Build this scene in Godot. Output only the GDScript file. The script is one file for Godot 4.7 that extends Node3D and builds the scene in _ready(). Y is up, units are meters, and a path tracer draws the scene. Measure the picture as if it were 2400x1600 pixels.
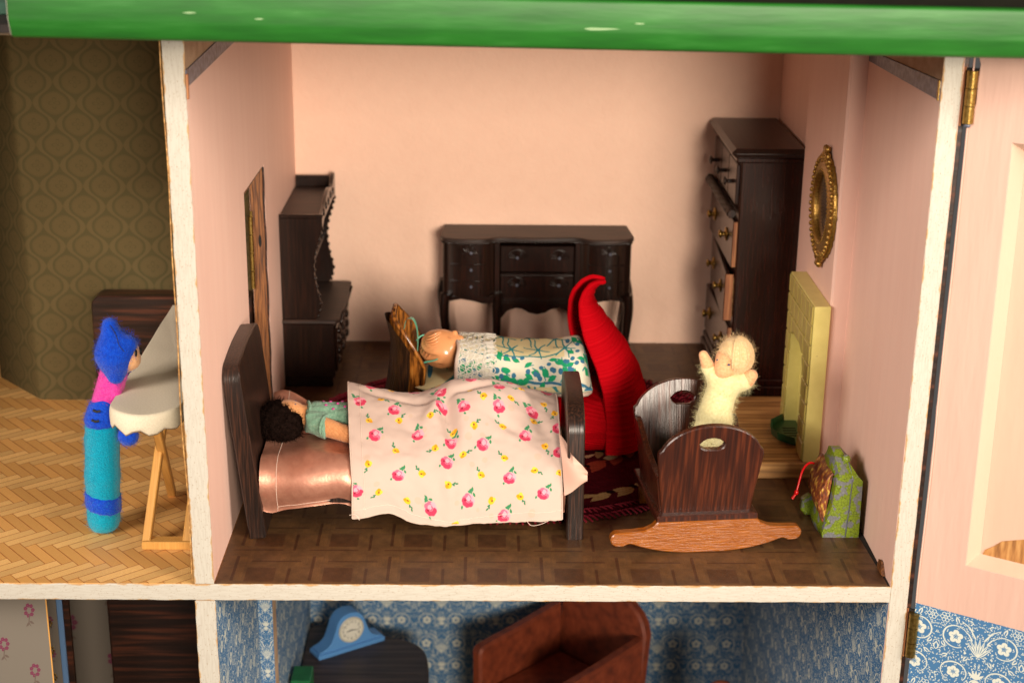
extends Node3D
# A dolls' house bedroom seen from the front. All shapes are laid out in centimetres and stored in metres (S).

const S := 0.01
var M := {}
var taken := {}
var rng := RandomNumberGenerator.new()


func _ready() -> void:
	set_camera_and_light()
	make_materials()
	build_house()
	build_front_door()
	build_bed()
	build_slipper_bed()
	build_cradle()
	build_fireplace()
	build_heater()
	build_sideboard()
	build_dressing_table()
	build_chest()
	build_rug()
	build_side_room()
	build_lower_rooms()


func set_camera_and_light() -> void:
	var cam := Camera3D.new()
	cam.name = "camera"
	var right := Vector3(0.99983417, 0.01191746, 0.01376959)
	var up := Vector3(-0.00684219, 0.9465704, -0.32242465)
	var fwd := Vector3(0.01687637, -0.32227697, -0.94649498)
	cam.transform = Transform3D(Basis(right, up, -fwd).orthonormalized(), Vector3(14.33266, 38.54772, 73.10635) * S)
	cam.keep_aspect = Camera3D.KEEP_HEIGHT
	var lens := CameraAttributesPhysical.new()
	lens.frustum_focal_length = 54.1
	lens.frustum_focus_distance = 0.86
	lens.frustum_near = 0.05
	lens.frustum_far = 20.0
	lens.exposure_aperture = 11.0
	cam.attributes = lens
	cam.fov = 25.02
	cam.near = 0.05
	cam.far = 20.0
	add_child(cam)

	var env := Environment.new()
	env.background_mode = Environment.BG_COLOR
	env.background_color = Color(0.34, 0.33, 0.32)
	env.tonemap_mode = Environment.TONE_MAPPER_LINEAR
	env.tonemap_exposure = 1.0
	env.sdfgi_enabled = true
	env.ssao_enabled = true
	env.ssil_enabled = true
	var we := WorldEnvironment.new()
	we.name = "surroundings"
	we.environment = env
	add_child(we)

	# lamps out of view: a spot lights the back wall, broad ones the sides
	var key := SpotLight3D.new()
	key.name = "unseen_key_lamp"  # out of view, placed to light the back wall
	key.light_energy = 6.6
	key.light_color = Color(1.0, 0.94, 0.86)
	key.light_size = 0.30
	key.spot_angle = 15.0
	key.spot_angle_attenuation = 1.0
	key.spot_range = 8.0
	key.spot_attenuation = 2.0
	key.shadow_enabled = true
	key.look_at_from_position(Vector3(62, 52, 205) * S, Vector3(14.5, 14, -40) * S)
	add_child(key)
	soft_lamp("unseen_left_lamp", Vector3(-128, 92, 130), Vector3(14, 6, -8), Vector2(0.8, 0.7), 4.1, Color(1.0, 0.95, 0.9))  # out of view, placed to light the right wall and the floors
	soft_lamp("unseen_right_lamp", Vector3(162, 84, 118), Vector3(10, 8, -10), Vector2(0.8, 0.7), 4.2, Color(1.0, 0.95, 0.89))  # out of view, placed to light the left wall


func soft_lamp(called: String, at: Vector3, aim: Vector3, size: Vector2, energy: float, tint: Color) -> void:
	var l := AreaLight3D.new()
	l.name = called
	l.area_size = size
	l.light_energy = energy
	l.light_color = tint
	l.shadow_enabled = true
	l.area_range = 8.0
	l.area_attenuation = 2.0
	l.look_at_from_position(at * S, aim * S)
	add_child(l)


# ---------------------------------------------------------------- things, parts, naming

func numbered(called: String) -> String:
	var n: int = taken.get(called, 0)
	taken[called] = n + 1
	return called if n == 0 else "%s_%03d" % [called, n]


func tag(o: Node3D, label: String, category := "", group := "", kind := "") -> Node3D:
	if label:
		o.set_meta("label", label)
	if category:
		o.set_meta("category", category)
	if group:
		o.set_meta("group", group)
	if kind:
		o.set_meta("kind", kind)
	return o


func thing(called: String, label: String, category: String, at := Vector3.ZERO, turn := 0.0, group := "") -> Node3D:
	var o := Node3D.new()
	o.name = numbered(called)
	add_child(o)
	o.position = at * S
	o.rotation.y = turn
	tag(o, label, category, group)
	return o


func obj(called: String, mb: MB, m: Material, parent: Node = null) -> MeshInstance3D:
	var o := MeshInstance3D.new()
	o.mesh = mb.mesh()
	o.material_override = null
	if o.mesh.get_surface_count():
		o.mesh.surface_set_material(0, m)
	o.name = called if parent else numbered(called)
	if called in ["rope_edge", "beading", "carved_edge", "beaded_rail", "lace_border", "strands", "printed_flowers"]:
		o.set_meta("kind", "stuff")
	if parent:
		parent.add_child(o, true)
	else:
		add_child(o, true)
	return o


func struct(called: String, label: String, mb: MB, m: Material) -> MeshInstance3D:
	var o := obj(called, mb, m)
	tag(o, label, "", "", "structure")
	return o


# ---------------------------------------------------------------- mesh building, in centimetres

class MB:
	var v := PackedVector3Array()
	var n := PackedVector3Array()
	var t := PackedVector2Array()
	var ix := PackedInt32Array()
	var xf := Transform3D()
	var origin := Vector3.ZERO

	func mesh() -> ArrayMesh:
		var am := ArrayMesh.new()
		if v.is_empty():
			return am
		var w := PackedVector3Array()
		w.resize(v.size())
		for i in v.size():
			w[i] = (v[i] - origin) * 0.01
		var a := []
		a.resize(Mesh.ARRAY_MAX)
		a[Mesh.ARRAY_VERTEX] = w
		a[Mesh.ARRAY_NORMAL] = n
		a[Mesh.ARRAY_TEX_UV] = t
		a[Mesh.ARRAY_INDEX] = ix
		am.add_surface_from_arrays(Mesh.PRIMITIVE_TRIANGLES, a)
		return am

	# a flat convex face, counter-clockwise seen from outside
	func face(p: PackedVector3Array, uv := PackedVector2Array()) -> void:
		var q := PackedVector3Array()
		for a in p:
			q.append(xf * a)
		var nn := Vector3.ZERO
		for i in range(1, q.size() - 1):
			nn += (q[i] - q[0]).cross(q[i + 1] - q[0])
		nn = nn.normalized()
		var b := v.size()
		for i in q.size():
			v.append(q[i])
			n.append(nn)
			t.append(uv[i] if uv.size() else Vector2(q[i].x + q[i].z, q[i].y))
		for i in range(1, q.size() - 1):
			ix.append_array([b, b + i + 1, b + i])

	func quad(a: Vector3, b: Vector3, c: Vector3, d: Vector3, ua := Vector2(0, 1), ub := Vector2(1, 1), uc := Vector2(1, 0), ud := Vector2(0, 0)) -> void:
		face(PackedVector3Array([a, b, c, d]), PackedVector2Array([ua, ub, uc, ud]))

	# a grid of nu x nv points with smooth normals; it may close round in u or v
	func grid(p: PackedVector3Array, nu: int, nv: int, close_u := false, close_v := false, uv := PackedVector2Array()) -> void:
		var q := PackedVector3Array()
		q.resize(p.size())
		for i in p.size():
			q[i] = xf * p[i]
		var nn := PackedVector3Array()
		nn.resize(p.size())
		var mu := nu if close_u else nu - 1
		var mv := nv if close_v else nv - 1
		for j in mv:
			for i in mu:
				var i2 := (i + 1) % nu
				var j2 := (j + 1) % nv
				var a := j * nu + i
				var b := j * nu + i2
				var c := j2 * nu + i2
				var d := j2 * nu + i
				var k := (q[c] - q[a]).cross(q[d] - q[b])
				nn[a] += k
				nn[b] += k
				nn[c] += k
				nn[d] += k
		# corners are laid out again along a seam, so that texture coordinates do not run back
		var base := v.size()
		for j in mv + 1:
			for i in mu + 1:
				var s := (j % nv) * nu + i % nu
				v.append(q[s])
				n.append(nn[s].normalized())
				if uv.size():
					t.append(uv[s] + Vector2(1.0 if i >= nu else 0.0, 1.0 if j >= nv else 0.0))
				else:
					t.append(Vector2(float(i) / mu, float(j) / mv))
		for j in mv:
			for i in mu:
				var a := base + j * (mu + 1) + i
				var b := a + 1
				var d := a + mu + 1
				var c := d + 1
				ix.append_array([a, c, b, a, d, c])

	func box(lo: Vector3, hi: Vector3, r := 0.03) -> void:
		r = minf(r, 0.45 * minf(hi.x - lo.x, minf(hi.y - lo.y, hi.z - lo.z)))
		var c := (lo + hi) / 2
		var h := (hi - lo) / 2
		var e := h - Vector3(r, r, r)
		for ax in 3:
			var ay := (ax + 1) % 3
			var az := (ax + 2) % 3
			for s in [-1.0, 1.0]:
				var pts := PackedVector3Array()
				for k in [[-1, -1], [1, -1], [1, 1], [-1, 1]]:
					var p := Vector3.ZERO
					p[ax] = s * h[ax]
					p[ay] = k[0] * e[ay]
					p[az] = k[1] * e[az]
					pts.append(c + p)
				if s < 0:
					pts.reverse()
				face(pts)
			# the four edges along this axis
			for k in [[-1, -1], [1, -1], [1, 1], [-1, 1]]:
				var a := Vector3.ZERO
				var b := Vector3.ZERO
				a[ay] = k[0] * h[ay]
				a[az] = k[1] * e[az]
				b[ay] = k[0] * e[ay]
				b[az] = k[1] * h[az]
				var up := Vector3.ZERO
				up[ax] = e[ax]
				var pts := PackedVector3Array([c + a - up, c + b - up, c + b + up, c + a + up])
				var out := a + b
				if (pts[1] - pts[0]).cross(pts[2] - pts[0]).dot(out) < 0:
					pts.reverse()
				face(pts)
		for sx in [-1, 1]:
			for sy in [-1, 1]:
				for sz in [-1, 1]:
					var pts := PackedVector3Array([c + Vector3(sx * h.x, sy * e.y, sz * e.z), c + Vector3(sx * e.x, sy * h.y, sz * e.z), c + Vector3(sx * e.x, sy * e.y, sz * h.z)])
					if (pts[1] - pts[0]).cross(pts[2] - pts[0]).dot(Vector3(sx, sy, sz)) < 0:
						pts.reverse()
					face(pts)

	static func inset(poly: PackedVector2Array, by: float) -> PackedVector2Array:
		var out := PackedVector2Array()
		var m := poly.size()
		for i in m:
			var a := (poly[i] - poly[(i + m - 1) % m]).normalized()
			var b := (poly[(i + 1) % m] - poly[i]).normalized()
			var na := Vector2(-a.y, a.x)
			var nb := Vector2(-b.y, b.x)
			var k := na + nb
			var l := k.length_squared()
			out.append(poly[i] + (k * (2.0 * by / l) if l > 0.3 else na * by))
		return out

	# a plate: the outline (counter-clockwise in x, y) swept from z0 to z1, edges chamfered; holes are run clockwise or not, either way
	func plate(poly: PackedVector2Array, z0: float, z1: float, r := 0.04, holes := [], soft := 0.75) -> void:
		var area := 0.0
		for i in poly.size():
			area += poly[i].cross(poly[(i + 1) % poly.size()])
		if area < 0:
			poly = poly.duplicate()
			poly.reverse()
		var loops := [poly]
		for h in holes:
			var g: PackedVector2Array = h.duplicate()
			var ar := 0.0
			for i in g.size():
				ar += g[i].cross(g[(i + 1) % g.size()])
			if ar > 0:
				g.reverse()
			loops.append(g)
		var inner := []
		for l in loops:
			inner.append(inset(l, r))
		var cap: PackedVector2Array = inner[0].duplicate()
		for k in range(1, inner.size()):
			var h: PackedVector2Array = inner[k]
			var bi := 0
			var bj := 0
			var best := 1e9
			for i in cap.size():
				for j in h.size():
					var d := cap[i].distance_squared_to(h[j])
					if d < best:
						best = d
						bi = i
						bj = j
			var joined := PackedVector2Array()
			for i in bi + 1:
				joined.append(cap[i])
			for j in h.size() + 1:
				joined.append(h[(bj + j) % h.size()])
			for i in range(bi, cap.size()):
				joined.append(cap[i])
			cap = joined
		var tris := Geometry2D.triangulate_polygon(cap)
		for side in 2:
			var z := z0 if side == 0 else z1
			var b := v.size()
			var nn := (xf.basis * Vector3(0, 0, -1.0 if side == 0 else 1.0)).normalized()
			var mirrored := xf.basis.determinant() < 0
			for p in cap:
				v.append(xf * Vector3(p.x, p.y, z))
				n.append(nn)
				t.append(p)
			for i in range(0, tris.size(), 3):
				var o := (cap[tris[i + 1]] - cap[tris[i]]).cross(cap[tris[i + 2]] - cap[tris[i]]) > 0
				if (o == (side == 1)) != mirrored:
					ix.append_array([b + tris[i], b + tris[i + 2], b + tris[i + 1]])
				else:
					ix.append_array([b + tris[i], b + tris[i + 1], b + tris[i + 2]])
		for k in loops.size():
			var o: PackedVector2Array = loops[k]
			var s: PackedVector2Array = inner[k]
			var m := o.size()
			for i in m:
				var j := (i + 1) % m
				var ring := [[s[i], s[j], z0], [o[i], o[j], z0 + r], [o[i], o[j], z1 - r], [s[i], s[j], z1]]
				# side normals are averaged where the outline bends gently
				var d := (o[j] - o[i]).normalized()
				var dp := (o[i] - o[(i + m - 1) % m]).normalized()
				var dn := (o[(j + 1) % m] - o[j]).normalized()
				var na := (d + dp).normalized() if d.dot(dp) > soft else d
				var nb := (d + dn).normalized() if d.dot(dn) > soft else d
				for q in 3:
					var za: float = ring[q][2]
					var zb: float = ring[q + 1][2]
					var tilt := -1.0 if q == 0 else (1.0 if q == 2 else 0.0)
					var b := v.size()
					for w in [[ring[q][0], za, na], [ring[q][1], za, nb], [ring[q + 1][1], zb, nb], [ring[q + 1][0], zb, na]]:
						var pp: Vector2 = w[0]
						var dd: Vector2 = w[2]
						v.append(xf * Vector3(pp.x, pp.y, w[1]))
						n.append((xf.basis * (Vector3(dd.y, -dd.x, 0) + Vector3(0, 0, tilt))).normalized())
						t.append(Vector2(pp.x + pp.y, w[1]))
					if xf.basis.determinant() > 0:
						ix.append_array([b, b + 2, b + 1, b, b + 3, b + 2])
					else:
						ix.append_array([b, b + 1, b + 2, b, b + 2, b + 3])

	func tube(p: PackedVector3Array, r: PackedFloat32Array, seg := 10, caps := true, flat := 1.0) -> void:
		var m := p.size()
		var pts := PackedVector3Array()
		var side := Vector3.ZERO
		var rr := r
		if rr.size() == 1:
			rr = PackedFloat32Array()
			rr.resize(m)
			rr.fill(r[0])
		for i in m:
			var d := (p[mini(i + 1, m - 1)] - p[maxi(i - 1, 0)]).normalized()
			if i == 0:
				side = d.cross(Vector3.UP if absf(d.y) < 0.9 else Vector3.RIGHT).normalized()
			else:
				side = (side - d * side.dot(d)).normalized()
			var other := side.cross(d)
			for k in seg:
				var a := TAU * k / seg
				pts.append(p[i] + (side * cos(a) + other * sin(a) * flat) * rr[i])
		grid(pts, seg, m, true, false)
		if caps:
			for e in 2:
				var ring := PackedVector3Array()
				for k in seg:
					ring.append(pts[(0 if e == 0 else (m - 1) * seg) + k])
				if e == 0:
					ring.reverse()
				face(ring)

	func lathe(prof: PackedVector2Array, seg := 24) -> void:
		var pts := PackedVector3Array()
		for p in prof:
			for k in seg:
				var a := TAU * k / seg
				pts.append(Vector3(p.x * sin(a), p.y, p.x * cos(a)))
		grid(pts, seg, prof.size(), true, false)

	func ball(c: Vector3, r: Vector3, seg := 16, rings := 9) -> void:
		var pts := PackedVector3Array()
		for j in rings:
			var b := -PI / 2 + PI * j / (rings - 1)
			for k in seg:
				var a := TAU * k / seg
				pts.append(c + Vector3(r.x * cos(b) * sin(a), r.y * sin(b), r.z * cos(b) * cos(a)))
		grid(pts, seg, rings, true, false)

	# a smooth skin round the zero level of a field of distances
	func skin(f: Callable, lo: Vector3, hi: Vector3, h: float) -> void:
		var nx := int(ceil((hi.x - lo.x) / h)) + 1
		var ny := int(ceil((hi.y - lo.y) / h)) + 1
		var nz := int(ceil((hi.z - lo.z) / h)) + 1
		var d := PackedFloat32Array()
		d.resize(nx * ny * nz)
		var w := 0
		for k in nz:
			for j in ny:
				for i in nx:
					d[w] = f.call(lo + Vector3(i, j, k) * h)
					w += 1
		var cell := {}
		var off := [0, 1, nx, nx + 1, nx * ny, nx * ny + 1, nx * ny + nx, nx * ny + nx + 1]
		var edges := [[0, 1], [2, 3], [4, 5], [6, 7], [0, 2], [1, 3], [4, 6], [5, 7], [0, 4], [1, 5], [2, 6], [3, 7]]
		var base := v.size()
		for k in nz - 1:
			for j in ny - 1:
				for i in nx - 1:
					var at := (k * ny + j) * nx + i
					var inside := 0
					for o in off:
						if d[at + o] < 0.0:
							inside += 1
					if inside == 0 or inside == 8:
						continue
					var sum := Vector3.ZERO
					var cnt := 0
					for e in edges:
						var a: float = d[at + off[e[0]]]
						var b: float = d[at + off[e[1]]]
						if (a < 0.0) != (b < 0.0):
							var s := a / (a - b)
							var pa := Vector3(e[0] & 1, (e[0] >> 1) & 1, e[0] >> 2)
							var pb := Vector3(e[1] & 1, (e[1] >> 1) & 1, e[1] >> 2)
							sum += pa.lerp(pb, s)
							cnt += 1
					cell[at] = v.size()
					var p := lo + (Vector3(i, j, k) + sum / cnt) * h
					v.append(xf * p)
					n.append(Vector3.ZERO)
					t.append(Vector2(p.x + p.z, p.y))
		var steps := [1, nx, nx * ny]
		for at in cell:
			for ax in 3:
				var st: int = steps[ax]
				var u: int = steps[(ax + 1) % 3]
				var q: int = steps[(ax + 2) % 3]
				if (d[at] < 0.0) == (d[at + st] < 0.0):
					continue
				if not (cell.has(at - u) and cell.has(at - q) and cell.has(at - u - q)):
					continue
				var c0: int = cell[at]
				var c1: int = cell[at - u]
				var c2: int = cell[at - u - q]
				var c3: int = cell[at - q]
				var g := (v[c2] - v[c0]).cross(v[c3] - v[c1])
				if d[at] < 0.0:
					ix.append_array([c0, c2, c1, c0, c3, c2])
				else:
					g = -g
					ix.append_array([c0, c1, c2, c0, c2, c3])
				for c in [c0, c1, c2, c3]:
					n[c] += g
		for i in range(base, v.size()):
			n[i] = n[i].normalized()


static func capsule(p: Vector3, a: Vector3, b: Vector3, ra: float, rb: float) -> float:
	var ab := b - a
	var s := clampf((p - a).dot(ab) / ab.length_squared(), 0.0, 1.0)
	return (p - a - ab * s).length() - lerpf(ra, rb, s)


static func smin(a: float, b: float, k: float) -> float:
	var h := maxf(k - absf(a - b), 0.0) / k
	return minf(a, b) - h * h * k * 0.25


func ell(p: Vector3, c: Vector3, r: Vector3) -> float:
	var q := (p - c) / r
	var l := q.length()
	return (l - 1.0) * minf(r.x, minf(r.y, r.z))


# loose fibres standing off a woolly surface
func fuzz(from: MB, count: int, length: float, width := 0.011) -> MB:
	var mb := MB.new()
	mb.origin = from.origin
	for i in count:
		var k := rng.randi() % from.v.size()
		var p := from.v[k] + Vector3(rng.randf_range(-0.06, 0.06), rng.randf_range(-0.06, 0.06), rng.randf_range(-0.06, 0.06))
		var d := (from.n[k] + 0.9 * Vector3(rng.randfn(), rng.randfn(), rng.randfn()).normalized()).normalized()
		var bend := Vector3(rng.randfn(), rng.randfn(), rng.randfn()).normalized()
		var l := length * rng.randf_range(0.3, 1.0)
		var s := d.cross(bend).normalized() * width * 0.5
		var q := [p - d * 0.03, p + d * l * 0.35 + bend * l * 0.10, p + d * l * 0.62 + bend * l * 0.36, p + d * l * 0.62 + bend * l * 0.72, p + d * l * 0.40 + bend * l * 0.86]
		for j in 4:
			var w := 1.0 - 0.2 * j
			mb.face(PackedVector3Array([q[j] - s * w, q[j] + s * w, q[j + 1] + s * (w - 0.25), q[j + 1] - s * (w - 0.25)]))
	return mb


static func arc(c: Vector2, r: Vector2, a0: float, a1: float, m: int) -> PackedVector2Array:
	var out := PackedVector2Array()
	for i in m + 1:
		var a := deg_to_rad(lerpf(a0, a1, float(i) / m))
		out.append(c + Vector2(cos(a) * r.x, sin(a) * r.y))
	return out


static func smooth(ctrl: PackedVector2Array, per := 6, closed := false) -> PackedVector2Array:
	var out := PackedVector2Array()
	var m := ctrl.size()
	var last := m if closed else m - 1
	for i in last:
		var p0 := ctrl[(i - 1 + m) % m] if closed or i > 0 else ctrl[0]
		var p1 := ctrl[i]
		var p2 := ctrl[(i + 1) % m]
		var p3 := ctrl[(i + 2) % m] if closed or i + 2 < m else ctrl[m - 1]
		for k in per:
			out.append(p1.cubic_interpolate(p2, p0, p3, float(k) / per))
	if not closed:
		out.append(ctrl[m - 1])
	return out


static func smooth3(ctrl: PackedVector3Array, per := 6) -> PackedVector3Array:
	var out := PackedVector3Array()
	var m := ctrl.size()
	for i in m - 1:
		for k in per:
			out.append(ctrl[i].cubic_interpolate(ctrl[i + 1], ctrl[maxi(i - 1, 0)], ctrl[mini(i + 2, m - 1)], float(k) / per))
	out.append(ctrl[m - 1])
	return out


# x across = world z, y up = world y, swept along world x
static func zy() -> Transform3D:
	return Transform3D(Basis(Vector3(0, 0, 1), Vector3(0, 1, 0), Vector3(1, 0, 0)), Vector3.ZERO)


# x across = world x, y across = world z, swept along world y
static func xz() -> Transform3D:
	return Transform3D(Basis(Vector3(1, 0, 0), Vector3(0, 0, 1), Vector3(0, 1, 0)), Vector3.ZERO)


func one_box(lo: Vector3, hi: Vector3, r := 0.03) -> MB:
	var mb := MB.new()
	mb.box(lo, hi, r)
	return mb


# ---------------------------------------------------------------- materials

func noise_tex(seed_: int, freq: float, stops: Array, size := 512, octaves := 4, kind := FastNoiseLite.TYPE_SIMPLEX_SMOOTH, warp := 0.0) -> NoiseTexture2D:
	var f := FastNoiseLite.new()
	f.seed = seed_
	f.frequency = freq
	f.noise_type = kind
	f.fractal_octaves = octaves
	if warp > 0.0:
		f.domain_warp_enabled = true
		f.domain_warp_amplitude = warp
		f.domain_warp_frequency = freq * 1.3
	var t := NoiseTexture2D.new()
	t.width = size
	t.height = size
	t.seamless = true
	t.noise = f
	if stops.size():
		var g := Gradient.new()
		var o := PackedFloat32Array()
		var c := PackedColorArray()
		for s in stops:
			o.append(s[0])
			c.append(s[1])
		g.offsets = o
		g.colors = c
		t.color_ramp = g
	return t


func rgb8(r: int, g: int, b: int) -> Color:
	return Color(r / 255.0, g / 255.0, b / 255.0)


func base_mat(called: String, color: Color, rough: float, spec := 0.5) -> StandardMaterial3D:
	var m := StandardMaterial3D.new()
	m.resource_name = called
	m.albedo_color = color
	m.roughness = rough
	m.metallic_specular = spec
	M[called] = m
	return m


# textured from all three sides in the object's own axes; reps is how often the picture repeats per centimetre along each axis
func tri_mat(called: String, tex: Texture2D, rough: float, reps: Vector3, bump: Texture2D = null, relief := 0.0, spec := 0.5) -> StandardMaterial3D:
	var m := base_mat(called, Color.WHITE, rough, spec)
	m.albedo_texture = tex
	m.uv1_triplanar = true
	m.uv1_triplanar_sharpness = 8.0
	m.uv1_scale = reps * 100.0
	if bump:
		m.heightmap_enabled = true
		m.heightmap_texture = bump
		m.heightmap_scale = relief
	return m


func uv_mat(called: String, tex: Texture2D, rough: float, reps := Vector2.ONE, bump: Texture2D = null, relief := 0.0, spec := 0.5) -> StandardMaterial3D:
	var m := base_mat(called, Color.WHITE, rough, spec)
	m.albedo_texture = tex
	m.uv1_scale = Vector3(reps.x, reps.y, 1)
	if bump:
		m.heightmap_enabled = true
		m.heightmap_texture = bump
		m.heightmap_scale = relief
	return m


func disc(im: Image, c: Vector2, r: float, col: Color) -> void:
	for y in range(int(floor(c.y - r)), int(ceil(c.y + r)) + 1):
		var w := r * r - (y - c.y) * (y - c.y)
		if w <= 0.0:
			continue
		w = sqrt(w)
		im.fill_rect(Rect2i(int(round(c.x - w)), y, maxi(1, int(round(2 * w))), 1), col)


# a stroke whose width goes from w0 over w1 in the middle to w2; drawn again where it leaves a repeating tile
func stroke(im: Image, pts: PackedVector2Array, w0: float, w1: float, w2: float, col: Color, wrap := false) -> void:
	var m := pts.size()
	var wd := im.get_width()
	var hg := im.get_height()
	for i in m - 1:
		var steps := maxi(1, int(pts[i].distance_to(pts[i + 1]) / 1.0))
		for k in steps:
			var s := (i + float(k) / steps) / (m - 1)
			var w := lerpf(w0, w1, s * 2) if s < 0.5 else lerpf(w1, w2, s * 2 - 1)
			var p := pts[i].lerp(pts[i + 1], float(k) / steps)
			if wrap:
				for ox in [-wd, 0, wd]:
					for oy in [-hg, 0, hg]:
						var q := p + Vector2(ox, oy)
						if q.x > -w and q.x < wd + w and q.y > -w and q.y < hg + w:
							disc(im, q, w * 0.5, col)
			else:
				disc(im, p, w * 0.5, col)


func blob(im: Image, pts: PackedVector2Array, col: Color) -> void:
	var lo := pts[0].y
	var hi := pts[0].y
	for p in pts:
		lo = minf(lo, p.y)
		hi = maxf(hi, p.y)
	for y in range(maxi(0, int(lo)), mini(im.get_height(), int(hi) + 1)):
		var xs := []
		for i in pts.size():
			var a := pts[i]
			var b := pts[(i + 1) % pts.size()]
			if (a.y <= y) != (b.y <= y):
				xs.append(lerpf(a.x, b.x, (y - a.y) / (b.y - a.y)))
		xs.sort()
		for i in range(0, xs.size() - 1, 2):
			im.fill_rect(Rect2i(int(round(xs[i])), y, maxi(1, int(round(xs[i + 1] - xs[i]))), 1), col)


func leaf(im: Image, at: Vector2, ang: float, l: float, w: float, col: Color) -> void:
	var d := Vector2.from_angle(ang)
	var s := d.orthogonal()
	var pts := PackedVector2Array()
	for i in 9:
		var u := i / 8.0
		pts.append(at + d * l * u + s * w * 0.5 * sin(PI * pow(u, 0.8)))
	for i in range(7, 0, -1):
		var u := i / 8.0
		pts.append(at + d * l * u - s * w * 0.5 * sin(PI * pow(u, 0.8)))
	blob(im, pts, col)


func tex(im: Image) -> ImageTexture:
	return ImageTexture.create_from_image(im)


func img(w: int, h: int, c: Color) -> Image:
	var im := Image.create(w, h, false, Image.FORMAT_RGB8)
	im.fill(c)
	return im


func soften(im: Image) -> Image:
	var w := im.get_width()
	var h := im.get_height()
	im.resize(w / 2, h / 2, Image.INTERPOLATE_LANCZOS)
	return im


# multiplies a picture by soft blotches, so that a printed sheet does not look freshly printed
func age(im: Image, seed_: int, freq: float, depth: float) -> void:
	var f := FastNoiseLite.new()
	f.seed = seed_
	f.frequency = freq
	var w := im.get_width()
	var h := im.get_height()
	var n := f.get_seamless_image(w, h)
	var a := im.get_data()
	var b := n.get_data()
	for i in w * h:
		var k := 1.0 - depth * (1.0 - b[i] / 255.0)
		a[i * 3] = int(a[i * 3] * k)
		a[i * 3 + 1] = int(a[i * 3 + 1] * k)
		a[i * 3 + 2] = int(a[i * 3 + 2] * k)
	im.set_data(w, h, false, Image.FORMAT_RGB8, a)


func paper_ogee() -> Image:
	var w := 256
	var im := img(w, w, Color.WHITE)
	var ground := rgb8(92, 78, 50)
	var line := rgb8(80, 71, 45)
	for y in w:
		for x in w:
			var u := float(x) / w
			var s := float(y) / w
			var h := cos(TAU * u) + cos(TAU * s) + 0.22 * cos(TAU * 2 * s) * cos(TAU * u)
			var c := ground
			var k := absf(h)
			if k < 0.20:
				c = ground.lerp(rgb8(95, 81, 53), 0.7)
			if k > 0.22 and k < 0.62:
				c = line
			if k > 0.70 and k < 0.78:
				c = ground.lerp(line, 0.5)
			# a four-petalled flower in each cell
			var cu: float = u - round(u)
			var cs: float = s - round(s)
			if h < 0:
				cu = u - 0.5
				cs = s - 0.5
			var r := Vector2(cu, cs).length()
			var a := atan2(cs, cu)
			var petal := 0.13 * absf(cos(2 * a))
			if absf(r - petal) < 0.014 and r < 0.14 or r < 0.018:
				c = ground.lerp(line, 0.9)
			im.set_pixel(x, y, c)
	return im


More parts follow.
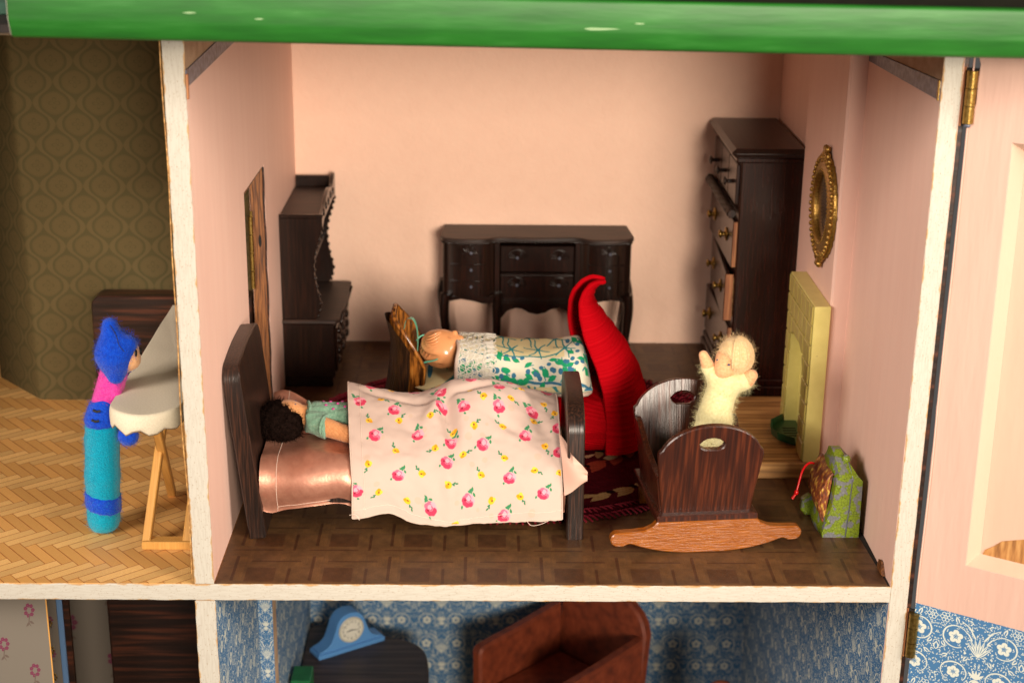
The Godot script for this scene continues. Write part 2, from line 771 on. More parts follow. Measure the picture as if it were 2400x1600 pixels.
func paper_blue() -> Image:
	var w := 512
	var h := 480
	var blue := rgb8(70, 114, 156)
	var cream := rgb8(206, 208, 196)
	var im := img(w, h, blue)
	var g := RandomNumberGenerator.new()
	g.seed = 5
	for i in 620:
		var p := Vector2(g.randf_range(0, w / 2.0), g.randf_range(0, h))
		if g.randf() < 0.5:
			var a := g.randf() * TAU
			for q in [p, Vector2(w - p.x, p.y)]:
				leaf(im, q, a if q == p else PI - a, g.randf_range(9, 16), g.randf_range(4, 7), cream)
		else:
			var r := g.randf_range(2.0, 4.2)
			disc(im, p, r, cream)
			disc(im, Vector2(w - p.x, p.y), r, cream)
	for mir in 2:
		var fx := func(p: Vector2) -> Vector2: return Vector2(w - p.x, p.y) if mir else p
		var loop := func(c: Vector2, r: Vector2, a0: float, a1: float, w0: float, w1: float, w2: float) -> void:
			var pts := PackedVector2Array()
			for q in arc(c, r, a0, a1, 30):
				pts.append(fx.call(q))
			stroke(im, pts, w0 + 5, w1 + 5, w2 + 5, blue, true)
			stroke(im, pts, w0, w1, w2, cream, true)
		# two large flowers with the stems that run round them
		for fl in [[Vector2(112, 150), 44.0, 5], [Vector2(120, 385), 40.0, 6]]:
			var c: Vector2 = fx.call(fl[0])
			var r: float = fl[1]
			disc(im, c, r * 1.5, blue)
			for i in 26:
				var a := i * 0.61
				disc(im, c + Vector2.from_angle(a * 4.1) * r * g.randf_range(1.15, 1.45), 2.6, cream)
			for i in fl[2]:
				var a: float = TAU * i / fl[2] - PI / 2
				var pc: Vector2 = c + Vector2.from_angle(a) * r * 0.62
				disc(im, pc, r * 0.40, cream)
				stroke(im, PackedVector2Array([c + Vector2.from_angle(a) * r * 0.3, pc]), 3, 2, 1, blue)
			disc(im, c, r * 0.30, blue)
			for i in 7:
				disc(im, c + Vector2.from_angle(i * 0.9) * r * 0.18, 2.2, cream)
		loop.call(Vector2(112, 150), Vector2(76, 72), 60, 330, 5, 10, 4)
		loop.call(Vector2(120, 385), Vector2(78, 66), 120, 400, 4, 10, 5)
		stroke(im, PackedVector2Array([fx.call(Vector2(178, 105)), fx.call(Vector2(205, 140)), fx.call(Vector2(232, 200))]), 5, 9, 10, cream)
		stroke(im, PackedVector2Array([fx.call(Vector2(140, 40)), fx.call(Vector2(190, 70)), fx.call(Vector2(228, 130))]), 4, 8, 10, cream)
		# the outlined flower near the seam, pointed leaves, a small scroll
		var s: Vector2 = fx.call(Vector2(40, 40))
		disc(im, s, 36, blue)
		for i in 6:
			var p: Vector2 = s + Vector2.from_angle(TAU * i / 6) * 21
			disc(im, p, 13, cream)
			disc(im, p, 8.5, blue)
		disc(im, s, 12, cream)
		disc(im, s, 8, blue)
		disc(im, s, 4, cream)
		for lf in [[Vector2(120, 62), -1.9, 48.0], [Vector2(30, 200), 0.9, 44.0], [Vector2(196, 262), 2.2, 46.0], [Vector2(40, 300), -0.6, 44.0], [Vector2(190, 430), 0.4, 40.0]]:
			var a: float = lf[1]
			leaf(im, fx.call(lf[0]), PI - a if mir else a, lf[2] + 6, 30, blue)
			leaf(im, fx.call(lf[0]), PI - a if mir else a, lf[2], 24, cream)
			leaf(im, fx.call(lf[0]), PI - a if mir else a, lf[2] * 0.75, 9, blue)
	# the tulip on the axis and a small fan below it
	disc(im, Vector2(256, 190), 58, blue)
	for i in 7:
		var a := -PI / 2 + (i - 3) * 0.24
		leaf(im, Vector2(256, 252), a, 135 - absf(i - 3) * 6, 19, cream)
		leaf(im, Vector2(256, 252), a, 118, 4, blue)
	for i in 5:
		leaf(im, Vector2(256, 400), -PI / 2 + (i - 2) * 0.42, 66, 16, cream)
		leaf(im, Vector2(256, 402), PI / 2 + (i - 2) * 0.5, 44, 13, cream)
	leaf(im, Vector2(0, 268), -PI / 2, 56, 34, cream)
	leaf(im, Vector2(512, 268), -PI / 2, 56, 34, cream)
	leaf(im, Vector2(0, 262), -PI / 2, 40, 18, blue)
	leaf(im, Vector2(512, 262), -PI / 2, 40, 18, blue)
	return im


func paper_pink() -> Image:
	var im := img(256, 256, rgb8(116, 108, 98))
	var pink := rgb8(112, 52, 74)
	var grey := rgb8(98, 84, 76)
	for c in [Vector2(64, 60), Vector2(192, 188)]:
		for i in 7:
			var a := i * 0.9
			var p: Vector2 = c + Vector2(cos(a) * 17, sin(a) * 22)
			for k in 5:
				disc(im, p + Vector2.from_angle(k * TAU / 5) * 5, 4, pink)
		stroke(im, PackedVector2Array([c + Vector2(0, 20), c + Vector2(-6, 50), c + Vector2(4, 70)]), 5, 4, 2, grey)
		leaf(im, c + Vector2(-2, 45), 0.6, 24, 10, grey)
		leaf(im, c + Vector2(-2, 50), 2.4, 24, 10, grey)
	return im


func lino_print() -> Image:
	var w := 384
	var base := rgb8(100, 70, 43)
	var dark := rgb8(78, 49, 30)
	var im := img(w, w, base)
	var g := RandomNumberGenerator.new()
	g.seed = 11
	var grain := func(r: Rect2, c: Color, across: bool) -> void:
		im.fill_rect(Rect2i(r), c)
		for i in int(r.size.x * r.size.y / 26.0):
			var k := g.randf_range(0.90, 1.09)
			var cc := Color(c.r * k, c.g * k, c.b * k)
			var p := r.position + Vector2(g.randf() * r.size.x, g.randf() * r.size.y)
			var l := g.randf_range(6, 26)
			if across:
				im.fill_rect(Rect2i(int(p.x), int(p.y), int(minf(l, r.end.x - p.x)), 1), cc)
			else:
				im.fill_rect(Rect2i(int(p.x), int(p.y), 1, int(minf(l, r.end.y - p.y))), cc)
	grain.call(Rect2(0, 0, w, w), base, true)
	# blocks of upright grain between the strips
	for r in [Rect2(0.42, 0.20, 0.12, 0.62), Rect2(0.57, 0.26, 0.26, 0.3), Rect2(0.86, 0.25, 0.12, 0.7), Rect2(0.0, 0.0, 0.05, 0.5)]:
		grain.call(Rect2(r.position * w, r.size * w), Color(base.r * 1.06, base.g * 1.06, base.b * 1.03), false)
	grain.call(Rect2(0.02 * w, 0.58 * w, 0.38 * w, 0.39 * w), dark.lerp(base, 0.25), false)
	grain.call(Rect2(0.55 * w, 0.60 * w, 0.038 * w, 0.40 * w), dark, false)
	grain.call(Rect2(0.55 * w, 0.0, 0.038 * w, 0.08 * w), dark, false)
	grain.call(Rect2(0.84 * w, 0.25 * w, 0.04 * w, 0.70 * w), dark, false)
	grain.call(Rect2(0.05 * w, 0.385 * w, 0.65 * w, 0.03 * w), dark, true)
	grain.call(Rect2(0.77 * w, 0.055 * w, 0.23 * w, 0.03 * w), dark, true)
	grain.call(Rect2(0.0, 0.055 * w, 0.42 * w, 0.03 * w), dark, true)
	return im


func herringbone_print() -> Image:
	var n := 4
	var cell := 64
	var w := 2 * n * cell
	var im := img(w, w, Color.WHITE)
	var g := RandomNumberGenerator.new()
	g.seed = 3
	var tone := {}
	for y in w:
		for x in w:
			var fx := x / cell
			var fy := y / cell
			var a := posmod(fx - fy, 2 * n)
			var id := 0
			var along := 0.0
			var across := 0.0
			if a < n:
				along = a + fposmod(x, cell) / cell
				across = fposmod(y, cell) / cell
				id = posmod(fx - a, 2 * n) * 100 + fy
			else:
				along = (2 * n - 1 - a) + fposmod(y, cell) / cell
				across = fposmod(x, cell) / cell
				id = 10000 + fx * 100 + posmod(fy - (2 * n - 1 - a), 2 * n)
			if not tone.has(id):
				tone[id] = g.randf_range(-1, 1)
			var tv: float = tone[id]
			var c := rgb8(234, 188, 120) if a < n else rgb8(220, 166, 96)
			c = c * (1.0 + 0.06 * tv)
			# printed grain lines that sweep along each strip
			var sweep := across * 9.0 + 0.7 * sin(along * 1.4 + tv * 6) + tv * 3 + 0.12 * along * along
			var k := absf(fposmod(sweep, 1.0) - 0.5)
			if k < 0.13:
				c = c.lerp(rgb8(184, 116, 58), 0.55)
			if across < 0.035 or across > 0.965 or along < 0.03 or along > n - 0.03:
				c = rgb8(160, 92, 44)
			im.set_pixel(x, y, c)
	return im


func rose(im: Image, c: Vector2, r: float, ang: float) -> void:
	var deep := rgb8(192, 56, 84)
	var mid := rgb8(212, 98, 122)
	var pale := rgb8(220, 150, 162)
	var green := rgb8(58, 122, 82)
	var d := Vector2.from_angle(ang)
	var s := d.orthogonal()
	stroke(im, PackedVector2Array([c + d * r * 0.8, c + d * r * 1.5 + s * r * 0.25]), 3, 3, 2, green)
	for k in [[1.1, 0.5, 0.3], [1.35, 0.1, -0.5], [1.0, -0.6, -1.0], [1.0, 0.7, 1.2]]:
		leaf(im, c + d * r * k[0] + s * r * k[1], ang + k[2], r * 0.7, r * 0.34, green)
	leaf(im, c - d * r * 1.0 + s * r * 0.5, ang + PI - 0.5, r * 0.5, r * 0.3, green)
	for i in 7:
		var a := TAU * i / 7
		disc(im, c + Vector2.from_angle(a) * r * 0.55, r * 0.45, pale if i % 3 == 0 else mid)
	for i in 4:
		disc(im, c - d.rotated(i * 0.7 - 1.0) * r * 0.62, r * 0.36, deep)
	disc(im, c + d * r * 0.1, r * 0.42, pale)
	stroke(im, arc(c + d * r * 0.1, Vector2(r, r) * 0.3, rad_to_deg(ang) + 60, rad_to_deg(ang) + 250, 8), 3, 3, 2, deep)
	stroke(im, arc(c - d * r * 0.1, Vector2(r, r) * 0.62, rad_to_deg(ang) + 100, rad_to_deg(ang) + 230, 8), 2, 4, 2, deep)
	stroke(im, arc(c + d * r * 0.2 + s * r * 0.2, Vector2(r, r) * 0.5, rad_to_deg(ang) - 40, rad_to_deg(ang) + 70, 8), 2, 4, 2, mid)
	disc(im, c + s * r * 0.42 - d * r * 0.2, r * 0.16, rgb8(132, 36, 56))


func bud(im: Image, c: Vector2, r: float, ang: float) -> void:
	var green := rgb8(58, 112, 78)
	var d := Vector2.from_angle(ang)
	var s := d.orthogonal()
	stroke(im, PackedVector2Array([c, c + d * r * 2.4 + s * r * 0.3]), 3, 3, 2, green)
	for k in [[1.2, 0.3, 0.8], [1.5, 0.0, -0.8], [2.1, 0.2, 0.3]]:
		leaf(im, c + d * r * k[0] + s * r * k[1], ang + k[2], r * 1.0, r * 0.5, green)
	disc(im, c, r, rgb8(224, 168, 40))
	disc(im, c - d * r * 0.5 + s * r * 0.4, r * 0.62, rgb8(232, 184, 66))
	disc(im, c - d * r * 0.5 - s * r * 0.45, r * 0.55, rgb8(212, 142, 26))
	disc(im, c + s * r * 0.2, r * 0.3, rgb8(120, 78, 40))


const ROSES_A := [7.6, 2.8, 10.1, 2.7, 11.7, 3.8, 15.8, 2.8, 13.5, 3.1, 17.9, 2.8, 7.1, 4.6, 11.8, 4.9, 15.1, 3.9, 9.1, 5.0, 8.8, 0.8]
const ROSES_B := [13.1, 5.5, 15.1, 5.4, 17.0, 5.2, 18.5, 6.2, 8.1, 6.9, 10.5, 6.7, 12.4, 7.2, 16.6, 6.9, 14.2, 7.6, 18.5, 7.9, 12.5, 1.2]
const ROSES_C := [12.2, 8.5, 9.5, 9.4, 15.7, 9.5, 7.2, 10.4, 13.4, 10.6, 17.6, 10.4, 11.3, 11.0, 15.4, 11.6, 16.6, 0.9]
const BUDS_A := [8.8, 2.8, 11.5, 2.6, 13.5, 4.1, 16.4, 3.6, 14.2, 4.9, 8.3, 4.2, 15.8, 4.7, 17.7, 4.4, 7.7, 5.9, 9.4, 5.7]
const BUDS_B := [11.2, 5.7, 12.5, 6.5, 13.7, 6.6, 15.3, 6.4, 17.1, 5.8, 18.3, 5.0, 9.3, 7.8, 11.5, 7.7, 13.1, 8.1, 17.7, 7.5]
const BUDS_C := [15.4, 8.3, 7.8, 8.7, 10.8, 9.2, 12.3, 9.7, 14.1, 9.3, 17.1, 9.0, 18.5, 9.2, 8.4, 10.6, 10.0, 10.9, 14.7, 10.7, 16.3, 10.6, 12.7, 11.7]


# the bedspread, 14 x 12.6 cm from (5.5, 0) on, 64 pixels to the centimetre
func rose_print() -> Image:
	var k := 64.0
	var im := img(int(14 * k), int(12.6 * k), rgb8(188, 165, 153))
	var g := RandomNumberGenerator.new()
	g.seed = 8
	for i in 60:
		disc(im, Vector2(g.randf() * im.get_width(), g.randf() * im.get_height()), g.randf_range(5, 14), rgb8(185, 161, 145))
	for l in [ROSES_A, ROSES_B, ROSES_C]:
		for i in range(0, l.size(), 2):
			rose(im, Vector2(l[i] - 5.5, l[i + 1]) * k, 0.37 * k, g.randf_range(-2.6, -0.4))
	for l in [BUDS_A, BUDS_B, BUDS_C]:
		for i in range(0, l.size(), 2):
			bud(im, Vector2(l[i] - 5.5, l[i + 1]) * k, 0.185 * k, g.randf() * TAU)
	return soften(im)


# the baby's cover: cream with teal twigs in the middle, leaves and berries round the border; 11 cm along, 7 cm round
func leaf_print() -> Image:
	var w := 704
	var h := 448
	var im := img(w, h, rgb8(204, 190, 146))
	var g := RandomNumberGenerator.new()
	g.seed = 21
	var teal := rgb8(52, 124, 128)
	var blue := rgb8(58, 110, 138)
	var green := rgb8(34, 146, 98)
	var white := rgb8(208, 202, 182)
	im.fill_rect(Rect2i(0, int(h * 0.70), w, h), white)
	im.fill_rect(Rect2i(0, 0, w, int(h * 0.12)), white)
	im.fill_rect(Rect2i(w - 120, 0, 120, h), white)
	for i in 12:
		var c := Vector2(150 + (i % 4) * 120 + (i / 4) * 40, 110 + (i / 4) * 78 + g.randf_range(-14, 14))
		for b in 6:
			var a := TAU * b / 6 + 0.3
			var e := c + Vector2.from_angle(a) * g.randf_range(44, 70)
			stroke(im, PackedVector2Array([c, c.lerp(e, 0.5) + Vector2(g.randf_range(-5, 5), g.randf_range(-5, 5)), e]), 9, 6, 5, teal)
		disc(im, c, 9, teal)
	stroke(im, smooth(PackedVector2Array([Vector2(60, 270), Vector2(220, 318), Vector2(360, 312), Vector2(520, 300), Vector2(600, 250)])), 7, 7, 6, teal)
	stroke(im, smooth(PackedVector2Array([Vector2(0, 420), Vector2(200, 432), Vector2(400, 424), Vector2(704, 436)])), 8, 10, 6, blue)
	for i in 90:
		var p := Vector2(g.randf_range(0, w), g.randf_range(h * 0.72, h))
		if i % 3 == 0:
			p = Vector2(g.randf_range(w - 115, w), g.randf_range(0, h))
		elif i % 7 == 0:
			p = Vector2(g.randf_range(0, w), g.randf_range(0, h * 0.1))
		var a := g.randf() * TAU
		stroke(im, PackedVector2Array([p, p + Vector2.from_angle(a + 0.4) * 40]), 5, 5, 4, teal)
		leaf(im, p, a, 40, 22, green)
		disc(im, p + Vector2.from_angle(a + 1.6) * 24, 10, blue)
	return soften(im)


func rug_print() -> Image:
	var w := 512
	var im := img(w, w, rgb8(74, 14, 24))
	var g := RandomNumberGenerator.new()
	g.seed = 31
	var c := Vector2(w, w) / 2
	var tan_ := rgb8(170, 136, 92)
	var rust := rgb8(148, 62, 46)
	var dark := rgb8(34, 14, 16)
	for ring in [[0.80, 30.0, tan_, 40], [0.50, 34.0, rust, 26], [0.42, 22.0, tan_, 22], [0.16, 40.0, rust, 8]]:
		for i in ring[3]:
			var a: float = TAU * i / ring[3] + g.randf_range(-0.06, 0.06)
			var p: Vector2 = c + Vector2.from_angle(a) * ring[0] * w / 2
			leaf(im, p, a + 1.2, ring[1] * 1.2, ring[1] * 0.5, ring[2])
			leaf(im, p, a - 1.6, ring[1], ring[1] * 0.36, rgb8(202, 176, 134) if i % 3 == 0 else ring[2])
			disc(im, p, 5, dark)
	# woven rows
	for y in range(0, w, 3):
		for x in range(0, w, 4):
			if (x / 4 + y / 3) % 2 == 0:
				var q := im.get_pixel(x, y)
				im.fill_rect(Rect2i(x, y, 2, 1), Color(q.r * 0.72, q.g * 0.72, q.b * 0.72))
	return im


# worn white paint on the cut edge of a board: brown where it has chipped along both long sides
func edge_print(seed_: int) -> Image:
	var w := 64
	var h := 1024
	var im := img(w, h, Color.WHITE)
	var f := FastNoiseLite.new()
	f.seed = seed_
	f.frequency = 0.02
	var f2 := FastNoiseLite.new()
	f2.seed = seed_ + 9
	f2.frequency = 0.12
	for y in h:
		for x in w:
			var u := float(x) / w
			var e := minf(u, 1.0 - u)
			var n := f.get_noise_2d(x * 0.3 + (200 if u > 0.5 else 0), y)
			var n2 := f2.get_noise_2d(x * 1.2, y * 0.18)
			var c := rgb8(186, 180, 168).lerp(rgb8(177, 169, 156), clampf(n2 * 1.3 + 0.2, 0, 1))
			if e < 0.03 + 0.14 * n:
				c = c.lerp(rgb8(176, 128, 74), clampf((0.05 + 0.14 * n - e) * 10, 0, 0.85))
			var sp := f2.get_noise_2d(x * 2.2 + 90, y * 0.9)
			if sp > 0.52:
				c = c.lerp(rgb8(120, 84, 52), 0.75)
			im.set_pixel(x, y, c)
	return im


# green paint with fine dark cracks, flaked to grey metal in places
func crackle_print() -> Image:
	var w := 512
	var im := img(w, w, Color.WHITE)
	var cells := FastNoiseLite.new()
	cells.seed = 19
	cells.noise_type = FastNoiseLite.TYPE_CELLULAR
	cells.cellular_return_type = FastNoiseLite.RETURN_DISTANCE2_SUB
	cells.frequency = 0.045
	cells.fractal_type = FastNoiseLite.FRACTAL_NONE
	var ci := cells.get_seamless_image(w, w)
	var soft := FastNoiseLite.new()
	soft.seed = 20
	soft.frequency = 0.011
	soft.fractal_octaves = 5
	var si := soft.get_seamless_image(w, w)
	for y in w:
		for x in w:
			var c := ci.get_pixel(x, y).r
			var s := si.get_pixel(x, y).r
			var g := rgb8(122, 142, 28).lerp(rgb8(104, 124, 22), s)
			if c < 0.07:
				g = g.lerp(rgb8(64, 72, 30), 0.7)
			if s > 0.62 or (s > 0.57 and c > 0.42):
				g = rgb8(104, 106, 108).lerp(rgb8(126, 128, 132), c)
			im.set_pixel(x, y, g)
	return im


func weave_bump(sz := 64) -> Image:
	var im := img(sz, sz, Color.BLACK)
	for y in sz:
		for x in sz:
			var a := sin(TAU * x * 8 / sz)
			var b := sin(TAU * y * 8 / sz)
			var k := 0.5 + 0.25 * (a if (x * 16 / sz + y * 16 / sz) % 2 else b)
			im.set_pixel(x, y, Color(k, k, k))
	return im


func wood(called: String, seed_: int, dark: Color, mid: Color, pale: Color, rough: float, axis: int, per_cm := 0.22, relief := 0.012, coat := 0.0) -> StandardMaterial3D:
	var reps := Vector3(per_cm, per_cm, per_cm)
	reps[axis] = per_cm * 0.05
	var t := noise_tex(seed_, 0.02, [[0.0, dark], [0.32, dark.lerp(mid, 0.6)], [0.5, mid], [0.68, mid.lerp(pale, 0.6)], [1.0, pale]], 512, 6)
	var m := tri_mat(called, t, rough, reps, M["grain_bump"], relief)
	if coat > 0.0:
		m.clearcoat_enabled = true
		m.clearcoat = coat
		m.clearcoat_roughness = 0.16
	return m


func make_materials() -> void:
	rng.seed = 77
	var fine := noise_tex(1, 0.02, [], 512, 6)
	var coarse := noise_tex(2, 0.012, [], 512, 5)
	M["grain_bump"] = fine
	var brushed := noise_tex(3, 0.03, [], 512, 5)
	var swirl := noise_tex(4, 0.022, [], 512, 3, FastNoiseLite.TYPE_SIMPLEX_SMOOTH, 60.0)

	# painted walls: one peach paint, brushed upright on the side walls, over embossed paper at the back
	var pink := [[0.0, rgb8(236, 195, 178)], [0.5, rgb8(238, 198, 181)], [1.0, rgb8(240, 201, 184)]]
	tri_mat("pink_brushed", noise_tex(5, 0.01, pink, 512, 4), 0.55, Vector3(0.12, 0.012, 0.12), brushed, 0.012, 0.3)
	var peach := [[0.0, rgb8(237, 198, 176)], [1.0, rgb8(240, 202, 180)]]
	tri_mat("pink_embossed", noise_tex(6, 0.008, peach, 512, 4), 0.6, Vector3(0.14, 0.14, 0.14), swirl, 0.022, 0.3)
	tri_mat("door_paint", noise_tex(7, 0.01, [[0.0, rgb8(204, 167, 151)], [1.0, rgb8(209, 172, 156)]], 512, 4), 0.5, Vector3(0.12, 0.015, 0.12), brushed, 0.015, 0.35)
	tri_mat("door_recess_paint", noise_tex(8, 0.01, [[0.0, rgb8(206, 172, 150)], [1.0, rgb8(210, 177, 155)]], 512, 4), 0.5, Vector3(0.12, 0.02, 0.12), brushed, 0.01, 0.35)
	tri_mat("plaster", noise_tex(9, 0.012, [[0.0, rgb8(170, 140, 112)], [1.0, rgb8(196, 166, 138)]], 256, 4), 0.8, Vector3(0.2, 0.2, 0.2), coarse, 0.02, 0.2)
	base_mat("ceiling_board", rgb8(150, 126, 100), 0.85)
	for i in 3:
		var e := edge_print(40 + i)
		uv_mat("worn_edge_%d" % i, tex(e), 0.5, Vector2.ONE, null, 0.0, 0.4)
	tri_mat("bare_wood", noise_tex(10, 0.02, [[0.0, rgb8(120, 76, 38)], [0.5, rgb8(176, 122, 66)], [1.0, rgb8(206, 156, 96)]], 512, 5), 0.6, Vector3(0.25, 0.04, 0.25), fine, 0.012)

	# papers and printed floors
	var og := paper_ogee()
	uv_mat("olive_paper", tex(og), 0.75, Vector2.ONE, null, 0.0, 0.2)
	var bl := paper_blue()
	uv_mat("blue_paper", tex(bl), 0.7, Vector2.ONE, null, 0.0, 0.25)
	uv_mat("floral_paper", tex(paper_pink()), 0.75, Vector2.ONE, null, 0.0, 0.2)
	var lino := lino_print()
	age(lino, 12, 0.01, 0.22)
	var lm := uv_mat("lino", tex(lino), 0.42, Vector2.ONE, coarse, 0.006, 0.4)
	lm.detail_enabled = true
	lm.detail_blend_mode = BaseMaterial3D.BLEND_MODE_MUL
	lm.detail_uv_layer = BaseMaterial3D.DETAIL_UV_1
	var hb := herringbone_print()
	uv_mat("herringbone", tex(hb), 0.5, Vector2.ONE, null, 0.0, 0.35)
	lm.detail_enabled = false

	# paint and metal
	tri_mat("green_gloss", noise_tex(13, 0.02, [[0.0, rgb8(22, 84, 20)], [0.6, rgb8(28, 98, 24)], [0.9, rgb8(42, 108, 38)], [1.0, rgb8(70, 126, 64)]], 512, 6), 0.5, Vector3(0.018, 0.12, 0.12), fine, 0.012)
	base_mat("flaked_green", rgb8(128, 158, 112), 0.6)
	tri_mat("dark_green_paint", noise_tex(14, 0.02, [[0.0, rgb8(20, 56, 40)], [1.0, rgb8(40, 84, 66)]], 256, 4), 0.45, Vector3(0.1, 0.2, 0.1))
	tri_mat("roof_paint", noise_tex(15, 0.02, [[0.0, rgb8(26, 18, 16)], [1.0, rgb8(48, 34, 28)]], 256, 4), 0.8, Vector3(0.1, 0.1, 0.1))
	var steel := tri_mat("blued_steel", noise_tex(16, 0.03, [[0.0, rgb8(72, 64, 68)], [0.5, rgb8(98, 102, 118)], [1.0, rgb8(128, 132, 146)]], 256, 5), 0.42, Vector3(0.25, 0.25, 0.25), fine, 0.006)
	steel.metallic = 0.35
	var brass := tri_mat("brass", noise_tex(17, 0.03, [[0.0, rgb8(128, 98, 48)], [0.5, rgb8(160, 128, 68)], [1.0, rgb8(186, 152, 84)]], 256, 5), 0.36, Vector3(0.5, 0.5, 0.5), fine, 0.004)
	brass.metallic = 1.0
	var gold := tri_mat("gilt", noise_tex(18, 0.04, [[0.0, rgb8(116, 84, 34)], [0.5, rgb8(166, 128, 60)], [1.0, rgb8(196, 158, 84)]], 256, 5), 0.34, Vector3(0.6, 0.6, 0.6), fine, 0.01)
	gold.metallic = 0.75
	var mir := base_mat("mirror_glass", rgb8(150, 140, 128), 0.16)
	mir.metallic = 1.0
	tri_mat("chipped_green", tex(crackle_print()), 0.36, Vector3(0.24, 0.24, 0.24), fine, 0.012)
	tri_mat("grille_paint", noise_tex(20, 0.03, [[0.0, rgb8(66, 44, 32)], [0.4, rgb8(120, 58, 30)], [0.62, rgb8(150, 84, 36)], [0.75, rgb8(196, 158, 62)], [1.0, rgb8(206, 180, 90)]], 256, 5), 0.5, Vector3(0.5, 0.2, 0.25), fine, 0.03)
	base_mat("red_plastic", rgb8(206, 18, 22), 0.25)
	tri_mat("cream_enamel", noise_tex(21, 0.015, [[0.0, rgb8(212, 198, 116)], [0.9, rgb8(222, 208, 126)], [0.95, rgb8(140, 122, 62)], [1.0, rgb8(70, 62, 38)]], 512, 6), 0.34, Vector3(0.12, 0.12, 0.12))
	tri_mat("tile_enamel", noise_tex(47, 0.015, [[0.0, rgb8(172, 154, 80)], [0.9, rgb8(186, 168, 92)], [1.0, rgb8(120, 106, 58)]], 256, 5), 0.34, Vector3(0.12, 0.12, 0.12))
	base_mat("tin_green", rgb8(24, 74, 42), 0.35)
	base_mat("black_gap", rgb8(18, 14, 12), 0.9)  # flat black stands in for the dark inside gaps, slots and recesses

	# woods
	var blackish := rgb8(24, 14, 11)
	wood("bed_wood", 22, rgb8(20, 14, 12), rgb8(38, 25, 20), rgb8(74, 44, 30), 0.34, 1, 0.6, 0.012)
	wood("carved_wood", 23, blackish, rgb8(28, 17, 13), rgb8(44, 24, 17), 0.22, 1, 0.4, 0.003)
	wood("carved_wood_across_sheen", 24, blackish, rgb8(36, 23, 18), rgb8(74, 50, 39), 0.5, 0, 0.4, 0.003)  # paler brown than the sides: a reflected sheen put into the colour
	wood("chest_wood", 25, rgb8(24, 11, 8), rgb8(40, 18, 12), rgb8(58, 24, 15), 0.26, 1, 0.5, 0.003)
	wood("chest_top", 26, rgb8(26, 14, 11), rgb8(38, 23, 18), rgb8(52, 33, 27), 0.4, 2, 0.4, 0.006, 0.2)
	wood("drawer_edge", 27, rgb8(104, 60, 34), rgb8(150, 92, 54), rgb8(182, 124, 80), 0.6, 1, 0.4, 0.01)
	wood("cradle_wood", 28, rgb8(36, 15, 9), rgb8(58, 24, 12), rgb8(92, 42, 20), 0.32, 1, 0.35, 0.03, 0.45)
	M["cradle_wood"].clearcoat_roughness = 0.3
	wood("rocker_wood", 29, rgb8(118, 60, 6), rgb8(138, 73, 9), rgb8(158, 90, 16), 0.3, 0, 1.1, 0.03, 0.5)
	wood("trestle_wood", 30, rgb8(196, 140, 70), rgb8(208, 152, 78), rgb8(216, 162, 88), 0.4, 1, 0.6, 0.004, 0.2)
	wood("hearth_wood", 31, rgb8(120, 84, 44), rgb8(172, 124, 68), rgb8(206, 160, 98), 0.55, 0, 0.2, 0.01)
	wood("jamb_wood", 32, rgb8(48, 25, 12), rgb8(110, 64, 28), rgb8(150, 96, 48), 0.5, 1, 0.7, 0.02)
	wood("dark_brown_wood", 33, rgb8(22, 13, 11), rgb8(46, 26, 18), rgb8(98, 52, 34), 0.4, 0, 0.16, 0.01)  # plain dark brown wood for cabinet, wardrobe, feet and edges
	wood("table_wood", 34, rgb8(40, 30, 28), rgb8(66, 52, 48), rgb8(84, 66, 60), 0.5, 0, 0.2, 0.01)
	tri_mat("brown_hide", noise_tex(35, 0.02, [[0.0, rgb8(92, 38, 20)], [0.5, rgb8(126, 54, 28)], [1.0, rgb8(146, 68, 38)]], 256, 5), 0.62, Vector3(0.15, 0.15, 0.15), coarse, 0.02)

	# cloth, felt, wool
	var weave := tex(weave_bump())
	M["weave"] = weave
	var rp := rose_print()
	var cloth := uv_mat("rose_cloth", tex(rp), 0.85, Vector2.ONE, null, 0.0, 0.15)
	cloth.rim_enabled = true
	cloth.rim = 0.2
	var cotton := tri_mat("plain_cotton", noise_tex(36, 0.02, [[0.0, rgb8(186, 165, 150)], [1.0, rgb8(198, 177, 164)]], 256, 4), 0.85, Vector3(0.2, 0.2, 0.2))
	cotton.metallic_specular = 0.15
	var satin := tri_mat("satin", noise_tex(37, 0.02, [[0.0, rgb8(188, 128, 106)], [1.0, rgb8(206, 148, 124)]], 256, 4), 0.42, Vector3(0.3, 0.3, 0.3), noise_tex(38, 0.06, [], 256, 2), 0.004, 0.9)
	satin.metallic = 0.6
	base_mat("satin_back", rgb8(200, 160, 142), 0.6)
	uv_mat("leaf_cloth", tex(leaf_print()), 0.85, Vector2.ONE, null, 0.0, 0.15)
	base_mat("lace", rgb8(222, 216, 204), 0.9, 0.1)
	var canvas := tri_mat("canvas", noise_tex(39, 0.05, [[0.0, rgb8(216, 202, 176)], [1.0, rgb8(232, 220, 196)]], 256, 4), 0.9, Vector3(0.6, 0.6, 0.6), noise_tex(40, 0.12, [], 256, 2), 0.012, 0.1)
	canvas.rim_enabled = true
	canvas.rim = 0.2
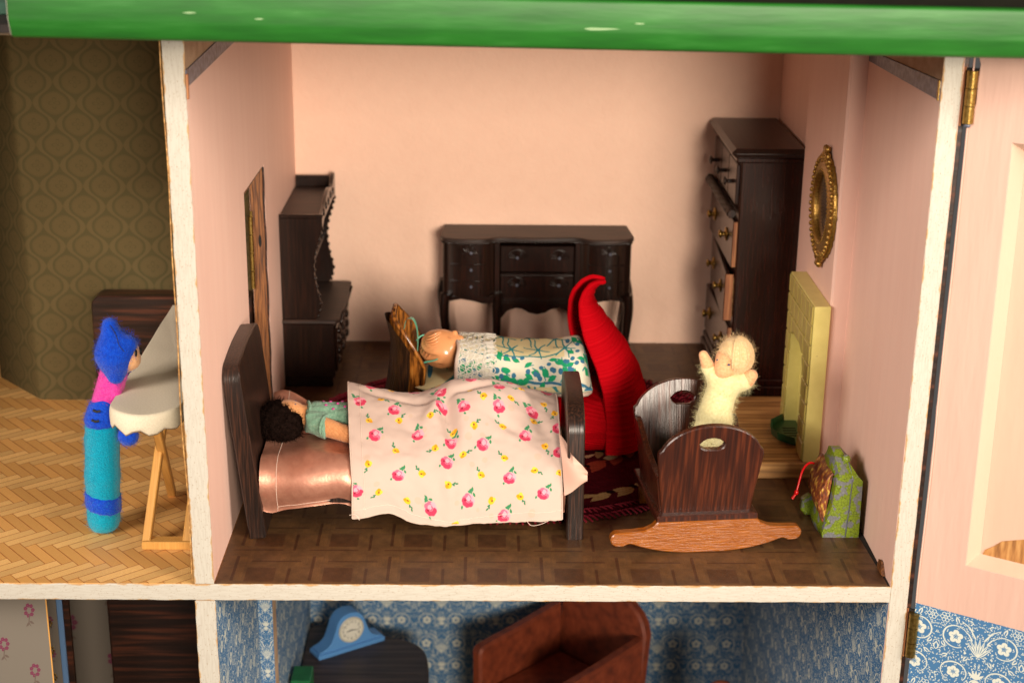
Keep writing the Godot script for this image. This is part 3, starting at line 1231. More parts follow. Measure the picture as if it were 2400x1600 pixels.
	for w in [["felt_blue", rgb8(12, 62, 190), rgb8(26, 88, 216)], ["felt_turquoise", rgb8(0, 142, 174), rgb8(12, 170, 200)], ["felt_pink", rgb8(214, 52, 152), rgb8(232, 84, 174)], ["wool_yellow", rgb8(224, 212, 154), rgb8(238, 230, 182)], ["wool_skin", rgb8(218, 158, 112), rgb8(236, 186, 140)], ["wool_blond", rgb8(222, 186, 132), rgb8(240, 214, 168)], ["wool_dark", rgb8(18, 12, 10), rgb8(36, 24, 20)], ["thread_skin", rgb8(200, 134, 84), rgb8(224, 164, 112)], ["dress_green", rgb8(98, 138, 116), rgb8(142, 176, 152)], ["corduroy", rgb8(156, 3, 13), rgb8(182, 9, 22)]]:
		var fm := tri_mat(w[0], noise_tex(w[0].hash() % 1000, 0.04, [[0.0, w[1]], [1.0, w[2]]], 256, 5), 0.95, Vector3(0.5, 0.5, 0.5), noise_tex(w[0].hash() % 999, 0.09, [], 256, 4), 0.05, 0.05)
		fm.rim_enabled = true
		fm.rim = 0.5
		fm.rim_tint = 0.6
	for fm in [M["thread_skin"], M["wool_skin"]]:
		fm.heightmap_scale = 0.02
	M["wool_dark"].rim_enabled = false
	var rib := img(64, 8, Color.BLACK)
	for x in 64:
		var k := absf(sin(PI * 4 * x / 64.0))
		for y in 8:
			rib.set_pixel(x, y, Color(k, k, k))
	M["rib"] = tex(rib)
	var cord := uv_mat("corduroy_ribbed", M["corduroy"].albedo_texture, 0.8, Vector2.ONE, M["rib"], 0.03, 0.1)
	uv_mat("rug_pile", tex(rug_print()), 0.95, Vector2.ONE, noise_tex(41, 0.15, [], 256, 3), 0.05, 0.1)
	base_mat("fringe_thread", rgb8(120, 26, 40), 0.7, 0.3)

	# plastics, horn, print
	var skin := base_mat("doll_plastic", rgb8(222, 152, 100), 0.18)
	skin.clearcoat_enabled = true
	skin.clearcoat = 0.3
	tri_mat("horn", noise_tex(42, 0.02, [[0.0, rgb8(38, 20, 8)], [0.4, rgb8(84, 48, 18)], [0.62, rgb8(140, 84, 30)], [1.0, rgb8(178, 122, 56)]], 512, 5, FastNoiseLite.TYPE_SIMPLEX_SMOOTH, 20.0), 0.22, Vector3(0.30, 0.045, 0.30))
	tri_mat("horn_dark", noise_tex(43, 0.03, [[0.0, rgb8(20, 11, 7)], [0.5, rgb8(40, 23, 12)], [1.0, rgb8(86, 54, 26)]], 512, 5), 0.4, Vector3(0.5, 0.04, 0.5), fine, 0.03)
	base_mat("ribbon", rgb8(96, 172, 144), 0.35)
	base_mat("blue_plastic", rgb8(92, 148, 208), 0.32)
	base_mat("dial_white", rgb8(226, 222, 208), 0.4)
	base_mat("dial_rim", rgb8(206, 200, 180), 0.3)
	base_mat("ink", rgb8(30, 28, 28), 0.6)
	base_mat("eye_ink", rgb8(60, 70, 100), 0.7)
	base_mat("stitch", rgb8(226, 206, 190), 0.8)
	tri_mat("green_toy", noise_tex(44, 0.02, [[0.0, rgb8(24, 96, 52)], [1.0, rgb8(34, 116, 66)]], 128, 3), 0.4, Vector3(0.3, 0.3, 0.3))
	base_mat("skirting_blue", rgb8(96, 130, 172), 0.5)


# ---------------------------------------------------------------- the house itself

# a papered or printed sheet: corner a, edges e1 and e2 (cm), thickness towards -n; rep = size of the printed repeat
func sheet(a: Vector3, e1: Vector3, e2: Vector3, thick: float, rep: Vector2, shift := Vector2.ZERO) -> MB:
	var mb := MB.new()
	var nrm := e1.cross(e2).normalized() * thick
	var u := e1.length() / rep.x
	var w := e2.length() / rep.y
	mb.quad(a, a + e1, a + e1 + e2, a + e2, shift + Vector2(0, w), shift + Vector2(u, w), shift + Vector2(u, 0), shift)
	mb.quad(a - nrm, a + e2 - nrm, a + e1 + e2 - nrm, a + e1 - nrm)
	var z := Vector2.ZERO
	var c := [a, a + e1, a + e1 + e2, a + e2]
	for i in 4:
		var p: Vector3 = c[i]
		var q: Vector3 = c[(i + 1) % 4]
		mb.quad(p - nrm, q - nrm, q, p, z, z, z, z)
	return mb


# a strip of worn paint over the cut edge of a board, its long sides slightly ragged
func edge_strip(a: Vector3, b: Vector3, across: Vector3, out: Vector3, seed_: int) -> MB:
	var mb := MB.new()
	var f := FastNoiseLite.new()
	f.seed = seed_
	f.frequency = 0.55
	f.fractal_octaves = 4
	var l := a.distance_to(b)
	var m := int(l * 3) + 2
	var pts := PackedVector3Array()
	var uv := PackedVector2Array()
	for i in m:
		var s := float(i) / (m - 1)
		var p := a.lerp(b, s)
		var k := across.normalized()
		var lo := p + k * 0.035 * f.get_noise_1d(s * l)
		var hi := p + across + k * 0.035 * f.get_noise_1d(s * l + 300)
		var w := [lo - out * 1.0, lo, lo + out * 0.9 + k * 0.05, hi + out * 0.9 - k * 0.05, hi, hi - out * 1.0]
		for j in 6:
			pts.append(w[j])
			uv.append(Vector2([0.0, 0.0, 0.05, 0.95, 1.0, 1.0][j], s * l / 26.0))
	mb.grid(pts, 6, m, false, false, uv)
	return mb


func build_house() -> void:
	# floors: one board right across, a printed sheet laid on it in each upper room
	struct("floor_board", "white edged board that carries both upper rooms", one_box(Vector3(-40, -0.95, -40), Vector3(36.02, -0.03, -0.02), 0.01), M["bare_wood"])
	var fb: Node3D = get_node("floor_board")
	obj("painted_edge", edge_strip(Vector3(36.02, -0.02, 0), Vector3(-40, -0.02, 0), Vector3(0, -0.94, 0), Vector3(0, 0, 0.03), 4), M["worn_edge_0"], fb)
	var lino := MB.new()
	var rep := 4.15
	var outline := PackedVector2Array([Vector2(0.03, -39.98), Vector2(35.98, -39.98), Vector2(35.62, -14), Vector2(35.66, -6), Vector2(35.88, -0.4), Vector2(35.86, -0.06)])
	for i in 23:
		outline.append(Vector2(35.6 - i * 1.55, -0.03 - 0.05 * absf(sin(i * 2.3)) - 0.06 * absf(sin(i * 5.1))))
	outline.append(Vector2(0.06, -0.04))
	var top := PackedVector3Array()
	var uv := PackedVector2Array()
	for p in outline:
		top.append(Vector3(p.x, 0.0, p.y))
		uv.append(Vector2((p.x - 1.43) / rep, (p.y + 0.15) / rep))
	lino.v.append_array(top)
	for p in outline:
		lino.n.append(Vector3.UP)
	lino.t.append_array(uv)
	var tr := Geometry2D.triangulate_polygon(outline)
	for i in range(0, tr.size(), 3):
		var a := outline[tr[i]]
		var b := outline[tr[i + 1]]
		var c := outline[tr[i + 2]]
		if (b - a).cross(c - a) > 0:
			lino.ix.append_array([tr[i], tr[i + 1], tr[i + 2]])
		else:
			lino.ix.append_array([tr[i], tr[i + 2], tr[i + 1]])
	for i in outline.size():
		var p := top[i]
		var q := top[(i + 1) % top.size()]
		lino.quad(q, p, p - Vector3(0, 0.03, 0), q - Vector3(0, 0.03, 0), uv[i], uv[i], uv[i], uv[i])
	struct("bedroom_floor", "dark brown parquet printed floor of the pink bedroom", lino, M["lino"])
	# the sliver of board left bare beside the right wall is covered by a black strip, a splinter stands in it
	struct("floor_gap", "black crack between the bedroom floor and right wall", one_box(Vector3(35.55, -0.029, -16), Vector3(35.99, -0.012, -0.1), 0.002), M["black_gap"])
	var sp := thing("wood_splinter", "small brown wood splinter in the crack beside the right wall", "splinter", Vector3(35.85, 0, -1.6))
	var sm := MB.new()
	sm.origin = Vector3(35.85, 0, -1.6)
	sm.face(PackedVector3Array([Vector3(35.8, 0.02, -1.2), Vector3(35.97, 0.02, -1.1), Vector3(35.98, 0.55, -1.7), Vector3(35.9, 0.62, -1.9)]))
	sm.face(PackedVector3Array([Vector3(35.8, 0.02, -1.2), Vector3(35.9, 0.62, -1.9), Vector3(35.86, 0.5, -2.3), Vector3(35.78, 0.02, -2.2)]))
	sm.face(PackedVector3Array([Vector3(35.97, 0.02, -1.1), Vector3(35.78, 0.02, -2.2), Vector3(35.86, 0.5, -2.3), Vector3(35.98, 0.55, -1.7)]))
	obj("splinter", sm, M["jamb_wood"], sp)

	var k := 1.0 / sqrt(2.0)
	var hb := MB.new()
	var cr := [Vector3(-40, 0.0, -0.03), Vector3(-1.08, 0.0, -0.03), Vector3(-1.08, 0.0, -39.9), Vector3(-40, 0.0, -39.9)]
	var hu := PackedVector2Array()
	for p in cr:
		var q := Vector2(p.x, p.z).rotated(deg_to_rad(40.0)) / 5.2
		hu.append(q)
	hb.face(PackedVector3Array(cr), hu)
	for i in 4:
		var p: Vector3 = cr[i]
		var q: Vector3 = cr[(i + 1) % 4]
		hb.quad(p - Vector3(0, 0.03, 0), q - Vector3(0, 0.03, 0), q, p, hu[i], hu[i], hu[i], hu[i])
	struct("side_room_floor", "golden herringbone printed floor of the left room", hb, M["herringbone"])

	# the wall between the rooms, with a doorway
	var wp := MB.new()
	wp.xf = zy()
	wp.plate(PackedVector2Array([Vector2(-40, 0), Vector2(-24, 0), Vector2(-24, 17.35), Vector2(-15.65, 17.45), Vector2(-15.65, 0), Vector2(-0.02, 0), Vector2(-0.02, 28.6), Vector2(-40, 28.6)]), -1.0, 0.0, 0.008)
	var wall := struct("wall_partition", "pink wall with a doorway between bedroom and left room", wp, M["pink_brushed"])
	obj("painted_edge", edge_strip(Vector3(-1.03, 29.2, 0), Vector3(-1.03, 0.02, 0), Vector3(1.05, 0, 0), Vector3(0, 0, 0.03), 7), M["worn_edge_1"], wall)
	# curled paper edge along the left corner of the partition
	var curl := MB.new()
	var cp := PackedVector3Array()
	for i in 30:
		var y := 29.0 - i
		cp.append(Vector3(-1.10 - 0.03 * sin(i * 0.7) - 0.07 * exp(-pow((y - 11.0) / 4.0, 2)), y, -0.02))
	curl.tube(cp, PackedFloat32Array([0.035]), 6)
	obj("paper_edge", curl, M["hearth_wood"], wall)
	for i in [[Vector3(-1.06, 17.45, -15.65), Vector3(0, 0, -8.35)]]:
		pass
	var paper := sheet(Vector3(-1.02, 0, -39.9), Vector3(0, 0, 24.2), Vector3(0, 28.4, 0), 0.015, Vector2(2.85, 2.75))
	var jamb := MB.new()
	jamb.box(Vector3(-0.97, 0.02, -23.99), Vector3(-0.10, 17.3, -23.90), 0.02)
	var frame := obj("door_jamb", jamb, M["jamb_wood"], wall)
	var worn := MB.new()
	var wl := PackedVector3Array()
	for i in 16:
		wl.append(Vector3(-0.06 + 0.025 * sin(i * 1.9), 17.2 - i * 1.14, -23.93 + 0.03 * sin(i * 3.1)))
	worn.tube(wl, PackedFloat32Array([0.07]), 6)
	obj("dark_edge", worn, M["dark_brown_wood"], frame)
	var slot := MB.new()
	slot.xf = Transform3D(Basis(), Vector3(-0.42, 12.3, -23.885))
	slot.plate(arc(Vector2.ZERO, Vector2(0.1, 0.42), 0, 330, 11), 0, 0.012, 0.004)
	obj("keeper_slot", slot, M["black_gap"], frame)
	var hinge := MB.new()
	hinge.box(Vector3(-1.0, 9.2, -23.88), Vector3(-0.84, 14.3, -23.80), 0.015)
	var hg := obj("hinge", hinge, M["brass"], wall)
	for i in 4:
		var kn := MB.new()
		kn.tube(PackedVector3Array([Vector3(-0.95, 13.95 - i * 1.22, -23.72), Vector3(-0.95, 12.8 - i * 1.22, -23.72)]), PackedFloat32Array([0.15]), 12)
		obj("barrel", kn, M["brass"], hg)
	obj("lintel_edge", one_box(Vector3(-0.99, 17.28, -23.9), Vector3(-0.012, 17.40, -15.7), 0.01), M["jamb_wood"], wall)
	obj("near_jamb", one_box(Vector3(-0.99, 0.02, -15.74), Vector3(-0.012, 17.3, -15.66), 0.01), M["dark_brown_wood"], wall)
	struct("wall_paper", "olive paper on the left side of the partition wall", sheet(Vector3(-1.035, 0.02, -15.6), Vector3(0, 0, 15.5), Vector3(0, 28.4, 0), 0.02, Vector2(2.85, 2.75)), M["olive_paper"])

	# the lower part of the partition
	var lp := struct("wall_lower_partition", "partition wall between the two lower rooms", one_box(Vector3(-1.0, -31.3, -40), Vector3(0, -0.96, -0.02), 0.01), M["plaster"])
	obj("painted_edge", edge_strip(Vector3(-1.05, -0.99, 0), Vector3(-1.05, -31.3, 0), Vector3(1.09, 0, 0), Vector3(0, 0, 0.03), 9), M["worn_edge_2"], lp)

	# right-hand wall
	var wr := struct("wall_right", "pink right wall of the bedroom with a white front edge", one_box(Vector3(36.0, -31.3, -40), Vector3(37.0, 28.6, -0.02), 0.01), M["pink_brushed"])
	obj("painted_edge", edge_strip(Vector3(36.0, 29.2, 0), Vector3(36.04, -31.3, 0), Vector3(0.97, 0, 0), Vector3(0, 0, 0.03), 12), M["worn_edge_1"], wr)
	obj("outer_edge", one_box(Vector3(37.0, -31.3, -6), Vector3(37.26, 29, -0.12), 0.03), M["dark_brown_wood"], wr)  # outer wood edge, coloured dark for the shade in the hinge gap too
	struct("wall_back", "embossed peach back wall of the bedroom", one_box(Vector3(-0.5, -0.9, -41), Vector3(37, 28.6, -40), 0.01), M["pink_embossed"])
	struct("wall_back_side_room", "olive papered back wall of the left room", sheet(Vector3(-40, 0, -39.8), Vector3(39, 0, 0), Vector3(0, 28.4, 0), 1.0, Vector2(2.85, 2.75)), M["olive_paper"])
	struct("wall_left_side_room", "olive papered outer wall at the far left", sheet(Vector3(-39, 0, -0.5), Vector3(0, 0, -39.4), Vector3(0, 28.4, 0), 1.0, Vector2(2.85, 2.75)), M["olive_paper"])
	struct("ceiling", "unseen wooden ceiling over both upper rooms", one_box(Vector3(-40, 28.62, -40), Vector3(37.2, 29.3, 0.0), 0.02), M["ceiling_board"])  # out of view; lets light reach the rooms from the front alone
	struct("eaves_soffit", "unseen underside of the roof overhang", one_box(Vector3(-40, 29.32, -1), Vector3(43, 29.7, 4.5), 0.02), M["roof_paint"])  # out of view behind the board; keeps light from above off the rooms

	# the papered chimney breast of the left room, its left corner rounded
	var cb := MB.new()
	var line := PackedVector2Array()
	line.append(Vector2(-1.05, -27.0))
	line.append(Vector2(-16.3, -26.95))
	line.append(Vector2(-16.65, -27.08))
	line.append(Vector2(-16.9, -27.36))
	line.append(Vector2(-20.6, -31.4))
	line.append(Vector2(-20.8, -39.8))
	var pts := PackedVector3Array()
	var cuv := PackedVector2Array()
	var run := 0.0
	for j in 2:
		run = 0.0
		for i in line.size():
			if i > 0:
				run += line[i].distance_to(line[i - 1])
			pts.append(Vector3(line[i].x, 28.6 * j, line[i].y))
			cuv.append(Vector2(-run / 2.85, -28.6 * j / 2.75))
	cb.grid(pts, line.size(), 2, false, false, cuv)
	struct("wall_chimney_breast_side_room", "olive wallpapered chimney breast with a rounded corner", cb, M["olive_paper"])

	# the pink chimney breast on the right
	var br := one_box(Vector3(34.95, 0, -25.2), Vector3(36.2, 28.6, -14.45), 0.14)
	struct("wall_chimney_breast", "shallow pink chimney breast behind the tiled fireplace", br, M["pink_brushed"])

	# unpainted plaster above the steel strips
	struct("wall_top_left", "bare tan wall above the left steel strip", sheet(Vector3(0.012, 26.7, 0), Vector3(0, 0, -20), Vector3(0, 1.9, 0), 0.01, Vector2(5, 5)), M["plaster"])
	struct("wall_top_right", "bare tan wall above the right steel strip", sheet(Vector3(35.988, 26.4, -14.3), Vector3(0, 0, 14.3), Vector3(0, 2.2, 0), 0.01, Vector2(5, 5)), M["plaster"])
	for side in 2:
		var st := MB.new()
		var x := 0.02 if side == 0 else 35.91
		st.xf = zy()
		if side == 0:
			st.plate(PackedVector2Array([Vector2(0.1, 26.25), Vector2(-18, 26.5), Vector2(-18, 27.45), Vector2(0.05, 27.08)]), x, x + 0.07, 0.012)
		else:
			st.plate(PackedVector2Array([Vector2(-0.05, 25.98), Vector2(-14.2, 25.75), Vector2(-14.2, 26.35), Vector2(-0.05, 26.92)]), x, x + 0.07, 0.012)
		var p := thing("steel_strip", ["rusty blued steel strip along the top of the left bedroom wall", "dark steel strip slanting along the top of the right bedroom wall"][side], "metal strip", Vector3.ZERO, 0.0, "steel strips under the roof")
		obj("strip", st, M["blued_steel"], p)
		var tab := MB.new()
		if side == 0:
			tab.box(Vector3(0.03, 25.7, -0.05), Vector3(0.16, 26.9, 0.12), 0.03)
			obj("bent_end", tab, M["drawer_edge"], p)
		else:
			tab.box(Vector3(35.86, 25.95, -0.22), Vector3(35.95, 26.95, -0.02), 0.03)
			obj("bent_end", tab, M["brass"], p)

	# roof and eaves
	var rf := MB.new()
	rf.xf = zy()
	rf.plate(PackedVector2Array([Vector2(6.2, 31.45), Vector2(4.4, 30.6), Vector2(-44, 52), Vector2(-44, 54)]), -6.2, 44.0, 0.05)
	struct("roof", "dark underside board of the sloping roof", rf, M["roof_paint"])
	var ev := MB.new()
	ev.xf = Transform3D(Basis(Vector3(0, 0, -1), deg_to_rad(0.62)), Vector3(-6.3, 29.25, 0)) * zy()
	var prof := PackedVector2Array([Vector2(4.5, 2.2), Vector2(4.5, 0.0), Vector2(5.35, 0.0)])
	prof.append_array(arc(Vector2(5.4, 0.32), Vector2(0.35, 0.30), -75, -20, 3))
	prof.append_array(PackedVector2Array([Vector2(5.93, 0.74), Vector2(5.98, 0.9), Vector2(5.97, 1.95)]))
	prof.append_array(arc(Vector2(5.80, 2.05), Vector2(0.16, 0.15), 10, 90, 4))
	ev.plate(prof, 0.0, 50.0, 0.08)
	var eo := thing("eaves_board", "glossy green painted eaves board with chipped paint across the top", "eaves board")
	obj("board", ev, M["green_gloss"], eo)
	var chip := MB.new()
	chip.xf = Transform3D(Basis(Vector3(0, 0, -1), deg_to_rad(0.62)), Vector3(-6.3, 29.25, 0)) * zy()
	chip.plate(MB.inset(prof, 0.07), -0.02, 0.06, 0.02)
	obj("chipped_end", chip, M["worn_edge_0"], eo)
	# bare patches where the green has flaked
	for c in [[-4.9, 1.95, 0.3, 0.22], [1.5, 1.3, 0.45, 0.07], [4.5, 1.1, 0.3, 0.06], [19.2, 0.98, 1.3, 0.10], [20.9, 1.25, 0.4, 0.06]]:
		var f := MB.new()
		var q := arc(Vector2.ZERO, Vector2(c[2] * 0.6, c[3] * 0.6), 0, 330, 11)
		for i in q.size():
			q[i] *= 0.7 + 0.5 * rng.randf()
		f.xf = Transform3D(Basis(), Vector3(c[0], 29.25 + c[1] - (c[0] + 6.3) * 0.0108, 5.978))
		f.plate(q, -0.02, 0.012, 0.004)
		obj("flaked_patch", f, M["flaked_green"], eo)
	var e2 := thing("eaves_board", "dark green eaves board of the left wing, set back", "eaves board")
	obj("board", one_box(Vector3(-42, 29.5, 0.0), Vector3(-6.6, 31.6, 1.1), 0.25), M["dark_green_paint"], e2)
	struct("roof_left_wing", "dark roof over the left wing", one_box(Vector3(-42, 31.3, -40), Vector3(-6.6, 32.2, 0.6), 0.05), M["roof_paint"])


func build_front_door() -> void:
	# the hinged front of the house, swung open to the right; built in its own axes: x along the leaf, z out of its inner face
	var d := thing("hinged_front", "open pink hinged house front with a window recess and blue paper below", "door", Vector3(37.38, 0, 0.15), deg_to_rad(-32.0))
	var leaf_ := MB.new()
	var hole := PackedVector2Array([Vector2(2.38, 2.0), Vector2(17, 2.0), Vector2(17, 24.2), Vector2(2.22, 24.2)])
	var edge := PackedVector2Array()
	edge.append(Vector2(19, 29.6))
	for i in 60:
		var y := 29.6 - i * 0.92
		var x := 0.02 * sin(i * 1.7) + 0.02 * sin(i * 4.1)
		if y > 25.0 and y < 27.8:
			x += 0.3
		edge.append(Vector2(x, y))
	edge.append(Vector2(0, -25))
	edge.append(Vector2(19, -25))
	leaf_.plate(edge, -1.0, 0.0, 0.03, [hole])
	obj("panel", leaf_, M["door_paint"], d)
	var rec := MB.new()
	rec.box(Vector3(2.0, 1.6, -1.1), Vector3(17.5, 24.6, -0.72), 0.01)
	var ro := obj("window_recess", rec, M["door_recess_paint"], d)
	var bev := MB.new()
	var o := [Vector3(2.22, 24.2, -0.02), Vector3(2.38, 2.0, -0.02), Vector3(17, 2.0, -0.02)]
	var n := [Vector3(2.75, 23.7, -0.71), Vector3(2.9, 2.55, -0.71), Vector3(16.5, 2.55, -0.71)]
	for i in 2:
		bev.quad(o[i], o[i + 1], n[i + 1], n[i])
	bev.quad(n[0], n[0] + Vector3(14, 0, 0), o[0] + Vector3(14.5, 0, 0), o[0])
	obj("bevel", bev, M["door_recess_paint"], ro)
	var patch := MB.new()
	var q := PackedVector2Array([Vector2(2.95, 2.35), Vector2(3.5, 2.2), Vector2(5, 1.95), Vector2(8, 1.6), Vector2(8, 4.6), Vector2(5.6, 4.1), Vector2(4.6, 3.75), Vector2(3.9, 3.5), Vector2(3.5, 3.1), Vector2(3.1, 2.8)])
	var slope := Transform3D(Basis(Vector3.RIGHT, 0.0), Vector3.ZERO)
	patch.xf = slope
	patch.plate(q, -0.72, -0.68, 0.01)
	obj("bare_wood_patch", patch, M["bare_wood"], ro)
	# lower half: the paper of the room below
	var lower := MB.new()
	var a := Vector3(0.02, -0.86, 0.004)
	var rep := Vector2(4.5, 4.25)
	lower.quad(Vector3(0.02, -25, 0.004), Vector3(19, -25, 0.004), Vector3(19, -0.92, 0.004), Vector3(0.02, -0.86, 0.004), Vector2(-1.3 / rep.x, 24.1 / rep.y), Vector2(17.7 / rep.x, 24.1 / rep.y), Vector2(17.7 / rep.x, 0), Vector2(-1.3 / rep.x, 0))
	obj("lower_paper", lower, M["blue_paper"], d)
	var curl := MB.new()
	curl.tube(smooth3(PackedVector3Array([Vector3(0.02, 28.2, 0.05), Vector3(0.06, 20, 0.07), Vector3(0.04, 12, 0.03), Vector3(0.09, 7, 0.08), Vector3(0.03, 1, 0.04), Vector3(0.05, -0.8, 0.05)]), 6), PackedFloat32Array([0.05]), 6)
	obj("paint_ridge", curl, M["door_paint"], d)
	# upper and lower hinge: a leaf plate let into the wall edge, three barrels
	for h in [[27.45, 24.9], [-1.45, -4.1]]:
		var plate_ := MB.new()
		plate_.box(Vector3(-0.62, h[1] - 0.15, -0.06), Vector3(-0.32, h[0] + 0.15, 0.0), 0.02)
		plate_.origin = Vector3.ZERO
		var hn := obj("hinge", plate_, M["drawer_edge"], d)
		var back := MB.new()
		back.box(Vector3(-0.4, h[1] - 0.1, -0.2), Vector3(0.28, h[0] + 0.1, -0.05), 0.02)
		obj("recess", back, M["black_gap"], hn)
		for i in 3:
			var b := MB.new()
			var s: float = (h[0] - h[1]) / 3.0
			b.tube(PackedVector3Array([Vector3(0.02, h[0] - i * s, 0.06), Vector3(0.02, h[0] - (i + 1) * s + 0.03, 0.06)]), PackedFloat32Array([0.27]), 16)
			obj("barrel", b, M["brass"], hn)
		var pin := MB.new()
		pin.ball(Vector3(0.02, h[1] - 0.08, 0.06), Vector3(0.16, 0.12, 0.16), 10, 6)
		obj("pin", pin, M["blued_steel"], hn)


# ---------------------------------------------------------------- the bed and the woman doll

# the bedspread in section: (z, y) at arc length s from its far hem; ridge is the height over the doll's body
static func cover_section(s: float, ridge: float) -> Vector2:
	var k := ridge - 6.5
	var node := [0.0, 1.35, 2.79, 4.21, 5.7, 7.26, 8.57, 9.62, 10.87, 12.04]
	var zs := [-13.7, -12.7, -11.4, -10.0, -8.6, -7.2, -6.1, -5.5, -5.15, -4.95]
	var ys := [5.0, 5.9 + 0.8 * k, 6.5 + k, 6.35 + 0.9 * k, 5.85 + 0.6 * k, 5.15 + 0.3 * k, 4.45, 3.6, 2.4, 1.25]
	var i := 0
	while i < 8 and s > node[i + 1]:
		i += 1
	var f: float = (s - node[i]) / (node[i + 1] - node[i])
	var p := func(j: int) -> Vector2: return Vector2(zs[clampi(j, 0, 9)], ys[clampi(j, 0, 9)])
	return p.call(i).cubic_interpolate(p.call(i + 1), p.call(i - 1), p.call(i + 2), f)


static func ridge_at(x: float) -> float:
	var y := [7.15, 6.75, 6.55, 7.35, 7.4, 6.95, 6.5]
	var t := clampf((x - 6.3) / 12.2, 0.0, 1.0) * 6.0
	var i := mini(int(t), 5)
	return cubic_interpolate(y[i], y[i + 1], y[maxi(i - 1, 0)], y[mini(i + 2, 6)], t - i)


static func bump(p: Vector2, c: Vector2, r: Vector2, turn := 0.0) -> float:
	var q := (p - c).rotated(-turn) / r
	return exp(-q.length_squared())


func build_bed() -> void:
	var bed := thing("toy_bed", "dark brown toy bed with a shaped headboard against the left wall", "bed", Vector3(10.5, 0, -9.65))
	var o := Vector3(10.5, 0, -9.65)
	# headboard, leaning towards the wall
	var hb := MB.new()
	hb.origin = o
	hb.xf = Transform3D(Basis(Vector3(0, 0, 1), deg_to_rad(6.2)), Vector3(1.10, 0.0, -9.65)) * zy()
	var full := PackedVector2Array([Vector2(4.3, 0.0), Vector2(4.3, 6.1), Vector2(4.42, 6.3), Vector2(4.42, 9.3)])
	full.append_array(arc(Vector2(3.5, 9.35), Vector2(0.92, 0.95), 10, 75, 5))
	full.append_array(smooth(PackedVector2Array([Vector2(2.6, 10.4), Vector2(0.5, 10.55), Vector2(-2.4, 10.5)]), 3))
	full.append_array(arc(Vector2(-2.6, 9.4), Vector2(0.9, 1.05), 80, 170, 5))
	full.append_array(PackedVector2Array([Vector2(-3.5, 6.3), Vector2(-3.4, 6.1), Vector2(-3.4, 0.0)]))
	hb.plate(full, 0.0, 0.95, 0.07)
	obj("headboard", hb, M["bed_wood"], bed)
	var fbm := MB.new()
	fbm.origin = o
	fbm.xf = Transform3D(Basis(Vector3(0, 0, 1), deg_to_rad(0.6)), Vector3(18.95, 0, -9.65)) * zy()
	var ff := PackedVector2Array([Vector2(4.25, 0.0), Vector2(4.25, 6.4)])
	ff.append_array(smooth(PackedVector2Array([Vector2(4.15, 6.9), Vector2(3.5, 7.5), Vector2(2.3, 7.85), Vector2(0.2, 7.95), Vector2(-2.2, 7.8), Vector2(-3.4, 7.2)]), 3))
	ff.append_array(PackedVector2Array([Vector2(-3.9, 6.4), Vector2(-3.9, 0.0)]))
	fbm.plate(ff, 0.0, 0.95, 0.07)
	obj("footboard", fbm, M["bed_wood"], bed)
	for s in [-1, 1]:
		var rl := MB.new()
		rl.origin = o
		rl.box(Vector3(1.9, 2.0, -9.65 + s * 3.5 - 0.3), Vector3(19.0, 3.0, -9.65 + s * 3.5 + 0.3), 0.05)
		obj("side_rail", rl, M["bed_wood"], bed)
	var sl := MB.new()
	sl.origin = o
	sl.box(Vector3(1.9, 2.3, -12.9), Vector3(19.0, 2.7, -6.4), 0.05)
	obj("bed_base", sl, M["bed_wood"], bed)

	# satin mattress cover
	var sat := thing("satin_mattress_cover", "shiny pinkish brown satin cover on the bed mattress", "mattress cover", Vector3(10.5, 2.7, -9.65))
	var sm := MB.new()
	sm.origin = Vector3(10.5, 2.7, -9.65)
	var nu := 56
	var nv := 34
	var pts := PackedVector3Array()
	for j in nv:
		var v := float(j) / (nv - 1)
		# down the far side, over the top, down the near side
		var ang := lerpf(-1.0, 1.0, v)
		for i in nu:
			var u := float(i) / (nu - 1)
			var x := lerpf(1.75, 18.85, u)
			var z := 0.0
			var y := 0.0
			var a := absf(ang)
			var sg := signf(ang)
			if a < 0.55:
				z = 2.75 * a / 0.55
				y = 4.62 - 0.12 * (a / 0.55)
			else:
				# a full round roll, then a short hanging hem
				var b := (a - 0.55) / 0.45
				if b < 0.82:
					var g := b / 0.82 * 2.3
					z = 2.75 + 1.42 * sin(g) 
					y = 4.5 - 1.42 * (1 - cos(g))
				else:
					z = 2.75 + 1.42 * sin(2.3) + (b - 0.82) * 0.4
					y = 4.5 - 1.42 * (1 - cos(2.3)) - (b - 0.82) * 1.6
			var p2 := Vector2(x, -9.65 + sg * z)
			y += 0.10 * sin(x * 1.3 + z) * sin(z * 1.1) + 0.035 * sin(x * 2.9 + z * 0.6) * clampf(a * 2.0 - 0.6, 0, 1)
			z += 0.10 * sin(x * 1.7 + 0.5) * clampf(a * 2.0 - 0.9, 0, 1) - 0.25 * bump(p2, Vector2(3.2, -9.6), Vector2(2.0, 1.2))
			y += 1.75 * bump(p2, Vector2(2.4, -12.7), Vector2(1.9, 1.25)) + 0.2 * bump(p2, Vector2(5.2, -6.9), Vector2(1.6, 0.8), 0.4) - 0.12 * bump(p2, Vector2(3.6, -6.6), Vector2(0.7, 1.4), -0.3)
			# the outer corners hang and stick out
			var near := clampf((a - 0.7) / 0.3, 0, 1) * (1.0 if sg > 0 else 0.0)
			y -= near * 0.45 * bump(Vector2(x, 0), Vector2(2.2, 0), Vector2(0.7, 1))
			var under := smoothstep(6.6, 7.6, x)
			y -= 0.45 * under
			z -= 0.35 * under * clampf(a * 2.0 - 0.9, 0, 1)
			pts.append(Vector3(x, y, -9.65 + sg * z))
	sm.grid(pts, nu, nv)
	obj("satin", sm, M["satin"], sat)
	# the turned corner that sticks out past the footboard
	var tc := MB.new()
	tc.origin = sm.origin
	var tip := Vector3(20.1, 4.2, -4.75)
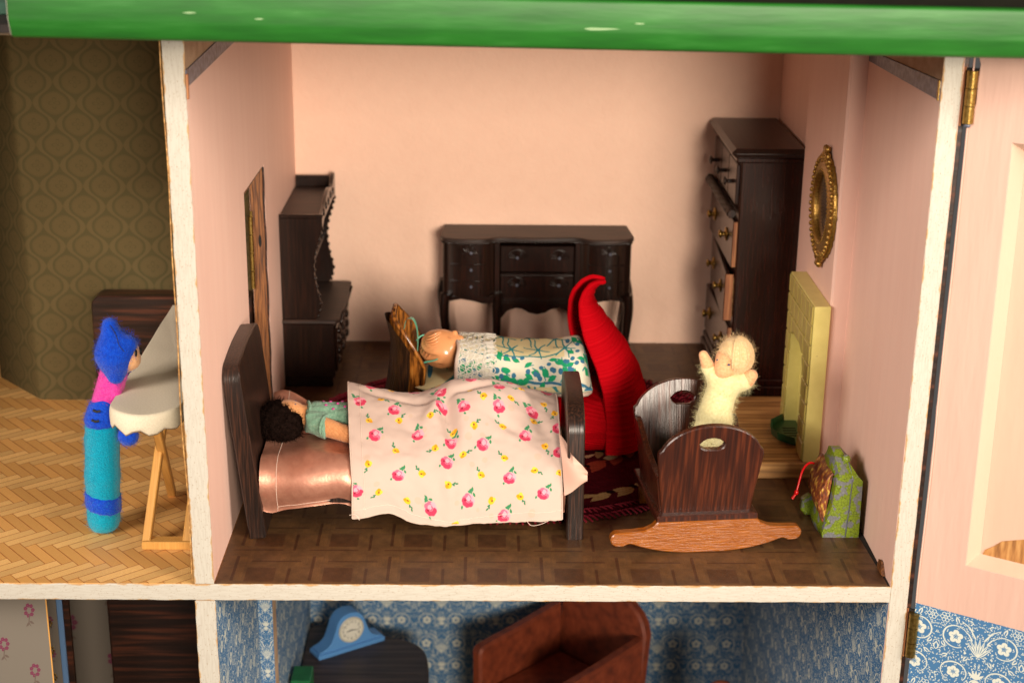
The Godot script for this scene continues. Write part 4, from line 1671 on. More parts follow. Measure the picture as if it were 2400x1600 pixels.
	for layer in 2:
		var tp := PackedVector3Array()
		for j in 15:
			var v := j / 14.0
			var from := Vector3(18.45, 5.9, -6.9).lerp(Vector3(18.75, 2.9, -5.02), v) + Vector3(0, 0.25 * sin(PI * v), 0.75 * sin(PI * v) * (1.0 - v))
			for i in 13:
				var u := i / 12.0
				var p := from.lerp(tip + Vector3(-0.12, lerpf(0.28, -0.28, v), 0), u)
				p += Vector3(0, 0.05 * sin(u * 6.0 + v * 3.0), 0.28 * sin(PI * u) * sin(PI * v) + 0.06 * sin(v * 9.0) * u)
				p.z = maxf(p.z, lerpf(-9.0, -5.15, smoothstep(0.15, 0.4, u)))
				tp.append(p - Vector3(0, 0, 0.06 * layer))
		if layer == 1:
			var back := PackedVector3Array()
			for j in 15:
				for i in 13:
					back.append(tp[j * 13 + 12 - i])
			tp = back
		tc.grid(tp, 13, 15)
	obj("turned_corner", tc, M["satin_back"], sat)
	# end seam at the head, hem at the near side
	var seam := MB.new()
	seam.origin = sm.origin
	var sp := PackedVector3Array()
	for j in range(2, nv):
		sp.append(pts[j * nu + 3] + Vector3(0, 0.012, 0.01 * signf(j - nv / 2.0)))
	for i in range(3, 22):
		sp.append(pts[(nv - 2) * nu + i] + Vector3(0, 0.0, 0.02))
	seam.tube(sp, PackedFloat32Array([0.014]), 5)
	obj("stitching", seam, M["stitch"], sat)

	# the flowered bedspread
	var cov := thing("rose_bedspread", "cream bedspread printed with pink and yellow roses on the bed", "bedspread", Vector3(12.5, 4.5, -11))
	var bm := MB.new()
	bm.origin = Vector3(12.5, 4.5, -11)
	nu = 90
	nv = 96
	var front := PackedVector3Array()
	var uvs := PackedVector2Array()
	var f := FastNoiseLite.new()
	f.seed = 3
	f.frequency = 0.35
	for j in nv:
		var s := 12.0 * j / (nv - 1)
		for i in nu:
			var u := float(i) / (nu - 1)
			var xl := lerpf(6.25, 6.95, clampf((s - 2.8) / 7.0, 0, 1))
			var xr := 18.45 + 0.2 * s / 12.0
			var x := lerpf(xl, xr, u)
			var hem := s
			if s > 9.0:
				hem = 9.0 + (s - 9.0) * (0.90 + 0.22 * bump(Vector2(x, 0), Vector2(12.6, 0), Vector2(3.0, 1)) - 0.14 * bump(Vector2(x, 0), Vector2(9.0, 0), Vector2(1.0, 1)))
			var c := cover_section(hem, ridge_at(x))
			var z := c.x
			var y := c.y
			var q := Vector2(x, s)
			# the doll's bent knees under the cloth, creases that run from them
			var up := 0.36 * bump(q, Vector2(14.9, 4.6), Vector2(1.7, 1.5)) + 0.16 * bump(q, Vector2(9.6, 4.8), Vector2(1.8, 1.2), 0.4)
			up -= 0.66 * bump(q, Vector2(12.15, 5.4), Vector2(0.42, 1.5), -0.18) + 0.20 * bump(q, Vector2(12.5, 7.4), Vector2(0.4, 1.6), -0.12)
			up += 0.26 * bump(q, Vector2(11.45, 4.9), Vector2(0.45, 1.4), 0.45) + 0.22 * bump(q, Vector2(13.0, 5.6), Vector2(0.5, 1.3), -0.5)
			up -= 0.30 * bump(q, Vector2(13.6, 3.9), Vector2(1.3, 0.28), -0.25) + 0.26 * bump(q, Vector2(9.2, 3.9), Vector2(1.9, 0.25), 0.24)
			up += 0.20 * bump(q, Vector2(16.7, 4.2), Vector2(0.32, 1.6), -0.5) - 0.22 * bump(q, Vector2(17.3, 5.4), Vector2(0.35, 1.4), -0.35) - 0.14 * bump(q, Vector2(15.6, 6.4), Vector2(1.4, 0.3), 0.5)
			up += 0.10 * bump(q, Vector2(8.0, 6.6), Vector2(1.2, 0.5), 0.5) - 0.10 * bump(q, Vector2(10.2, 6.4), Vector2(1.2, 0.3), 0.7)
			var fold := 0.16 * bump(q, Vector2(12.4, 9.2), Vector2(0.45, 2.4), -0.05) - 0.12 * bump(q, Vector2(13.2, 9.6), Vector2(0.5, 2.2)) + 0.10 * bump(q, Vector2(9.2, 10.6), Vector2(0.7, 1.5)) + 0.12 * sin(x * 1.1 + 1.0) * clampf((s - 8.5) / 3.0, 0, 1)
			z += fold + 0.4 * up * clampf((s - 5.0) / 3.0, 0, 1)
			y += up + 0.09 * f.get_noise_2d(x * 2.0, s * 2.0)
			z += 0.06 * f.get_noise_2d(x * 2.0 + 50, s * 2.0)
			if u < 0.03 or u > 0.97:
				y += 0.03
			front.append(Vector3(x, y, z))
			uvs.append(Vector2((x - 5.5) / 14.0, s / 12.6))
	bm.grid(front, nu, nv, false, false, uvs)
	obj("printed_cloth", bm, M["rose_cloth"], cov)
	var hemm := MB.new()
	hemm.origin = bm.origin
	for run in 3:
		var line := PackedVector3Array()
		if run == 0:
			for i in nu:
				line.append(front[(nv - 1) * nu + i])
		else:
			for j in nv:
				line.append(front[j * nu + (0 if run == 1 else nu - 1)])
		hemm.tube(line, PackedFloat32Array([0.045]), 6)
	obj("rolled_hem", hemm, M["plain_cotton"], cov)
	var st := MB.new()
	st.origin = bm.origin
	var a1 := PackedVector3Array()
	for j in nv:
		a1.append(front[j * nu + 5] + Vector3(0, 0.012, 0.012))
	st.tube(a1, PackedFloat32Array([0.012]), 4)
	var a2 := PackedVector3Array()
	for i in nu:
		a2.append(front[(nv - 5) * nu + i] + Vector3(0, 0, 0.014))
	st.tube(a2, PackedFloat32Array([0.012]), 4)
	obj("stitching", st, M["stitch"], cov)
	var th := MB.new()
	th.origin = bm.origin
	th.tube(smooth3(PackedVector3Array([front[(nv - 1) * nu + 74], front[(nv - 1) * nu + 76] + Vector3(0, -0.25, 0.1), front[(nv - 1) * nu + 80] + Vector3(0, -0.12, 0.12), front[(nv - 1) * nu + 84] + Vector3(0, 0.05, 0.08)]), 5), PackedFloat32Array([0.014]), 5)
	obj("loose_thread", th, M["stitch"], cov)
	th = MB.new()
	th.origin = bm.origin
	th.tube(smooth3(PackedVector3Array([front[(nv - 1) * nu] + Vector3(-0.15, 0.25, 0.1), front[(nv - 1) * nu] + Vector3(0.2, 0.3, 0.12), front[(nv - 1) * nu + 3] + Vector3(0, -0.05, 0.1)]), 5), PackedFloat32Array([0.014]), 5)
	obj("loose_thread", th, M["stitch"], cov)

	# the doll lying under it
	var doll := thing("woman_doll", "dark haired cloth doll in a green dress lying on her back in the bed", "doll", Vector3(4, 4.9, -10))
	var bd := MB.new()
	var lie := Transform3D(Basis(), Vector3(0, 0.28, 1.0))
	bd.origin = Vector3(4, 4.9, -10)
	bd.xf = lie
	bd.skin(func(p: Vector3) -> float:
		var d := ell(p, Vector3(2.9, 5.45, -11.0), Vector3(1.05, 0.82, 0.85))
		d = smin(d, capsule(p, Vector3(3.6, 5.35, -11.0), Vector3(4.4, 5.3, -11.0), 0.5, 0.55), 0.3)
		d = smin(d, capsule(p, Vector3(4.4, 5.25, -11.0), Vector3(8.5, 5.0, -11.2), 0.8, 0.9), 0.3)
		d = smin(d, capsule(p, Vector3(4.7, 5.2, -10.0), Vector3(7.0, 4.75, -9.2), 0.52, 0.42), 0.1)
		return smin(d, capsule(p, Vector3(4.7, 5.2, -12.0), Vector3(7.0, 4.75, -12.9), 0.5, 0.42), 0.1), Vector3(1.4, 3.6, -14), Vector3(10, 6.8, -8.2), 0.12)
	var body := obj("body", bd, M["thread_skin"], doll)
	# threads wound round the arm
	var wind := MB.new()
	wind.origin = bd.origin
	wind.xf = lie
	var coil := PackedVector3Array()
	var rad := PackedFloat32Array()
	for i in 320:
		var s := i / 319.0
		var c := Vector3(4.9, 5.17, -9.93).lerp(Vector3(6.9, 4.78, -9.23), s)
		var ax := (Vector3(7.0, 4.75, -9.2) - Vector3(4.7, 5.2, -10.0)).normalized()
		var e1 := ax.cross(Vector3.UP).normalized()
		var e2 := e1.cross(ax)
		var ph := s * TAU * 26
		coil.append(c + (e1 * cos(ph) + e2 * sin(ph)) * lerpf(0.52, 0.43, s))
		rad.append(0.05)
	wind.tube(coil, rad, 5)
	obj("wound_thread", wind, M["thread_skin"], doll)
	var dress := MB.new()
	dress.origin = bd.origin
	dress.xf = lie
	dress.skin(func(p: Vector3) -> float:
		var d := capsule(p, Vector3(4.55, 5.25, -11.0), Vector3(8.5, 5.0, -11.2), 0.92, 1.0)
		var sl2 := maxf(capsule(p, Vector3(4.3, 5.3, -10.3), Vector3(5.4, 5.05, -9.8), 0.66, 0.68), p.x - 5.2)
		sl2 = maxf(sl2, 4.05 - p.x)
		d = smin(d, sl2, 0.2)
		return maxf(d, 4.0 - p.x) + 0.03 * sin(p.z * 14.0 + p.x * 3.0), Vector3(3.6, 3.8, -13), Vector3(10, 6.6, -8.6), 0.11)
	obj("dress", dress, M["dress_green"], doll)
	var collar := MB.new()
	collar.origin = bd.origin
	collar.xf = lie
	var ring := PackedVector3Array()
	for i in 25:
		var a := TAU * i / 24
		ring.append(Vector3(4.12 + 0.12 * sin(a * 2), 5.3 + 0.85 * cos(a), -11 + 0.9 * sin(a)))
	collar.tube(ring, PackedFloat32Array([0.1]), 6)
	var cuff := PackedVector3Array()
	for i in 25:
		var a := TAU * i / 24
		cuff.append(Vector3(5.15 - 0.25 * sin(a), 5.15 + 0.62 * cos(a), -9.9 + 0.62 * sin(a)))
	collar.tube(cuff, PackedFloat32Array([0.08]), 6)
	obj("rolled_edge", collar, M["dress_green"], doll)
	for i in 26:
		if i % 2:
			continue
	var flowers := MB.new()
	flowers.origin = bd.origin
	flowers.xf = lie
	for i in 9:
		var a := -0.5 + 1.3 * fmod(i * 0.618, 1.0)
		var x := 4.9 + 2.0 * i / 9.0
		flowers.ball(Vector3(x, 5.22 + 0.93 * cos(a), -11.05 + 0.95 * sin(a)), Vector3(0.10, 0.05, 0.10), 7, 5)
	obj("printed_flowers", flowers, M["felt_pink"], doll)
	var hr := MB.new()
	hr.origin = bd.origin
	hr.xf = lie
	hr.skin(func(p: Vector3) -> float:
		var d := ell(p, Vector3(2.45, 5.2, -10.75), Vector3(1.25, 1.12, 1.25))
		d = smin(d, ell(p, Vector3(2.7, 4.95, -10.1), Vector3(1.1, 0.75, 0.8)), 0.4)
		d = maxf(d, -ell(p, Vector3(3.75, 6.35, -11.15), Vector3(1.35, 1.0, 1.0)))
		return d + 0.07 * sin(p.x * 9.0 + p.y * 5.0) * sin(p.z * 8.0 - p.y * 4.0), Vector3(0.9, 3.6, -12.6), Vector3(4.4, 6.8, -8.8), 0.11)
	var hair := obj("hair", hr, M["wool_dark"], doll)
	tag(obj("stray_hair", fuzz(hr, 2600, 0.35, 0.03), M["wool_dark"], hair), "", "", "", "stuff")
	for e in [[3.35, 6.12, -10.78], [3.3, 6.12, -11.35]]:
		var em := MB.new()
		em.origin = bd.origin
		em.xf = lie
		em.ball(Vector3(e[0], e[1], e[2]), Vector3(0.07, 0.05, 0.07), 8, 6)
		obj("eye", em, M["eye_ink"], body)
	var mouth := MB.new()
	mouth.origin = bd.origin
	mouth.xf = lie
	mouth.ball(Vector3(3.75, 5.92, -11.05), Vector3(0.05, 0.04, 0.14), 8, 6)
	obj("mouth", mouth, M["felt_pink"], body)
	tag(obj("fluff", fuzz(bd, 900, 0.22, 0.012), M["thread_skin"], body), "", "", "", "stuff")


# ---------------------------------------------------------------- the red slipper bed with its baby

func build_slipper_bed() -> void:
	var o := Vector3(16, 0, -20)
	var sb := thing("slipper_bed", "red corduroy slipper shaped cot with a tall curled toe and horn headpiece", "toy cot", o)
	# the padded body on the floor: rounded sections along x
	var bm := MB.new()
	bm.origin = o
	var nu := 28
	var xs := [9.2, 9.6, 11.0, 14.0, 17.5, 20.5, 22.6, 23.9, 24.55, 24.8]
	var hw := [2.4, 2.8, 3.2, 3.4, 3.5, 3.6, 3.4, 2.6, 1.5, 0.3]
	var tp := [3.2, 3.6, 3.8, 3.9, 4.0, 4.1, 4.2, 4.0, 3.4, 2.2]
	var pts := PackedVector3Array()
	var uv := PackedVector2Array()
	for j in xs.size():
		for i in nu:
			var a := TAU * i / nu
			var cy: float = tp[j] / 2.0
			var y := cy + cy * sin(a) * (1.0 if sin(a) > 0 else 1.0)
			var k := pow(absf(cos(a)), 0.75) * signf(cos(a))
			pts.append(Vector3(xs[j], maxf(0.06, y), -19.9 + hw[j] * k))
			uv.append(Vector2(y * 1.25 + xs[j] * 0.25, 0))
	bm.grid(pts, nu, xs.size(), true, false, uv)
	obj("sole", bm, M["corduroy_ribbed"], sb)
	# the toe: a hollow spout that rises at the right end and curls over; two layers of cloth
	var toe := MB.new()
	toe.origin = o
	var spine := smooth3(PackedVector3Array([Vector3(22.5, 0.6, -19.7), Vector3(22.35, 3.8, -19.6), Vector3(21.75, 6.0, -19.4), Vector3(20.85, 8.0, -19.2), Vector3(20.4, 9.6, -19.1), Vector3(20.5, 10.5, -19.0), Vector3(21.0, 11.1, -19.0), Vector3(21.7, 11.2, -19.0)]), 6)
	var half := [2.4, 2.3, 1.9, 1.5, 0.95, 0.65, 0.42, 0.12]
	var wide := [3.5, 3.3, 2.7, 2.0, 1.3, 0.9, 0.55, 0.12]
	var m := spine.size()
	var tv := PackedVector3Array()
	var tu := PackedVector2Array()
	nu = 30
	for j in m:
		var s := float(j) / (m - 1)
		var at := minf(j / 6.0, 6.999)
		var w := lerpf(wide[int(at)], wide[int(at) + 1], at - int(at))
		var dd := lerpf(half[int(at)], half[int(at) + 1], at - int(at))
		var d := (spine[mini(j + 1, m - 1)] - spine[maxi(j - 1, 0)]).normalized()
		var side := Vector3(0, 0, 1)
		var outw := side.cross(d).normalized()
		for i in nu:
			# section: a deep U open to the left (the side of the baby); the rims thicken into a hem
			var a := lerpf(-2.6, 1.8, float(i) / (nu - 1))
			var rx := cos(a)
			var c := spine[j] - outw * (rx * dd) + side * sin(a) * w * (1.0 if absf(a) < 1.9 else 1.0)
			# scalloped wrinkles on the outside
			c += -outw * 0.035 * sin(j * 1.55 + a * 0.8) * (1.0 if absf(a) < 1.6 else 0.3)
			tv.append(c)
			tu.append(Vector2(s * 15.0 + a * 0.5 + 0.6 * cos(a), 0))
	toe.grid(tv, nu, m, false, false, tu)
	# inner lining, so that the spout has thickness
	var lin := PackedVector3Array()
	for j in m:
		var ctr := Vector3.ZERO
		for i in nu:
			ctr += tv[j * nu + i]
		ctr /= nu
		for i in nu:
			lin.append(tv[j * nu + i].lerp(ctr, 0.16))
	var rev := PackedVector3Array()
	var ru := PackedVector2Array()
	for j in m:
		for i in nu:
			rev.append(lin[j * nu + nu - 1 - i])
			ru.append(tu[j * nu + nu - 1 - i])
	toe.grid(rev, nu, m, false, false, ru)
	for e in [0, nu - 1]:
		var rim := PackedVector3Array()
		for j in m:
			rim.append((tv[j * nu + e] + lin[j * nu + e]) / 2)
		toe.tube(rim, PackedFloat32Array([0.16]), 8)
	var tob := obj("curled_toe", toe, M["corduroy_ribbed"], sb)
	tag(obj("pile_fibres", fuzz(toe, 900, 0.07, 0.010), M["corduroy"], tob), "", "", "", "stuff")
	# horn headpiece: a flared half tube, higher at the back, its tip curled over
	var hn := MB.new()
	hn.origin = o
	var na := 26
	var nh := 20
	for layer in 2:
		var hp := PackedVector3Array()
		for j in nh:
			var t := float(j) / (nh - 1)
			for i in na:
				var a := lerpf(-1.75, 1.75, float(i) / (na - 1))
				if layer == 1:
					a = -a
				var top := 9.6 - 1.15 * a * a * (1.0 if a > 0 else 1.05)
				var y := lerpf(0.15, top, t)
				var r := lerpf(2.4, 1.75, smoothstep(0.0, 0.7, t)) - 0.1
				r += 0.5 * smoothstep(0.75, 1.0, t) * (1.0 - absf(a) / 1.75)
				r -= 0.24 * layer
				var cx := lerpf(9.7, 10.15, t)
				var x := cx - r * cos(a) * 1.0
				var z := -18.6 + r * 1.15 * sin(a)
				if t > 0.9 and absf(a) < 0.7:
					x += (t - 0.9) * 6.0 * (0.7 - absf(a)) * 1.4
				hp.append(Vector3(x, y, z))
		hn.grid(hp, na, nh)
		if layer == 0:
			var rim := PackedVector3Array()
			for i in na:
				rim.append(hp[(nh - 1) * na + i] + Vector3(0.08, 0, 0))
			hn.tube(rim, PackedFloat32Array([0.15]), 8)
			for e in [0, na - 1]:
				var sd := PackedVector3Array()
				for j in nh:
					sd.append(hp[j * na + e] + Vector3(0.04, 0, 0))
				hn.tube(sd, PackedFloat32Array([0.16]), 8)
	var outer := MB.new()
	outer.origin = o
	var op := PackedVector3Array()
	for j in nh - 1:
		var t := float(j) / (nh - 1)
		for i in 20:
			var a := lerpf(-1.5, 1.3, i / 19.0)
			var top := 9.6 - 1.15 * a * a
			var y := lerpf(0.12, top, t)
			var r := lerpf(2.4, 1.75, smoothstep(0.0, 0.7, t)) - 0.04 + 0.5 * smoothstep(0.75, 1.0, t) * (1.0 - absf(a) / 1.75) + 0.03 * sin(i * 2.1 + 0.4 * sin(j * 0.5))
			op.append(Vector3(lerpf(9.7, 10.15, t) - r * cos(a), y, -18.6 + r * 1.15 * sin(a)))
	outer.grid(op, 20, nh - 1)
	var hno := obj("headpiece", hn, M["horn"], sb)
	obj("dark_outside", outer, M["horn_dark"], hno)
	# ribbon: a loop behind the head and a thin tie across it
	var rb := MB.new()
	rb.origin = o
	var lp := smooth3(PackedVector3Array([Vector3(9.2, 8.2, -18.3), Vector3(9.35, 8.85, -18.2), Vector3(9.75, 8.9, -18.2), Vector3(10.0, 8.3, -18.15), Vector3(10.05, 7.4, -18.2), Vector3(10.0, 6.6, -18.4)]), 6)
	var rpts := PackedVector3Array()
	for p in lp:
		rpts.append(p + Vector3(-0.02, 0.02, 0.22))
		rpts.append(p + Vector3(0.04, 0, -0.22))
	rb.grid(rpts, 2, lp.size())
	obj("ribbon_loop", rb, M["ribbon"], sb)

	# padded mattress of the same cloth as the cover
	var ma := thing("baby_mattress", "leaf printed padded mattress lying in the red slipper cot", "mattress", Vector3(15.5, 4.0, -19))
	var mm := MB.new()
	mm.origin = Vector3(15.5, 4.0, -19)
	var mp := PackedVector3Array()
	var mu := PackedVector2Array()
	for j in 17:
		var s := j / 16.0
		var x := lerpf(9.9, 21.0, s)
		var endk := sqrt(clampf(minf(s, 1 - s) * 9.0, 0.02, 1.0))
		for i in 24:
			var a := TAU * i / 24
			mp.append(Vector3(x, 4.85 + 0.6 * sin(a) * endk + 0.05 * sin(x * 2.0), -18.95 + (2.75 + 0.05 * sin(x * 3.1)) * signf(cos(a)) * pow(absf(cos(a)), 0.6) * lerpf(0.8, 1.0, endk)))
			mu.append(Vector2(s, 0.62 + 0.3 * (i / 24.0)))
	mm.grid(mp, 24, 17, true, false, mu)
	obj("padding", mm, M["leaf_cloth"], ma)

	# the cover over the baby, tucked in like a pouch
	var co := thing("baby_cover", "cream leaf printed cover with a lace top over the plastic baby", "cover", Vector3(16.5, 4.6, -19))
	var cm := MB.new()
	cm.origin = Vector3(16.5, 4.6, -19)
	var cp := PackedVector3Array()
	var cu := PackedVector2Array()
	var nx := 36
	var nr := 34
	var f := FastNoiseLite.new()
	f.seed = 9
	f.frequency = 0.5
	for j in nx:
		var s := j / (nx - 1.0)
		var x := lerpf(12.55, 20.9, s)
		var hgt := lerpf(2.72, 2.35, s) - 0.22 * bump(Vector2(s, 0), Vector2(0.5, 0), Vector2(0.28, 1)) + 0.25 * bump(Vector2(s, 0), Vector2(0.93, 0), Vector2(0.1, 1))
		for i in nr:
			var v := i / (nr - 1.0)
			var a := PI * v
			var z := 2.6 * signf(cos(a)) * pow(absf(cos(a)), 0.65)
			var shut := 1.0 - 0.75 * pow(clampf((s - 0.93) / 0.07, 0, 1), 2.0)
			z *= lerpf(1.0, shut, 0.35)
			var y := 4.75 + hgt * pow(sin(a), 0.62) * shut
			y += 0.10 * f.get_noise_2d(x * 1.5, z * 2.0) * sin(a)
			y -= 0.16 * bump(Vector2(x, z), Vector2(18.4, 1.6), Vector2(2.2, 0.22), -0.1)
			if v > 0.86 or v < 0.14:
				y -= 0.1 + 0.05 * sin(x * 4.0)
			cp.append(Vector3(x + 0.08 * sin(z * 3.0) * (1.0 - s), y, -19.0 - z))
			cu.append(Vector2(0.16 + 0.84 * s, v))
	cm.grid(cp, nr, nx, false, false, cu)
	obj("printed_cloth", cm, M["leaf_cloth"], co)
	var hem := MB.new()
	hem.origin = cm.origin
	for e in [0]:
		var line := PackedVector3Array()
		for i in nr:
			line.append(cp[e * nr + i])
		hem.tube(line, PackedFloat32Array([0.12]), 7)
	var low := PackedVector3Array()
	for j in nx:
		low.append(cp[j * nr + nr - 1] + Vector3(0, -0.05, 0))
	hem.tube(low, PackedFloat32Array([0.14]), 7)
	obj("padded_edge", hem, M["plain_cotton"], co)
	# lace: a net of threads with scalloped border lying on the cover
	var lace := MB.new()
	lace.origin = cm.origin
	var on := func(s: float, v: float) -> Vector3:
		var fj := clampf(s, 0, 1) * (nx - 1)
		var fi := clampf(v, 0, 1) * (nr - 1)
		var j0 := int(fj)
		var i0 := int(fi)
		var j1 := mini(j0 + 1, nx - 1)
		var i1 := mini(i0 + 1, nr - 1)
		var a := cp[j0 * nr + i0].lerp(cp[j0 * nr + i1], fi - i0)
		var b := cp[j1 * nr + i0].lerp(cp[j1 * nr + i1], fi - i0)
		var p := a.lerp(b, fj - j0)
		return p + (p - Vector3(p.x, 4.2, -19.0)).normalized() * 0.05
	for k in 46:
		var v0 := 0.06 + 0.90 * k / 46.0
		for dir in [-1, 1]:
			var line := PackedVector3Array()
			for q in 7:
				var s := 0.005 + 0.265 * q / 6.0
				line.append(on.call(s, v0 + dir * 0.028 * sin(q * 1.4 + k)))
			lace.tube(line, PackedFloat32Array([0.022]), 4, false)
	for s in [0.01, 0.03, 0.075, 0.12, 0.155, 0.20]:
		var line := PackedVector3Array()
		for i in 60:
			line.append(on.call(s + 0.007 * sin(i * 1.3), 0.05 + 0.92 * i / 59.0))
		lace.tube(line, PackedFloat32Array([0.034]), 4, false)
	for k in 15:
		var v0 := 0.06 + 0.90 * (k + 0.5) / 15.0
		for rr in [1.0, 0.55]:
			var line := PackedVector3Array()
			for q in 11:
				var a := PI * q / 10.0
				line.append(on.call(0.215 + 0.075 * rr * sin(a), v0 + 0.031 * rr * cos(a)))
			lace.tube(line, PackedFloat32Array([0.034]), 4, false)
	obj("lace_border", lace, M["lace"], co)

	# the baby's moulded plastic head
	var ba := thing("plastic_baby", "small plastic baby doll with moulded hair lying in the red slipper cot", "doll", Vector3(11.5, 4.9, -19))
	var hd := MB.new()
	hd.origin = Vector3(11.5, 4.9, -19)
	hd.xf = Transform3D(Basis(), Vector3(0.02, 0.42, 0))
	hd.skin(func(p: Vector3) -> float:
		var c := Vector3(11.45, 6.35, -18.9)
		var d := ell(p, c, Vector3(1.28, 1.2, 1.12))
		# the back of the head, cheeks, forehead
		d = smin(d, ell(p, Vector3(11.75, 6.1, -18.3), Vector3(0.9, 0.85, 0.7)), 0.35)
		d = smin(d, ell(p, Vector3(12.15, 6.6, -18.75), Vector3(0.72, 0.75, 0.75)), 0.3)
		# nose, lips and chin, pointing up and to the right
		d = smin(d, ell(p, Vector3(12.35, 7.38, -18.75), Vector3(0.17, 0.2, 0.15)), 0.16)
		d = smin(d, ell(p, Vector3(12.72, 7.12, -18.72), Vector3(0.14, 0.12, 0.22)), 0.12)
		d = smin(d, ell(p, Vector3(12.88, 6.75, -18.75), Vector3(0.2, 0.25, 0.26)), 0.2)
		d = smin(d, ell(p, Vector3(11.75, 5.85, -17.75), Vector3(0.22, 0.28, 0.12)), 0.12)
		# eye hollows
		d = maxf(d, -ell(p, Vector3(12.12, 7.52, -18.45), Vector3(0.2, 0.18, 0.2)) - 0.02)
		# moulded hair: shallow waves on the crown
		var w := smoothstep(11.6, 11.0, p.x + 0.35 * (p.y - 6.3))
		d -= 0.075 * w * sin(p.y * 9.0 + p.z * 6.0 + 2.2 * sin(p.x * 2.0))
		d += 0.035 * bump(Vector2(p.y, 0), Vector2(5.62, 0), Vector2(0.045, 1))
		d = smin(d, capsule(p, Vector3(12.4, 5.6, -18.9), Vector3(13.6, 5.5, -18.9), 0.55, 0.7), 0.2)
		return d, Vector3(9.8, 4.6, -20.4), Vector3(13.6, 7.9, -17.2), 0.075)
	var head := obj("head", hd, M["doll_plastic"], ba)
	var rid := MB.new()
	rid.origin = hd.origin
	rid.xf = hd.xf
	for i in 9:
		var line := PackedVector3Array()
		for q in 10:
			var t := q / 9.0
			# from the brow back round the crown, each lower than the last
			var lon := lerpf(0.15, -1.25, t) - 0.05 * i
			var lat := lerpf(1.25 - i * 0.16, 0.85 - i * 0.20, t) + 0.12 * sin(t * 5.0 + i)
			line.append(Vector3(11.45, 6.35, -18.9) + Vector3(sin(lon) * cos(lat) * 1.27, sin(lat) * 1.19, cos(lon) * cos(lat) * 1.11))
		rid.tube(line, PackedFloat32Array([0.01, 0.05, 0.06, 0.065, 0.065, 0.065, 0.06, 0.05, 0.04, 0.01]), 6, false)
	obj("moulded_hair", rid, M["doll_plastic"], head)
	for e in [[12.05, 7.36, -18.15], [12.3, 7.2, -18.2]]:
		pass
	var eye := MB.new()
	eye.origin = hd.origin
	eye.xf = hd.xf
	eye.tube(smooth3(PackedVector3Array([Vector3(12.0, 7.32, -18.12), Vector3(12.12, 7.26, -18.05), Vector3(12.28, 7.22, -18.08)]), 4), PackedFloat32Array([0.035]), 5)
	obj("closed_eye", eye, M["thread_skin"], head)
	var bo := MB.new()
	bo.origin = hd.origin
	bo.skin(func(p: Vector3) -> float: return smin(capsule(p, Vector3(13.2, 5.7, -18.9), Vector3(16.5, 5.6, -19.0), 0.95, 1.1), capsule(p, Vector3(16.4, 5.5, -19.0), Vector3(19.5, 5.4, -19.0), 1.0, 0.6), 0.3), Vector3(12, 4.2, -20.4), Vector3(20.4, 7.0, -17.6), 0.25)
	obj("body", bo, M["doll_plastic"], ba)
	var tie := MB.new()
	tie.origin = hd.origin
	tie.xf = hd.xf
	tie.tube(smooth3(PackedVector3Array([Vector3(10.0, 5.55, -17.9), Vector3(10.5, 5.78, -17.75), Vector3(11.0, 5.92, -17.65), Vector3(11.3, 6.05, -17.62)]), 5), PackedFloat32Array([0.055]), 6)
	tie.tube(smooth3(PackedVector3Array([Vector3(9.9, 6.9, -18.6), Vector3(10.15, 7.15, -18.7), Vector3(10.4, 7.25, -18.8)]), 5), PackedFloat32Array([0.05]), 6)
	obj("thin_ribbon", tie, M["ribbon"], head)


# ---------------------------------------------------------------- the rocking cradle and the woolly doll in it

